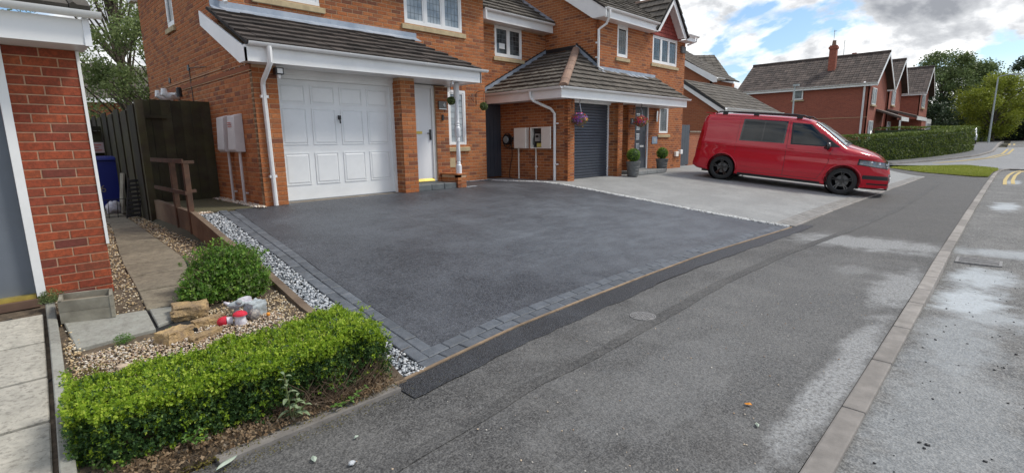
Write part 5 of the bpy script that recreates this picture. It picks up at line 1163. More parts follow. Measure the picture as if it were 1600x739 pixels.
# hanging baskets
def basket(c,label,br,n=520):
    t=thing('hanging_basket',label,'flower basket',c,group=None); c=Vector(c)
    MB().lathe(c+Vector((0,0,-.17)),[(.03,0),(.10,.03),(.15,.09),(.165,.16)],16).build('basket_bowl','twig',t,smooth='auto')
    for k in range(3): a=k*2.1; MB().tube([(c.x+.16*math.cos(a),c.y+.16*math.sin(a),c.z),(c.x,c.y,c.z+.42)],.004,4).build('chain','chrome',t)
    d=rng.normal(size=(n,3)); d[:,2]=abs(d[:,2])*.9-.35; d/=np.linalg.norm(d,axis=1)[:,None]; p=np.array(c)+d*np.array([.2,.2,.19])*rng.uniform(.75,1.1,(n,1))+np.array([0,0,-.02])
    leaves('foliage',p[:n//2],.045,'tree_mid',t)
    q=p[n//2:]; o=leaves('flowers',q,.05,'flower',t,aspect=.9,nrm=d[n//2:],lean=.6,kind='stuff')
    a=o.data.attributes['rnd']; ang=(q[:,2]-c.z); vals=np.where(ang>.03,rng.uniform(0,.22,len(q)),np.where(q[:,0]>c.x-.03,rng.uniform(.36,.52,len(q)),np.where(rng.random(len(q))<.5,rng.uniform(.75,.98,len(q)),rng.uniform(0,.22,len(q)))))
    a.data.foreach_set('value',vals.astype(np.float32))
    MB().tube(curve_tube([br,(br[0],br[1]-.02,c.z+.50),(c.x,c.y,c.z+.52),(c.x,c.y,c.z+.40)]),.008,6).build('bracket','black',t); return t
basket((10.85,8.12,2.14),'hanging flower basket in front of the dark roller garage door',(10.72,8.26,2.40)); basket((14.0,8.18,2.14),'hanging flower basket in front of the dark front door',(14.15,8.52,2.40))
for (x,y,lab,sc) in ((13.36,8.02,'ribbed grey pot with a clipped box ball left of the dark front door',1.0),(15.62,8.30,'ribbed grey pot with a clipped box ball right of the dark front door',.95)):
    t=thing('potted_box_ball',lab,'potted plant',(x,y,.555),group=None); m=MB(); m.lathe((x,y,.55),[(.155*sc,0),(.165*sc,.03),(.185*sc,.30),(.205*sc,.37),(.215*sc,.385),(.215*sc,.43),(.17*sc,.43)],24); m.build('pot','pot',t,smooth='auto')
    for k in range(3): MB().lathe((x,y,.55+.09+.085*k),[((.172+.006*k)*sc,0),((.184+.006*k)*sc,.012),((.174+.006*k)*sc,.024)],24).build('pot_rib','pot',t,smooth='auto')
    c=np.array([x,y,.555+.60]); n=1500; d=rng.normal(size=(n,3)); d/=np.linalg.norm(d,axis=1)[:,None]
    leaves('foliage',c+d*.195*sc*rng.uniform(.84,1.04,(n,1)),rng.uniform(.025,.045,n),'shrub',t,nrm=d,lean=.3); MB().ball(tuple(c),.165*sc,nu=14,nv=10).build('core','tree_dark',t)

# ================================================================ HOUSE 3 (behind the van)
h3=thing('brick_house','brick house with a long sloping grey garage roof behind the red van','house',(28,12,.6))
wall(h3,'garage_side_wall',(24.5,12.1,.5),BK,2.0,2.3,gable=[(0,2.3),(2.0,2.3),(0,3.65)],bricks=False,mat_b='brick_mid')
wall(h3,'garage_front_wall',(24.5,10.1,.5),X,7.6,2.3,bricks=False,mat_b='brick_mid')
tiled(h3,'garage_roof',(24.3,9.85,3.0),X,(0,2.15,1.47),2.60,lambda s:(0,8.0-1.5*s/2.6),'tile2',gauge=.30,tw=.33,indiv=False,t=.03,roll=.012)
MB().prism([(24.27,9.8,2.80),(24.27,9.95,2.72),(24.27,12.1,4.19),(24.27,12.1,4.37),(24.27,9.8,2.95)],(.03,0,0)).build('bargeboard','upvc',h3); MB().prism([(24.25,9.8,2.95),(24.25,12.1,4.52),(24.25,12.1,4.38),(24.25,9.8,2.86)],(.02,0,0)).build('verge_tiles','black',h3)
B(24.3,32.3,9.82,9.85,2.76,2.95).build('fascia','upvc',h3); gutter(h3,(24.25,9.82,3.0),(32.35,9.82,3.0),(0,-1,0),.07)
wall(h3,'upper_side_wall',(28.6,16.0,.5),BK,3.6,4.3,gable=[(0,4.3),(3.6,4.3),(0,6.6)],bricks=False,mat_b='brick_mid')
wall(h3,'upper_front_wall',(28.6,12.4,3.0),X,3.2,1.8,bricks=False,mat_b='brick_mid')
tiled(h3,'upper_roof',(28.35,12.05,4.85),X,(0,3.6,2.3),4.2,lambda s:(0,3.3),'tile2',gauge=.32,tw=.33,indiv=False,roll=.012)
MB().prism([(28.32,12.0,4.62),(28.32,12.2,4.62),(28.32,15.8,6.85),(28.32,15.8,7.08),(28.32,12.0,4.86)],(.03,0,0)).build('bargeboard','upvc',h3); gutter(h3,(28.3,12.02,4.86),(29.2,12.02,4.86),(0,-1,0),.07)
h3b=thing('brick_house','distant grey tiled house roof seen between the red gable and the sky','house',(33,14,.6),rz=0)
d=Vector((.70,-.714,0)); e=Vector((.714,.70,0)); A=Vector((31.2,14.1,5.05)); 
tiled(h3b,'roof',A-d*2.2,d,e*2.2+Vector((0,0,1.85)),2.87,lambda s:(0,4.05-.38*s/2.87),'tile2',gauge=.32,tw=.33,indiv=False,roll=.012)
q=A-d*2.2; MB().prism([q+Vector((0,0,-.22)),q+d*4.1+Vector((0,0,-.22)),q+d*4.1+Vector((0,0,-.02)),q+Vector((0,0,-.02))],e*.03).build('fascia','upvc',h3b)
MB().prism([q+e*.4+Vector((0,0,-4.5)),q+e*.4+d*3.8+Vector((0,0,-4.5)),q+e*.4+d*3.8,q+e*.4],e*.1).build('wall','brick_mid',h3b)
# ================================================================ RED VAN
vt=thing('parked_van','lowered red panel van with black wheels and dark side windows parked nose to the street','van',(0,0,0))
LV=4.80
def zt(s): return interp(s,[(0,.82),(.05,.94),(.12,1.02),(.25,1.085),(.55,1.17),(.88,1.245),(.98,1.275),(1.2,1.43),(1.5,1.635),(1.72,1.775),(1.88,1.845),(2.1,1.885),(2.5,1.905),(3.5,1.915),(4.3,1.905),(4.6,1.89),(4.72,1.865),(LV,1.80)])
def zb(s): return interp(s,[(0,.30),(.1,.235),(.4,.215),(1.4,.20),(3.5,.20),(4.4,.23),(4.7,.27),(LV,.32)])
def Wd(s):
    if s<.95: return .955-.42*(1-s/.95)**2.3
    if s>4.64: return .955-.07*((s-4.64)/.16)**2
    return .955
ZS=1.02
def side(s,z):
    W_=Wd(s); T=zt(s)
    if z>ZS and T>ZS:
        k=min((z-ZS)/(T-ZS),1); nn=9.0 if s>1.8 else interp(s,[(0,2.6),(.9,3.0),(1.0,3.4),(1.3,5.5),(1.8,9)])
        tum=1-.155*((z-ZS)/.9) if s>1 else 1
        y=W_*tum*max(0,1-k**nn)**(1/nn)
    else:
        y=W_-.035*max(0,(.62-z)/.42)**2*1.0
    y+=.018*math.exp(-((z-.995)/.035)**2)*(1 if .9<s<4.8 else .3) - .012*math.exp(-((z-.91)/.05)**2)
    y+=.013*math.exp(-((z-.46)/.025)**2)*(1 if 1.4<s<3.6 else 0)
    return max(y,0)
def top(s,y):
    # invert side(): z of the upper surface at half-width y
    lo,hi=ZS,zt(s)
    if zt(s)<=ZS+.01: return zt(s)
    for _ in range(24):
        m_=(lo+hi)/2
        if side(s,m_)>y: lo=m_
        else: hi=m_
    return lo
def shear(s,z):
    # nose rake, bumper step and slanting tailgate
    x=s
    if s<.9: x+=(1-s/.9)**2*(.16*max(0,(z-.62)/.4)**1.3-.045*math.exp(-((z-.42)/.16)**2))
    if s>4.4: x-=((s-4.4)/.4)*(.13*max(0,(z-.75)/1.15)**1.1)-((s-4.4)/.4)*.05*math.exp(-((z-.42)/.12)**2)
    return x
SS=[0,.015,.04,.08,.14,.22,.32,.44,.56,.68,.80,.90,.98,1.08,1.2,1.35,1.5,1.62,1.74,1.84,1.95,2.1,2.3,2.6,2.9,3.2,3.5,3.8,4.1,4.3,4.45,4.56,4.64,4.70,4.75,4.78,LV]
RZ=[0,.03,.08,.16,.26,.36,.44,.5,.56,.62,.68,.74,.80,.86,.91,.95,.975,.99,1.0]
def ring(s):
    b,t=zb(s),zt(s); P=[]
    zs=[b+(t-b)*k for k in [0,.02,.06,.12,.2,.28,.35,.42,.48,.52,.56,.6,.65,.7,.75,.8,.85,.89,.925,.95,.97,.985,.995]]
    for z in zs:
        y=side(s,z)*(1-.06*(1 if z==b else 0)); P.append((shear(s,z),y,z))
    yl_=P[-1][1]
    for k in (.75,.5,.25,0): P.append((shear(s,t),yl_*k,t-.0*k+ .012*(1-k*k)*(1 if s>1.7 else .6)-.012*0))
    return P
rings=[ring(s) for s in SS]; m=MB(); nR=len(rings[0]); V=[]
for r_ in rings:
    full=r_+[(x,-y,z) for (x,y,z) in r_[-2::-1]]
    V.extend(full)
nf=len(rings[0])*2-1
F=[]
for i in range(len(SS)-1):
    for k in range(nf-1): F.append((i*nf+k,i*nf+k+1,(i+1)*nf+k+1,(i+1)*nf+k))
    F.append((i*nf+nf-1,i*nf,(i+1)*nf,(i+1)*nf+nf-1))
F.append(tuple(range(nf-1,-1,-1))); F.append(tuple((len(SS)-1)*nf+k for k in range(nf)))
m.v=V; m.f=F; m.r=[0]*len(F); body=m.build('body','van',vt,local=True)
bm=bmesh.new(); bm.from_mesh(body.data); bmesh.ops.remove_doubles(bm,verts=bm.verts,dist=.0004); bmesh.ops.recalc_face_normals(bm,faces=bm.faces); bm.to_mesh(body.data); bm.free()
AX=(.93,3.98); RW=.345
def cyl(name,s,y0,y1,r,z=RW+.01,m_='black'):
    return MB().tube([(s,y0,z),(s,y1,z)],r,40).build(name,m_,None,local=True)
cut=[cyl('c',s,sg*.60,sg*1.2,.40,.36) for s in AX for sg in (1,-1)]
for c in cut:
    md=body.modifiers.new('b','BOOLEAN'); md.operation='DIFFERENCE'; md.object=c; md.solver='EXACT'
dg=bpy.context.evaluated_depsgraph_get(); me=bpy.data.meshes.new_from_object(body.evaluated_get(dg)); body.modifiers.clear(); body.data=me
for c in cut: bpy.data.objects.remove(c)
me.materials.clear(); me.materials.append(M['van']); me.polygons.foreach_set('material_index',[0]*len(me.polygons)); autosmooth(body,32)
def wrap(name,poly,m_,parent,sg=1,off=.004,nu=14,nv=8,smooth=True,thick=0):
    # patch following the body side; poly = 4 corners (s,z): lower-front, lower-rear, upper-rear, upper-front
    a,b,c,d=[Vector(p) for p in poly]; mb=MB(); G=[]
    for j in range(nv+1):
        v=j/nv
        for i in range(nu+1):
            u=i/nu; p=(a*(1-u)+b*u)*(1-v)+(d*(1-u)+c*u)*v; s,z=p; y=side(s,z)+off; G.append((shear(s,z),sg*y,z))
    mb.v=G
    for j in range(nv):
        for i in range(nu): k=j*(nu+1)+i; mb.f.append((k,k+1,k+nu+2,k+nu+1)); mb.r.append(0)
    return mb.build(name,m_,parent,smooth=True,local=True)
def seam(name,pts,parent,sg=1,r=.0045,m_='black',off=.0):
    return MB().tube([(shear(s,z),sg*(side(s,z)+off),z) for s,z in pts],r,5).build(name,m_,parent,local=True)
def dense(pts,n=10):
    out=[]
    for a,b in zip(pts,pts[1:]): out+= [(a[0]+(b[0]-a[0])*i/n,a[1]+(b[1]-a[1])*i/n) for i in range(n)]
    return out+[pts[-1]]
for sg in (1,-1):
    # side glass: black surround then panes
    g_=wrap('window_surround',[(2.43,1.185),(3.60,1.17),(3.57,1.775),(2.43,1.775)],'blackgloss',vt,sg,.003)
    wrap('side_window',[(2.47,1.21),(2.99,1.205),(2.99,1.755),(2.47,1.755)],'glass_van',g_,sg,.007); wrap('side_window',[(3.02,1.205),(3.56,1.20),(3.53,1.755),(3.02,1.755)],'glass_van',g_,sg,.007)
    wrap('window_surround',[(1.25,1.19),(2.27,1.175),(2.33,1.755),(1.86,1.735)],'black',vt,sg,.003)
    wrap('door_window',[(1.36,1.215),(2.23,1.205),(2.29,1.735),(1.90,1.715)],'glass_van',vt,sg,.007)
    wrap('window_surround',[(1.10,1.20),(1.25,1.19),(1.60,1.51),(1.57,1.51)],'black',vt,sg,.003,4,6)
    # door, panel and fuel seams
    door=wrap('front_door',[(1.30,.42),(2.33,.40),(2.345,1.10),(1.34,1.12)],'van',vt,sg,.0025)
    seam('door_seam',dense([(2.38,1.80),(2.35,1.1),(2.34,.62),(2.34,.34)]),vt,sg); seam('door_seam',dense([(1.26,1.16),(1.30,.98),(1.31,.80),(1.42,.50),(1.50,.36)]),vt,sg); seam('door_seam',dense([(1.50,.335),(2.34,.325)]),vt,sg)
    seam('panel_seam',dense([(3.66,1.80),(3.67,1.10),(3.66,.80)]),vt,sg,.003); seam('sill_seam',dense([(1.45,.33),(3.5,.33)]),vt,sg,.003); seam('roof_seam',dense([(1.9,1.80),(2.4,1.845),(4.6,1.84)],14),vt,sg,.005)
    seam('shoulder_crease',dense([(.9,1.0),(2.4,1.0),(3.8,1.0),(4.6,.99)],12),vt,sg,.006,'van',-.002)
    seam('lower_crease',dense([(1.42,.47),(3.45,.46)],12),vt,sg,.005,'van',-.002)
    wrap('sill_skirt',[(1.40,.205),(3.52,.205),(3.50,.27),(1.42,.27)],'black',vt,sg,.006,20,2)
    o=MB().box(2.17,2.31,sg*(side(2.2,1.06)+.02)-.012,sg*(side(2.2,1.06)+.02)+.012,1.055,1.08).build('door_handle','van',vt,local=True); bevel(o,.008,2)
    # arches
    for s in AX:
        pts=[(s-.415*math.cos(a),.36+.415*math.sin(a)) for a in [PI*(-.02+1.04*i/24) for i in range(25)]]
        MB().tube([(shear(a,max(b,.22)),sg*(side(a,max(b,.22))+.004),max(b,.22)) for a,b in pts],.021,6).build('arch_lip','van',vt,local=True,smooth=True)
        MB().tube([(s,sg*.58,.36),(s,sg*.90,.36)],.405,32,cap=False).build('arch_liner','black',vt,local=True)
        w=bpy.data.objects.new('wheel',None); link(w,vt); w.location=(s,sg*.925,RW)
        # wheels: parts in local wheel coordinates, y outward = sg
        R0=RW; w0=-.235*sg
        prof=[(R0-.06,0),(R0-.015,-.008),(R0-.003,-.03),(R0,-.06),(R0,-.18),(R0-.01,-.22),(R0-.06,-.235)]
        V=[];F=[];seg=40
        for (rr,yy) in [(.235,-.012)]+prof+[(.235,-.22)]:
            for k in range(seg): th=2*PI*k/seg; V.append((rr*math.cos(th),yy*sg,rr*math.sin(th)))
        n_=len(prof)+2
        for i in range(n_-1):
            for k in range(seg): k2=(k+1)%seg; F.append((i*seg+k,i*seg+k2,(i+1)*seg+k2,(i+1)*seg+k))
        q=MB(); q.v=V;q.f=F;q.r=[0]*len(F); q.build('tyre','tyre',w,local=True,smooth=True)
        q=MB(); V=[];F=[]
        for (rr,yy) in [(.246,-.008),(.240,-.004),(.228,-.012),(.222,-.06),(.215,-.20),(0.02,-.20)]:
            for k in range(seg): th=2*PI*k/seg; V.append((rr*math.cos(th),yy*sg,rr*math.sin(th)))
        for i in range(5):
            for k in range(seg): k2=(k+1)%seg; F.append((i*seg+k,i*seg+k2,(i+1)*seg+k2,(i+1)*seg+k))
        q.v=V;q.f=F;q.r=[0]*len(F); q.build('rim','blackgloss',w,local=True,smooth=True)
        MB().tube([(0,-.19*sg,0),(0,-.14*sg,0)],.15,28).build('brake_disc','iron',w,local=True)
        q=MB()
        for k in range(5):
            th=2*PI*k/5+.3
            for dth in (-.13,.13):
                a=th+dth; A_=Vector((.05*math.cos(th),-.035*sg,.05*math.sin(th))); B_=Vector((.235*math.cos(a),-.02*sg,.235*math.sin(a))); n=(B_-A_).normalized(); t_=Vector((-n.z,0,n.x))*.014
                q.hexa([A_-t_,A_+t_,B_+t_*.9,B_-t_*.9,A_-t_+Vector((0,-.03*sg,0)),A_+t_+Vector((0,-.03*sg,0)),B_+t_*.9+Vector((0,-.03*sg,0)),B_-t_*.9+Vector((0,-.03*sg,0))])
        q.build('spokes','blackgloss',w,local=True); MB().tube([(0,-.055*sg,0),(0,-.018*sg,0)],[.06,.05],16).build('hub_cap','chrome' if False else 'blackgloss',w,local=True)
    # head and tail lamps
    hl=wrap('headlight',[(.02,.74),(.66,.80),(.64,.95),(.02,.90)],'black',vt,sg,.006,14,6); wrap('headlight_lens',[(.03,.755),(.62,.812),(.60,.935),(.03,.888)],'lamp_clear',hl,sg,.012,14,6)
    for (s_,z_) in ((.16,.835),(.34,.87)): MB().ball((shear(s_,z_),sg*(side(s_,z_)-.0),z_),.03,.02,.042,12,8).build('lamp_bowl','chrome',hl,local=True,smooth=True)
    wrap('tail_light',[(4.64,.80),(4.79,.80),(4.79,1.38),(4.68,1.38)],'lamp_red',vt,sg,.008,5,10)
    seam('indicator',dense([(1.02,.905),(1.14,.905)],3),vt,sg,.012,'lamp_red')
    # mirror
    mr=MB(); y0=side(1.42,1.16); mr.ball((1.36,sg*(y0+.17),1.21),.065,.115,.10,14,10); mr.build('mirror','blackgloss',vt,local=True,smooth=True)
    MB().tube([(1.44,sg*(y0-.01),1.16),(1.39,sg*(y0+.12),1.17)],[.035,.03],8).build('mirror_arm','black',vt,local=True)
    # roof rails
    yy=.70; MB().tube([(1.95,sg*(yy-.02),1.865),(2.08,sg*yy,1.945),(2.3,sg*yy,1.962),(4.1,sg*yy,1.955),(4.30,sg*yy,1.94),(4.42,sg*(yy-.01),1.88)],[.012,.018,.019,.019,.018,.012],8).build('roof_rail','black',vt,local=True,smooth=True)
    for s_ in (2.2,3.3,4.15): MB().box(s_-.07,s_+.07,sg*yy-.022,sg*yy+.022,1.86,1.955).build('rail_foot','black',vt,local=True)
# windscreen
def screen(name,m_,s0,s1,w0,w1,off,nu=20,nv=10):
    mb=MB()
    for j in range(nv+1):
        v=j/nv; s=s0+(s1-s0)*v; w_=w0+(w1-w0)*v
        for i in range(nu+1):
            y=-w_+2*w_*i/nu; z=top(s,abs(y)) if abs(y)<side(s,zt(s)*.999) else top(s,abs(y)); mb.v.append((shear(s,z)-off*.6,y,z+off*.8+.006*(1-(y/w_)**2)))
    for j in range(nv):
        for i in range(nu): k=j*(nu+1)+i; mb.f.append((k,k+1,k+nu+2,k+nu+1)); mb.r.append(0)
    return mb.build(name,m_,vt,smooth=True,local=True)
ws=screen('windscreen_surround','black',.98,1.80,.80,.70,.004); screen('windscreen','glass_screen',1.02,1.76,.765,.665,.011)
for sg_ in (-1,1): MB().tube([(.99,sg_*.15-.2,zt(1.0)+.02),(1.06,sg_*.15+.42,top(1.06,.3)+.03)],.010,6).build('wiper','black',vt,local=True)
# bonnet seams and front end
for sg in (1,-1):
    pts=[(shear(s,top(s,w)),sg*w,top(s,w)+.002) for s,w in ((.14,.42),(.3,.56),(.6,.72),(.95,.79))]; MB().tube(pts,.005,5).build('bonnet_seam','black',vt,local=True)
MB().tube([(shear(.97,1.23)-.01,y,top(.97,abs(y))+.004) for y in lin(-.78,.78,12)],.008,5).build('bonnet_seam','black',vt,local=True)
def nose(name,m_,y0,y1,z0,z1,off=.012,th=.02,n=12,parent=vt):
    mb=MB()
    def xs_(y,z):
        # x of the nose skin at lateral y, height z
        lo,hi=0,.9
        if side(0,z)>=abs(y): return shear(0,z)
        for _ in range(22):
            mm=(lo+hi)/2
            if side(mm,z)<abs(y): lo=mm
            else: hi=mm
        return shear(lo,z)
    ys=lin(y0,y1,n)
    for a,b in zip(ys,ys[1:]): mb.hexa([(xs_(a,z0)-off,a,z0),(xs_(b,z0)-off,b,z0),(xs_(b,z0)+th,b,z0),(xs_(a,z0)+th,a,z0),(xs_(a,z1)-off,a,z1),(xs_(b,z1)-off,b,z1),(xs_(b,z1)+th,b,z1),(xs_(a,z1)+th,a,z1)])
    return mb.build(name,m_,parent,local=True)
gr_=nose('grille','blackgloss',-.58,.58,.735,.895,.012,n=24)
for z in (.775,.835): nose('grille_bar','chrome',-.55,.55,z,z+.012,.019,n=24,parent=gr_)
MB().tube([(shear(0,.82)-.012,0,.82),(shear(0,.82)-.026,0,.82)],.062,24).build('round_badge','chrome',gr_,local=True)
nose('lower_intake','black',-.88,.88,.455,.555,.010,n=34); nose('intake_bar','blackgloss',-.88,.88,.50,.512,.018,n=34); nose('bumper_lip','van',-.84,.84,.245,.30,.03,n=34); nose('lower_slot','black',-.82,.82,.325,.36,.010,n=34); nose('splitter','black',-.84,.84,.205,.232,.045,n=34)
nose('number_plate','plate',-.26,.26,.40,.50,.03,n=4)
# rear details
MB().box(4.45,4.72,-.68,.68,1.885,1.905).build('roof_spoiler','van',vt,local=True)
MB().box(4.66,4.84,-.86,.86,.34,.50).build('rear_bumper','van',vt,local=True)
MB().box(.55,4.6,-.70,.70,.18,.26).build('underbody','black',vt,local=True)
for a,b in ((1.46,.9),): pass
# place the van on the sloping drive
SCV=1.03
Fp=Vector((15.96,3.27,.052+.02)); Bd=Vector((-.35,3.11,.311)).normalized(); Yd=Vector((0,0,1)).cross(Bd).normalized(); Zd=Bd.cross(Yd)
vt.location=Fp-Bd*.93*SCV-Yd*.925*SCV
vt.rotation_euler=Matrix((Bd,Yd,Zd)).transposed().to_euler(); vt.scale=(SCV,SCV,SCV)
# ================================================================ FAR STREET
def shape_box(parent,name,x0,x1,y0,y1,z0,z1,m): return B(x0,x1,y0,y1,z0,z1).build(name,m,parent)
def gable_house(name,label,x0,yf,wid,dep,zb_,ze,zr,chim=None,group=None,win=True,oh=.35):
    """ridge runs along Y (away from the street); the gable faces -Y, the long flank faces -X"""
    t=thing(name,label,'house',(x0+wid/2,yf+dep/2,zb_),group=group); xm=x0+wid/2
    wall(t,'side_wall',(x0,yf+dep,zb_),BK,dep,ze-zb_,bricks=False,mat_b='brick_far')
    wall(t,'gable_wall',(x0,yf,zb_),X,wid,ze-zb_,gable=[(0,ze-zb_),(wid,ze-zb_),(wid/2,zr-zb_-.15)],bricks=False,mat_b='brick_far')
    wall(t,'rear_wall',(x0+wid,yf+dep,zb_),NX,wid,ze-zb_,gable=[(0,ze-zb_),(wid,ze-zb_),(wid/2,zr-zb_-.15)],bricks=False,mat_b='brick_far')
    wall(t,'far_side_wall',(x0+wid,yf,zb_),(0,1,0),dep,ze-zb_,bricks=False,mat_b='brick_far')
    half=wid/2+oh; rise=(zr-ze)*half/(wid/2); Sd=Vector((half,0,rise)); L=Sd.length
    tiled(t,'roof',(x0-oh,yf+dep+.3,zr-rise),BK,Sd,L,lambda s:(0,dep+.8),'tile3',gauge=.36,tw=.34,indiv=False,roll=.02)
    MB().prism([(x0+wid+oh,yf-.5,zr-rise),(xm,yf-.5,zr),(xm,yf-.5,zr-.04),(x0+wid+oh,yf-.5,zr-rise-.04)],(0,dep+.8,0)).build('roof_slope','tile3',t)
    MB().tube([(xm,yf-.52,zr+.05),(xm,yf+dep+.3,zr+.05)],.11,8).build('ridge_tile','tile3',t)
    z0=zr-rise
    B(x0-oh,x0-oh+.03,yf-.5,yf+dep+.3,z0-.22,z0-.02).build('fascia','upvc',t); gutter(t,(x0-oh,yf-.5,z0),(x0-oh,yf+dep+.3,z0),(-1,0,0),.07); B(x0-oh+.03,x0,yf-.4,yf+dep,z0-.20,z0-.18).build('soffit','upvc',t)
    for sg in (-1,1):
        f=Vector((xm+sg*half,yf-.52,z0)); a=Vector((xm,yf-.52,zr)); MB().prism([f,a,a-Vector((0,0,.26)),f-Vector((0,0,.26))],(0,.04,0)).build('bargeboard','upvc',t)
    if chim:
        cx_,cy0,cy1,ztop=chim; c=B(cx_-.22,cx_+.22,cy0,cy1,z0+.3,ztop).build('chimney','brick_far',t); B(cx_-.27,cx_+.27,cy0-.06,cy1+.06,ztop-.28,ztop-.10).build('chimney_cap','brick_far',c); MB().lathe((cx_,(cy0+cy1)/2,ztop),[(.16,0),(.13,.35),(.15,.38)],10).build('chimney_pot','ridge',c)
        B(cx_-.40,cx_-.2,cy0-.16,cy1+.16,z0+.55,z0+.95).build('lead_flashing','lead',c)
    return t
f1=gable_house('red_brick_house','large red brick house end wall with a chimney beyond the red van',47.1,8.3,6.9,9.5,.5,5.75,8.05,chim=(48.9,11.1,11.6,8.8))
window(f1,(47.09,13.55,4.62),BK,.75,.95,(1,),None,'glass',sill=.1,out=.07); downpipe(f1,[(46.75,8.6,5.6),(46.95,8.62,5.3),(47.0,8.62,.6)],.07)
window(f1,(47.9,8.28,4.0),X,1.5,1.25,(1,1),None,'glass_net',sill=.1,out=.07); window(f1,(47.7,8.28,1.3),X,1.5,1.5,(1,1),None,'glass_net',sill=.1,out=.07)
MB().box(47.06,47.10,8.3,17.8,3.02,3.06).build('band_course','mortar',f1)
MB().tube([(48.9,11.4,8.7),(48.9,11.4,10.0)],.02,6).build('aerial_mast','galv',f1); MB().tube([(48.6,11.2,9.85),(49.2,11.5,9.95)],.02,6).build('aerial','galv',f1)
MB().tube([(50.6,11.0,7.9),(50.6,11.0,9.4)],.02,5).build('aerial_mast','galv',f1)
for k in range(4): MB().tube([(50.3,11.0,9.32-.07*k),(50.9,11.0,9.36-.07*k)],.012,4).build('aerial_rod','galv',f1)
c=B(51.0,51.3,10.2,10.5,7.0,8.35).build('chimney','brick_far',f1)
# porch lean-to with white trim at the front of house one
MB().prism([(50.2,6.6,3.05),(50.2,8.3,3.75),(50.2,8.3,3.6),(50.2,6.6,2.9)],(3.6,0,0)).build('porch_roof','tile3',f1); B(50.2,53.8,6.55,6.6,2.75,3.05).build('porch_fascia','upvc',f1); B(50.2,50.3,6.6,6.7,.5,2.8).build('porch_post','upvc',f1)
f2=gable_house('red_brick_house','second red brick house of the far terrace, stepped back behind the first',57.3,8.6,6.6,8.5,.7,6.0,8.5)
window(f2,(58.5,8.58,4.4),X,1.6,1.3,(1,1),None,'glass_net',sill=.1,out=.07); window(f2,(57.6,8.58,1.5),X,1.5,1.4,(1,1),None,'glass_net',out=.07); 
MB().prism([(57.0,6.4,3.3),(57.0,8.6,4.0),(57.0,8.6,3.85),(57.0,6.4,3.1)],(6.5,0,0)).build('porch_roof','tile3',f2); B(57.0,63.5,6.35,6.4,2.95,3.25).build('porch_fascia','upvc',f2); B(60.5,63.5,6.4,8.6,.7,3.1).build('garage_block','brick_far',f2)
f3=gable_house('red_brick_house','third and farthest red brick house of the terrace with a white bay window',68.5,7.6,6.5,8.5,.8,6.2,8.75)
window(f3,(69.6,7.58,4.5),X,2.2,1.4,(1,1),None,'glass_net',sill=.1,out=.07); bw=B(69.0,73,6.9,7.6,1.2,3.3).build('bay','upvc',f3); window(f3,(69.4,6.89,1.6),X,2.8,1.3,(1,1,1),None,'glass',out=.07)
# house seen over the tall fence on the left
fl=thing('distant_house','distant pale tiled roof and brick wall seen through the tree on the left','house',(5,33,1)); 
B(1.5,7.5,31.2,31.4,.6,3.85).build('wall','brick_mid',fl); tiled(fl,'roof',(0,30.9,3.9),X,(0,3,1.9),3.55,lambda s:(0,8.2),'tile2',gauge=.34,tw=.33,indiv=False); B(0,8.2,30.88,30.92,3.7,3.9).build('fascia','upvc',fl)
gb=thing('back_garden_wall','brown brick garden wall beyond the bin, below the tree','wall',(1,17,.4)); B(-3,1.9,17.0,17.2,.3,2.35).build('wall_body','brick_mid',gb); B(-3.05,1.95,16.95,17.25,2.35,2.42).build('coping','under',gb)
# ---------------------------------------------------------------- HEDGES
def hedge_pts(path,w,h,n,z0f,top_only=False):
    """points on the top, front, back and end faces of a clipped hedge following path [(x,y)]; with outward normals"""
    seg=[(Vector(a),Vector(b)) for a,b in zip(path,path[1:])]; Ls=[(b-a).length for a,b in seg]; T=sum(Ls); P=[];Nn=[]
    for _ in range(n):
        r=random.random()*T; i=0
        while r>Ls[i] and i<len(Ls)-1: r-=Ls[i]; i+=1
        a,b=seg[i]; d=(b-a).normalized(); q=a+d*r; nr=Vector((d.y,-d.x)); f=random.random(); hh=h+.11*noise.noise((q.x*.9,q.y*.9,0))
        if f<w/(w+1.7*hh): u=random.uniform(-1,1); p=q+nr*(u*w/2); z=hh-random.random()**2*.08; nn=(0,0,1)
        elif f<.93: z=random.random()*hh; p=q+nr*(w/2*(1-.08*(z/hh))+random.uniform(-.10,.03)+.05*noise.noise((q.x*1.5,z*2,3))); nn=(nr.x,nr.y,.2)
        else: z=random.random()*hh; p=q-nr*(w/2); nn=(-nr.x,-nr.y,.2)
        P.append((p.x,p.y,z0f(p.x,p.y)+z)); Nn.append(nn)
    for e,(pt,sg) in enumerate(((path[0],-1),(path[-1],1))):
        a,b=seg[0 if e==0 else -1]; d=(b-a).normalized()*sg; nr=Vector((d.y,-d.x))
        for _ in range(n//14): u=random.uniform(-1,1); z=random.random()*h; p=Vector(pt)+nr*(u*w/2)+d*random.uniform(-.08,.05); P.append((p.x,p.y,z0f(p.x,p.y)+z)); Nn.append((d.x,d.y,.2))
    return P,Nn
def hedge_core(t,path,w,h,z0f,m='tree_dark'):
    mb=MB()
    for a,b in zip(path,path[1:]):
        a,b=Vector(a),Vector(b); d=(b-a).normalized(); nr=Vector((d.y,-d.x))*w/2*.86; z=z0f(a.x,a.y)-.1; z2=z0f(b.x,b.y)-.1
        mb.hexa([(*(a+nr),z),(*(b+nr),z2),(*(b-nr),z2),(*(a-nr),z),(*(a+nr),z+h*.95),(*(b+nr),z2+h*.95),(*(b-nr),z2+h*.95),(*(a-nr),z+h*.95)])
    return mb.build('hedge_core',m,t)
hz=lambda x,y: gf(x,y)+.08
t=thing('tall_hedge','long clipped green hedge on the corner beyond the red van','hedge',(40,5,.2))
HP=[(33.5,9.2),(36.6,7.4),(39.6,5.9),(43.0,4.4),(46.5,3.2),(48.5,2.9)]
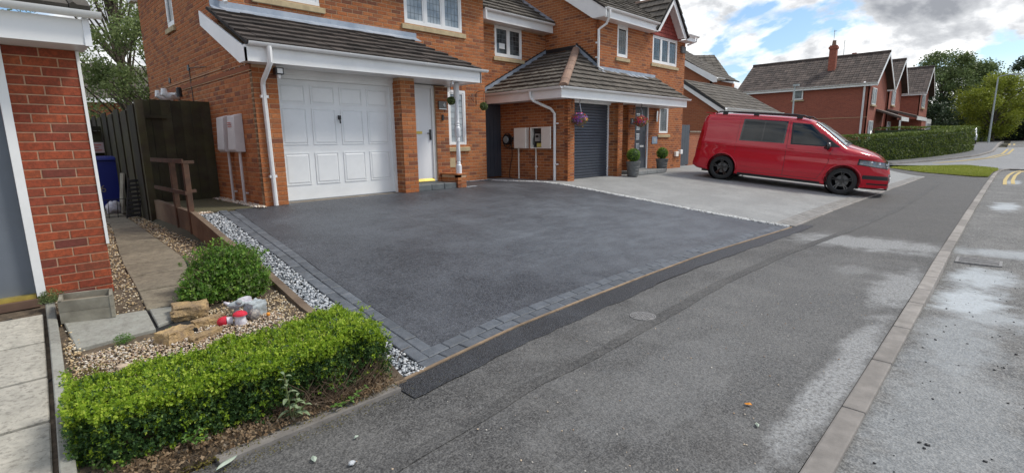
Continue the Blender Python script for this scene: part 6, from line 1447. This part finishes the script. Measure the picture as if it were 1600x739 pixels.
hedge_core(t,HP,1.4,1.45,hz); P,Nn=hedge_pts(HP,1.7,1.58,26000,hz); leaves('foliage',P,rng.uniform(.07,.13,len(P)),'hedge_far',t,nrm=Nn,lean=.45)
hedge_core(t,[(48.5,2.9),(49.5,5.0),(50,8)],1.3,1.6,hz); P,Nn=hedge_pts([(48.3,3.0),(49.5,5.0),(50,8)],1.5,1.65,4000,hz); leaves('foliage',P,rng.uniform(.08,.14,len(P)),'hedge_far',t,nrm=Nn,lean=.45)
for (path,lab,h) in (([(58,4.2),(64,3.6),(69,3.5)],'clipped hedge farther up the street behind the parked car',1.4),([(72,3.2),(80,3.0)],'farthest low hedge beside the street lamp',1.5)):
    t=thing('clipped_hedge',lab,'hedge',(path[0][0],path[0][1],.8)); hedge_core(t,path,1.5,h,hz); P,Nn=hedge_pts(path,1.7,h+.1,5000,hz); leaves('foliage',P,rng.uniform(.10,.18,len(P)),'hedge_far',t,nrm=Nn,lean=.45)
# ---------------------------------------------------------------- TREES
def tree(name,label,base,h,rx,rz,m,n,ls,trunk_h=.35,clumps=26,seed=1,droop=.0,trunk_r=.16,cz=None,open_=0.0,low=.15):
    rs=random.Random(seed); t=thing(name,label,'tree',base); b=Vector(base); cz=cz or h*(1-rz/h*.95)
    top_=b+Vector((rs.uniform(-.3,.3),rs.uniform(-.3,.3),h*.82)); pts=[b-Vector((0,0,.3))]+[b+(top_-b)*k+Vector((rs.uniform(-.1,.1),rs.uniform(-.1,.1),0)) for k in (.2,.4,.6,.8)]+[top_]
    MB().tube(pts,[trunk_r*(1.25-.22*i) for i in range(len(pts))],9).build('trunk','bark',t,smooth=True)
    cl=[]; br=MB()
    for i in range(clumps):
        th=rs.uniform(0,2*PI); ph=rs.random(); u=rs.random()**.5; z=rs.uniform(-1,1); rr=math.sqrt(max(0,1-z*z)); c=b+Vector((math.cos(th)*rr*rx*u,math.sin(th)*rr*rx*u,h-rz+z*rz*.92)); cl.append((c,rs.uniform(.20,.36)*rx))
        k=clampf((c.z-b.z)/h-.25,trunk_h*.6,.8); s=b+(top_-b)*k; mid=(s+c)/2+Vector((0,0,rs.uniform(-.1,.25))); br.tube([s,mid,c],[trunk_r*.38,trunk_r*.22,trunk_r*.06],5)
    br.build('branches','bark',t)
    per=n//clumps; P=[]
    for c,r in cl:
        d=rng.normal(size=(per,3)); d/=np.linalg.norm(d,axis=1)[:,None]; rad=rng.random((per,1))**.45*(1+.25*np.sin(d[:,:1]*5+c.x)); q=np.array(c)+d*rad*np.array([r,r,r*.75]); 
        if droop: q[:,2]-=droop*rng.random(per)*r
        P.append(q)
    P=np.concatenate(P); leaves('crown',P,rng.uniform(ls*.7,ls*1.3,len(P)),m,t,droop=droop*.8,aspect=.6); return t
gz=lambda x,y: gf(x,y)
tree('birch_tree','tallest loose grey-green tree behind the far terrace hedge',(92,8.0,.8),12.0,4.6,5.6,'tree_mid',26000,.26,seed=3,clumps=60,droop=.5,trunk_r=.22)
tree('birch_tree','second tall green tree right of the tallest, behind the lamp post',(95,4.8,.8),10.6,4.0,5.0,'tree_mid',18000,.26,seed=5,clumps=44,droop=.4,trunk_r=.2)
tree('lime_green_tree','yellow-green rounded street tree beside the lamp post',(72,1.7,.8),6.6,3.3,2.9,'tree_lime',22000,.17,seed=8,clumps=52,trunk_r=.13)
tree('dark_conifer','dark spreading pine at the right edge of the picture',(88,-1.6,.8),10.5,3.6,4.2,'tree_dark',16000,.22,seed=11,clumps=30,trunk_r=.2)
tree('dark_tree','dark bushy tree under the pine at the right edge',(95,-.8,.8),6.5,4.2,3.0,'tree_dark',12000,.25,seed=12,clumps=30)
tree('dark_tree','dark evergreen mass behind the hedge left of the yellow-green tree',(88,10.5,.8),6.6,4.8,3.2,'tree_dark',16000,.26,seed=13,clumps=34)
tree('dark_tree','low dark evergreen between the terrace and the tall trees',(84,7.2,.8),4.6,3.4,2.1,'tree_dark',9000,.24,seed=14,clumps=22)
tree('garden_tree','airy light green tree between the two brick houses on the left',(3.6,20.5,.5),8.8,2.9,4.2,'tree_light',15000,.09,seed=21,clumps=70,droop=.6,trunk_r=.12)
tree('garden_tree','lower greener tree behind the dark fence on the left',(3.9,18.2,.5),4.8,1.7,1.35,'tree_light',11000,.085,seed=22,clumps=34,trunk_r=.08)
P=[(random.uniform(105,135),random.uniform(-8,34),.8+random.random()**1.3*(4.5+2*math.sin(i))) for i in range(16000)]
o=leaves('distant_woodland',P,.55,'tree_dark'); tag(o,'dark line of distant trees behind the end of the street','trees',kind='stuff')
# garage block / dark opening at the far right
t=thing('carport','dark low outbuilding under the trees at the end of the street','outbuilding',(98,-.6,.8)); B(96,102,-3.2,3.0,.7,2.6).build('dark_front','under',t); B(95.6,102,-3.4,3.2,2.6,2.85).build('flat_roof','mortar',t)
MB().tube([(95.2,-.9,.7),(95.2,-.9,2.6)],.16,8).build('post','bark',t)
# ---------------------------------------------------------------- STREET LAMPS, CAR
d=Vector((1.382,.038,-.014)); 
LX,LY=62.5,1.75
t=thing('street_lamp','tall grey street lamp beside the yellow-green tree','lamp post',(LX,LY,.8)); m=MB(); m.tube([(LX,LY,.75),(LX,LY,2.0),(LX,LY,6.35)],[.10,.075,.05],10); m.tube(curve_tube([(LX,LY,6.3),(LX,LY-.05,6.5),(LX,LY-.5,6.62),(LX,LY-1.0,6.64)]),.035,8); m.build('column','galv',t,smooth='auto')
MB().hexa([(LX-.1,LY-1.5,6.58),(LX+.1,LY-1.5,6.58),(LX+.1,LY-.85,6.58),(LX-.1,LY-.85,6.58),(LX-.07,LY-1.45,6.70),(LX+.07,LY-1.45,6.70),(LX+.07,LY-.85,6.70),(LX-.07,LY-.85,6.70)]).build('lamp_head','galv',t)
LX,LY=42.2,12.07
t=thing('street_lamp','short grey lamp column in front of the small window of the far house','lamp post',(LX,LY,.5)); MB().tube([(LX,LY,.1),(LX,LY,5.3)],[.07,.05],10).build('column','galv',t,smooth='auto'); B(LX-.12,LX+.12,LY-.28,LY+.1,5.28,5.42).build('lamp_head','galv',t)
def smallcar(name,label,x,y,rz,m):
    t=thing(name,label,'car',(x,y,.8),rz=rz); 
    prof=[(-2.1,.35),(-2.15,.62),(-2.0,.85),(-1.2,.95),(-.55,1.38),(.9,1.42),(1.65,1.0),(2.1,.9),(2.15,.45),(2.05,.3)]
    b=MB().prism([(a,-.85,c) for a,c in prof],(0,1.7,0)).build('body',m,t,local=True); bevel(b,.09,3); autosmooth(b,50)
    g_=MB().prism([(-1.08,-.862,.98),(-.52,-.862,1.30),(.85,-.862,1.33),(1.4,-.862,1.0)],(0,1.724,0)).build('side_glass','glass_van',t,local=True); MB().prism([(-1.22,-.7,.97),(-.62,-.7,1.36),(-.66,-.7,1.38),(-1.27,-.7,1.0)],(0,1.4,0)).build('windscreen','glass_van',t,local=True)
    for s in (-1.3,1.3):
        for q in (-.86,.70): w=MB().tube([(s,q,.31),(s,q+.16,.31)],.31,18).build('wheel','tyre',t,local=True); MB().tube([(s,q-.01,.31),(s,q+.17,.31)],.18,12).build('rim','galv',w,local=True)
    for q in (-.62,.62): MB().ball((-2.08,q,.68),.09,.17,.09,10,7).build('headlight','lamp_clear',t,local=True)
    return t
smallcar('parked_car','silver car half hidden behind the right end of the tall hedge',57.5,3.3,.1,'carwhite'); smallcar('parked_car','white car roof just showing above the middle of the tall hedge',60.5,7.0,.4,'meter')
# ---------------------------------------------------------------- FOREGROUND BOX HEDGE
t=thing('box_hedge','low leafy box hedge with bright green top in the left foreground','hedge',(.9,2.95,.1))
def hc(u):  # centre line from the slab edge towards the drive
    return Vector((.13+1.58*u, 3.25-.22*u))
def hh(u): return interp(u,[(0,.23),(.04,.29),(.3,.32),(.5,.31),(.7,.345),(.88,.36),(.97,.32),(1,.25)])
nL=15000; u=rng.random(nL); f=rng.random(nL); P=np.zeros((nL,3)); NN=np.zeros((nL,3)); isT=np.zeros(nL,bool)
for i in range(nL):
    uu=u[i]; q=hc(uu); d=(hc(1)-hc(0)).normalized(); nr=Vector((d.y,-d.x)); w=.285*(1-.35*max(0,abs(uu-.5)*2-.85)/.15)+.03*noise.noise((q.x*3.3,1.7,0)); h_=hh(uu)+.05*noise.noise((q.x*4.3,q.y*4,0))
    lump=.075*noise.noise((q.x*5,0,f[i]*5.0))
    if f[i]<.46: v=rng.uniform(-1,1); p=q+nr*v*w; z=h_-.055*max(0,abs(v)-.72)/.28-rng.random()**2*.05+.030*noise.noise((p.x*13,p.y*13,0))+(.03*rng.random() if rng.random()<.10 else 0); n=(nr.x*.5*v,nr.y*.5*v,1); isT[i]=True
    elif f[i]<.93:
        z=h_*(1-rng.random()**1.15); bare=max(0,noise.noise((q.x*3.1,z*5,2)))*(1 if uu>.45 else .35)
        if z<.07 and rng.random()<.30+.6*(uu>.55): z=h_*rng.random()
        if uu>.60 and z<.17 and rng.random()<.88: z=.17+(h_-.17)*rng.random()
        if bare>.16 and z<.26 and rng.random()<.8: z=h_*.8*rng.random()+.06
        p=q+nr*(w*(1.0-.02*(1-z/h_))+lump-rng.random()**1.5*.07); n=(nr.x,nr.y,.3); isT[i]=z>h_*.80
    else: z=h_*rng.random(); s=1 if rng.random()<.5 else -1; p=hc(1 if s>0 else 0)+d*s*(.03*rng.random()-.01)+nr*rng.uniform(-1,1)*w*.9; n=(d.x*s,d.y*s,.3); isT[i]=z>h_*.72
    P[i]=(p.x,p.y,gl(p.x,p.y)*.4+.02+z*1.1); NN[i]=n
def sprigs(P,NN,k,spread,l0,l1,jit=.5):
    P=np.asarray(P);NN=np.asarray(NN,float); NN/=np.linalg.norm(NN,axis=1)[:,None]+1e-9; n=len(P)
    ax=NN+rng.normal(size=(n,3))*jit; ax/=np.linalg.norm(ax,axis=1)[:,None]; Q=np.repeat(P,k,0); A=np.repeat(ax,k,0); m=len(Q)
    tt=np.tile(np.arange(k)/k,n)[:,None]; Q=Q+A*(tt*spread-spread*.6)
    D=rng.normal(size=(m,3)); D-=A*(D*A).sum(1)[:,None]; D/=np.linalg.norm(D,axis=1)[:,None]+1e-9; dirn=D*.8+A*(.35+tt*.6); dirn/=np.linalg.norm(dirn,axis=1)[:,None]
    L=rng.uniform(l0,l1,m)[:,None]*(1.15-.5*tt); side=np.cross(dirn,A+rng.normal(size=(m,3))*.3); side/=np.linalg.norm(side,axis=1)[:,None]+1e-9; nn=np.cross(side,dirn)
    V=np.empty((m,4,3)); V[:,0]=Q; V[:,1]=Q+dirn*L*.55+side*L*.28+nn*L*.06; V[:,2]=Q+dirn*L; V[:,3]=Q+dirn*L*.55-side*L*.28+nn*L*.06
    return V.reshape(-1,3),np.arange(4*m).reshape(m,4),m
def sprigmesh(name,P,NN,k,spread,l0,l1,m_,parent,jit=.5):
    V,F,m=sprigs(P,NN,k,spread,l0,l1,jit); base=np.repeat(rng.random(m//k),k); return npmesh(name,V,F,m_,rn=np.clip(base*.7+rng.random(m)*.3,0,.999),parent=parent)
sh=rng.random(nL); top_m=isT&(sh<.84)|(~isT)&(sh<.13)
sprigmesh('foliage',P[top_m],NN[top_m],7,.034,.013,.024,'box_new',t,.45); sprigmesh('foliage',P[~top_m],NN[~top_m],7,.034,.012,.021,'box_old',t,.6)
tw=MB()
for i in range(260):
    uu=random.uniform(.08,.93); q=hc(uu); a=Vector((q.x+random.uniform(-.05,.05),q.y+random.uniform(-.06,.06),.09)); b=Vector((q.x+random.uniform(-.12,.12),q.y+random.uniform(-.20,.14),random.uniform(.2,.34))); tw.tube([a,(a+b)/2+Vector((random.uniform(-.03,.03),random.uniform(-.03,.03),0)),b],[.005,.0035,.0015],4)
tw.build('stems','twig',t)
co=MB(); 
for k in range(12):
    q=hc((k+.5)/12); co.ball((q.x,q.y,.22),.10,.12,.125,8,6,.4)
co.build('inner_shade_core','twig',t)
# bare twigs and litter at the right end of the hedge
t=thing('dry_twigs','tangle of bare dry twigs under the right end of the box hedge','twigs',(1.4,2.8,.05)); tw=MB()
for i in range(420):
    a=Vector((random.gauss(1.34,.17),random.uniform(2.78,3.0),.06)); L=random.uniform(.08,.26); an=random.uniform(0,2*PI); b=a+Vector((math.cos(an)*L*.7,-abs(math.sin(an))*L*.3,L*random.uniform(.2,1))); tw.tube([a,(a+b)/2+Vector((random.uniform(-.03,.03),0,random.uniform(-.01,.03))),b],[.0028,.002,.001],4)
tw.build('twig_tangle','twig',t)
ps=[(random.uniform(.25,1.68),random.uniform(2.76,2.98),0) for _ in range(3600)]; ps=[(x,y,.055*sstep(2.72,2.82,y)+.012+random.uniform(0,.02)) for x,y,_ in ps]
o=leaves('leaf_litter',ps,rng.uniform(.010,.030,len(ps)),'dryleaf',aspect=.6,kind='stuff'); tag(o,'brown leaf litter under the box hedge','leaf litter')
ps=[(random.uniform(.15,1.7),random.uniform(2.72,2.80),.01+random.random()*.02) for _ in range(1500)]; o=leaves('moss',ps,rng.uniform(.006,.016,len(ps)),'moss',kind='stuff'); tag(o,'olive and yellow moss along the edging','moss')
ps=[(random.gauss(.85,.45),random.uniform(2.60,2.72),.006+random.random()*.004) for _ in range(700)]; o=leaves('moss',ps,rng.uniform(.005,.013,len(ps)),'moss',kind='stuff'); tag(o,'thin moss and crumbs on the asphalt edge','moss')
ps=[(random.gauss(1.50,.09),random.gauss(2.775,.03),.03+random.random()*.05) for _ in range(500)]; o=leaves('dry_grass',ps,rng.uniform(.03,.07,len(ps)),'dryleaf',aspect=.10,kind='stuff'); tag(o,'yellow dry grass tuft by the timber corner','dry grass')
MB().box(.15,1.66,2.79,2.95,-.05,.05).build('soil_bank','soil')['kind']='structure'
# round shrub
t=thing('round_shrub','bushy bright green shrub beside the retaining wall behind the sandstone','shrub',(1.42,5.1,.25))
nL=5200; cl=[(Vector((1.20,5.02,.36)),.17),(Vector((1.38,5.12,.50)),.23),(Vector((1.56,5.06,.46)),.19),(Vector((1.42,4.92,.38)),.20),(Vector((1.30,5.25,.46)),.17),(Vector((1.60,5.22,.52)),.15),(Vector((1.12,4.92,.34)),.13),(Vector((1.58,4.9,.36)),.15),(Vector((1.40,5.05,.58)),.11),(Vector((1.28,4.95,.50)),.09),(Vector((1.56,5.05,.55)),.08)]
P=[];NN=[]
for i in range(nL):
    c,r=cl[random.randrange(len(cl))]; d=Vector((random.gauss(0,1),random.gauss(0,1),random.gauss(0,1))).normalized(); q=c+d*r*(.55+.55*random.random())*(1+.5*noise.noise(d*3.5+c)); q.z=max(q.z,.27); P.append(q[:]); NN.append(d[:])
P=np.array(P);NN=np.array(NN); k=rng.random(nL)<.75; sprigmesh('foliage',P[k],NN[k]+np.array([0,0,.5]),7,.06,.02,.036,'shrub',t,.4); sprigmesh('foliage',P[~k],NN[~k],7,.05,.018,.03,'tree_mid',t,.6)
tw=MB()
for i in range(60):
    c,r=cl[random.randrange(len(cl))]; tw.tube([(1.4,5.05,.25),tuple((Vector((1.4,5.05,.25))+c)/2+Vector((random.uniform(-.05,.05),0,0))),tuple(c+Vector((random.gauss(0,.1),random.gauss(0,.1),r*.9)))],[.008,.005,.002],4)
tw.build('stems','twig',t)
# ---------------------------------------------------------------- SMALL PLANTS
def leafy(name,label,base,stems,m,ll,lw,seed=0,cat='plant',lean=(0,-.4)):
    rs=random.Random(seed); t=thing(name,label,cat,base); st=MB(); lf=MB(); b=Vector(base)
    def blade(o,d,l,w,drop):
        d=d.normalized(); sd=d.cross(Vector((0,0,1))).normalized(); n=7; prev=None
        for i in range(n+1):
            u=i/n; c=o+d*l*u+Vector((0,0,-drop*u*u*l)); ww=w*math.sin(PI*min(1,u*.93+.04))**.75/2; nz_=Vector((0,0,1))*.12*ww
            cur=(c-sd*ww+nz_*2,c,c+sd*ww+nz_*2)
            if prev: lf.face([prev[0],prev[1],cur[1],cur[0]],rs.random()*.98+.01); lf.face([prev[1],prev[2],cur[2],cur[1]],lf.r[-1])
            prev=cur
    for (dx,dy,h,nl) in stems:
        top_=b+Vector((dx,dy,h)); mid=(b+top_)/2+Vector((dx*.15,dy*.1,h*.1)); pts=curve_tube([b,mid,top_],5); st.tube(pts,[.006-.003*i/len(pts) for i in range(len(pts))],5)
        for k in range(nl):
            u=.18+.82*k/max(1,nl-1); o=pts[min(len(pts)-1,int(u*(len(pts)-1)))]; a=k*2.4+rs.random()*.6; up=.25+.7*u; f=1.05-.45*u
            blade(o,Vector((math.cos(a),math.sin(a),up)),ll*f*rs.uniform(.85,1.1),lw*f,rs.uniform(.3,.8))
    st.build('stem','stemgreen',t); lf.build('leaves',m,t,smooth=True); return t
leafy('sage_plant','pale grey-green broad-leaved plant standing against the box hedge',(1.03,2.80,.04),[(-.03,-.03,.30,12),(.02,-.05,.16,9),(.06,-.06,.10,7)],'sage',.085,.032,3)
leafy('green_weed','broad-leaved green weed sprawling over the edging near the timber corner',(1.30,2.765,.03),[(.10,-.05,.05,7),(-.04,-.05,.04,6),(.18,-.02,.07,7)],'weed',.055,.024,5)
t=leafy('ferny_weed','fresh green ferny weed growing out of the front of the box hedge',(.55,2.90,.08),[(.02,-.12,.12,12),(-.05,-.12,.10,9),(.04,-.10,.05,10)],'weed',.05,.016,9)
leafy('edging_weed','small green sprouts growing in the slab joint at the bottom left',(.16,2.98,.09),[(.0,-.02,.05,6),(.04,0,.04,5)],'weed',.03,.014,11)
# weed tuft at the garage door corner
t=thing('door_weed','feathery dark green weed at the corner of the grey garage door','weed',(.245,5.62,.36)); n=900; d=rng.normal(size=(n,3)); d[:,2]=abs(d[:,2])*.8; d/=np.linalg.norm(d,axis=1)[:,None]; leaves('foliage',np.array([.235,5.55,.36])+d*np.array([.10,.07,.11])*rng.random((n,1))**.5,rng.uniform(.012,.024,n),'tree_mid',t,aspect=.35)
# sparse weeds in the gravel beside the planter
for i,(x,y,lab,s) in enumerate(((.30,3.95,'reddish green straggly weed in the gravel just right of the edging strip',.10),(.80,4.38,'low green weed between the pale slab and the sandstone block',.05),(.52,4.42,'low green weed at the near edge of the pale slab',.07),(1.50,4.55,'small brown dry weed beside the retaining wall',.07))):
    t=thing('gravel_weed',lab,'weed',(x,y,gl(x,y))); n=500; d=rng.normal(size=(n,3)); d[:,2]=abs(d[:,2]); d/=np.linalg.norm(d,axis=1)[:,None]; leaves('foliage',np.array([x,y,gl(x,y)+.01])+d*np.array([s,s*.8,s*1.1])*rng.random((n,1))**.6,rng.uniform(.008,.018,n),'moss' if i in (0,) else ('dryleaf' if i==3 else 'weed'),t,aspect=.4)
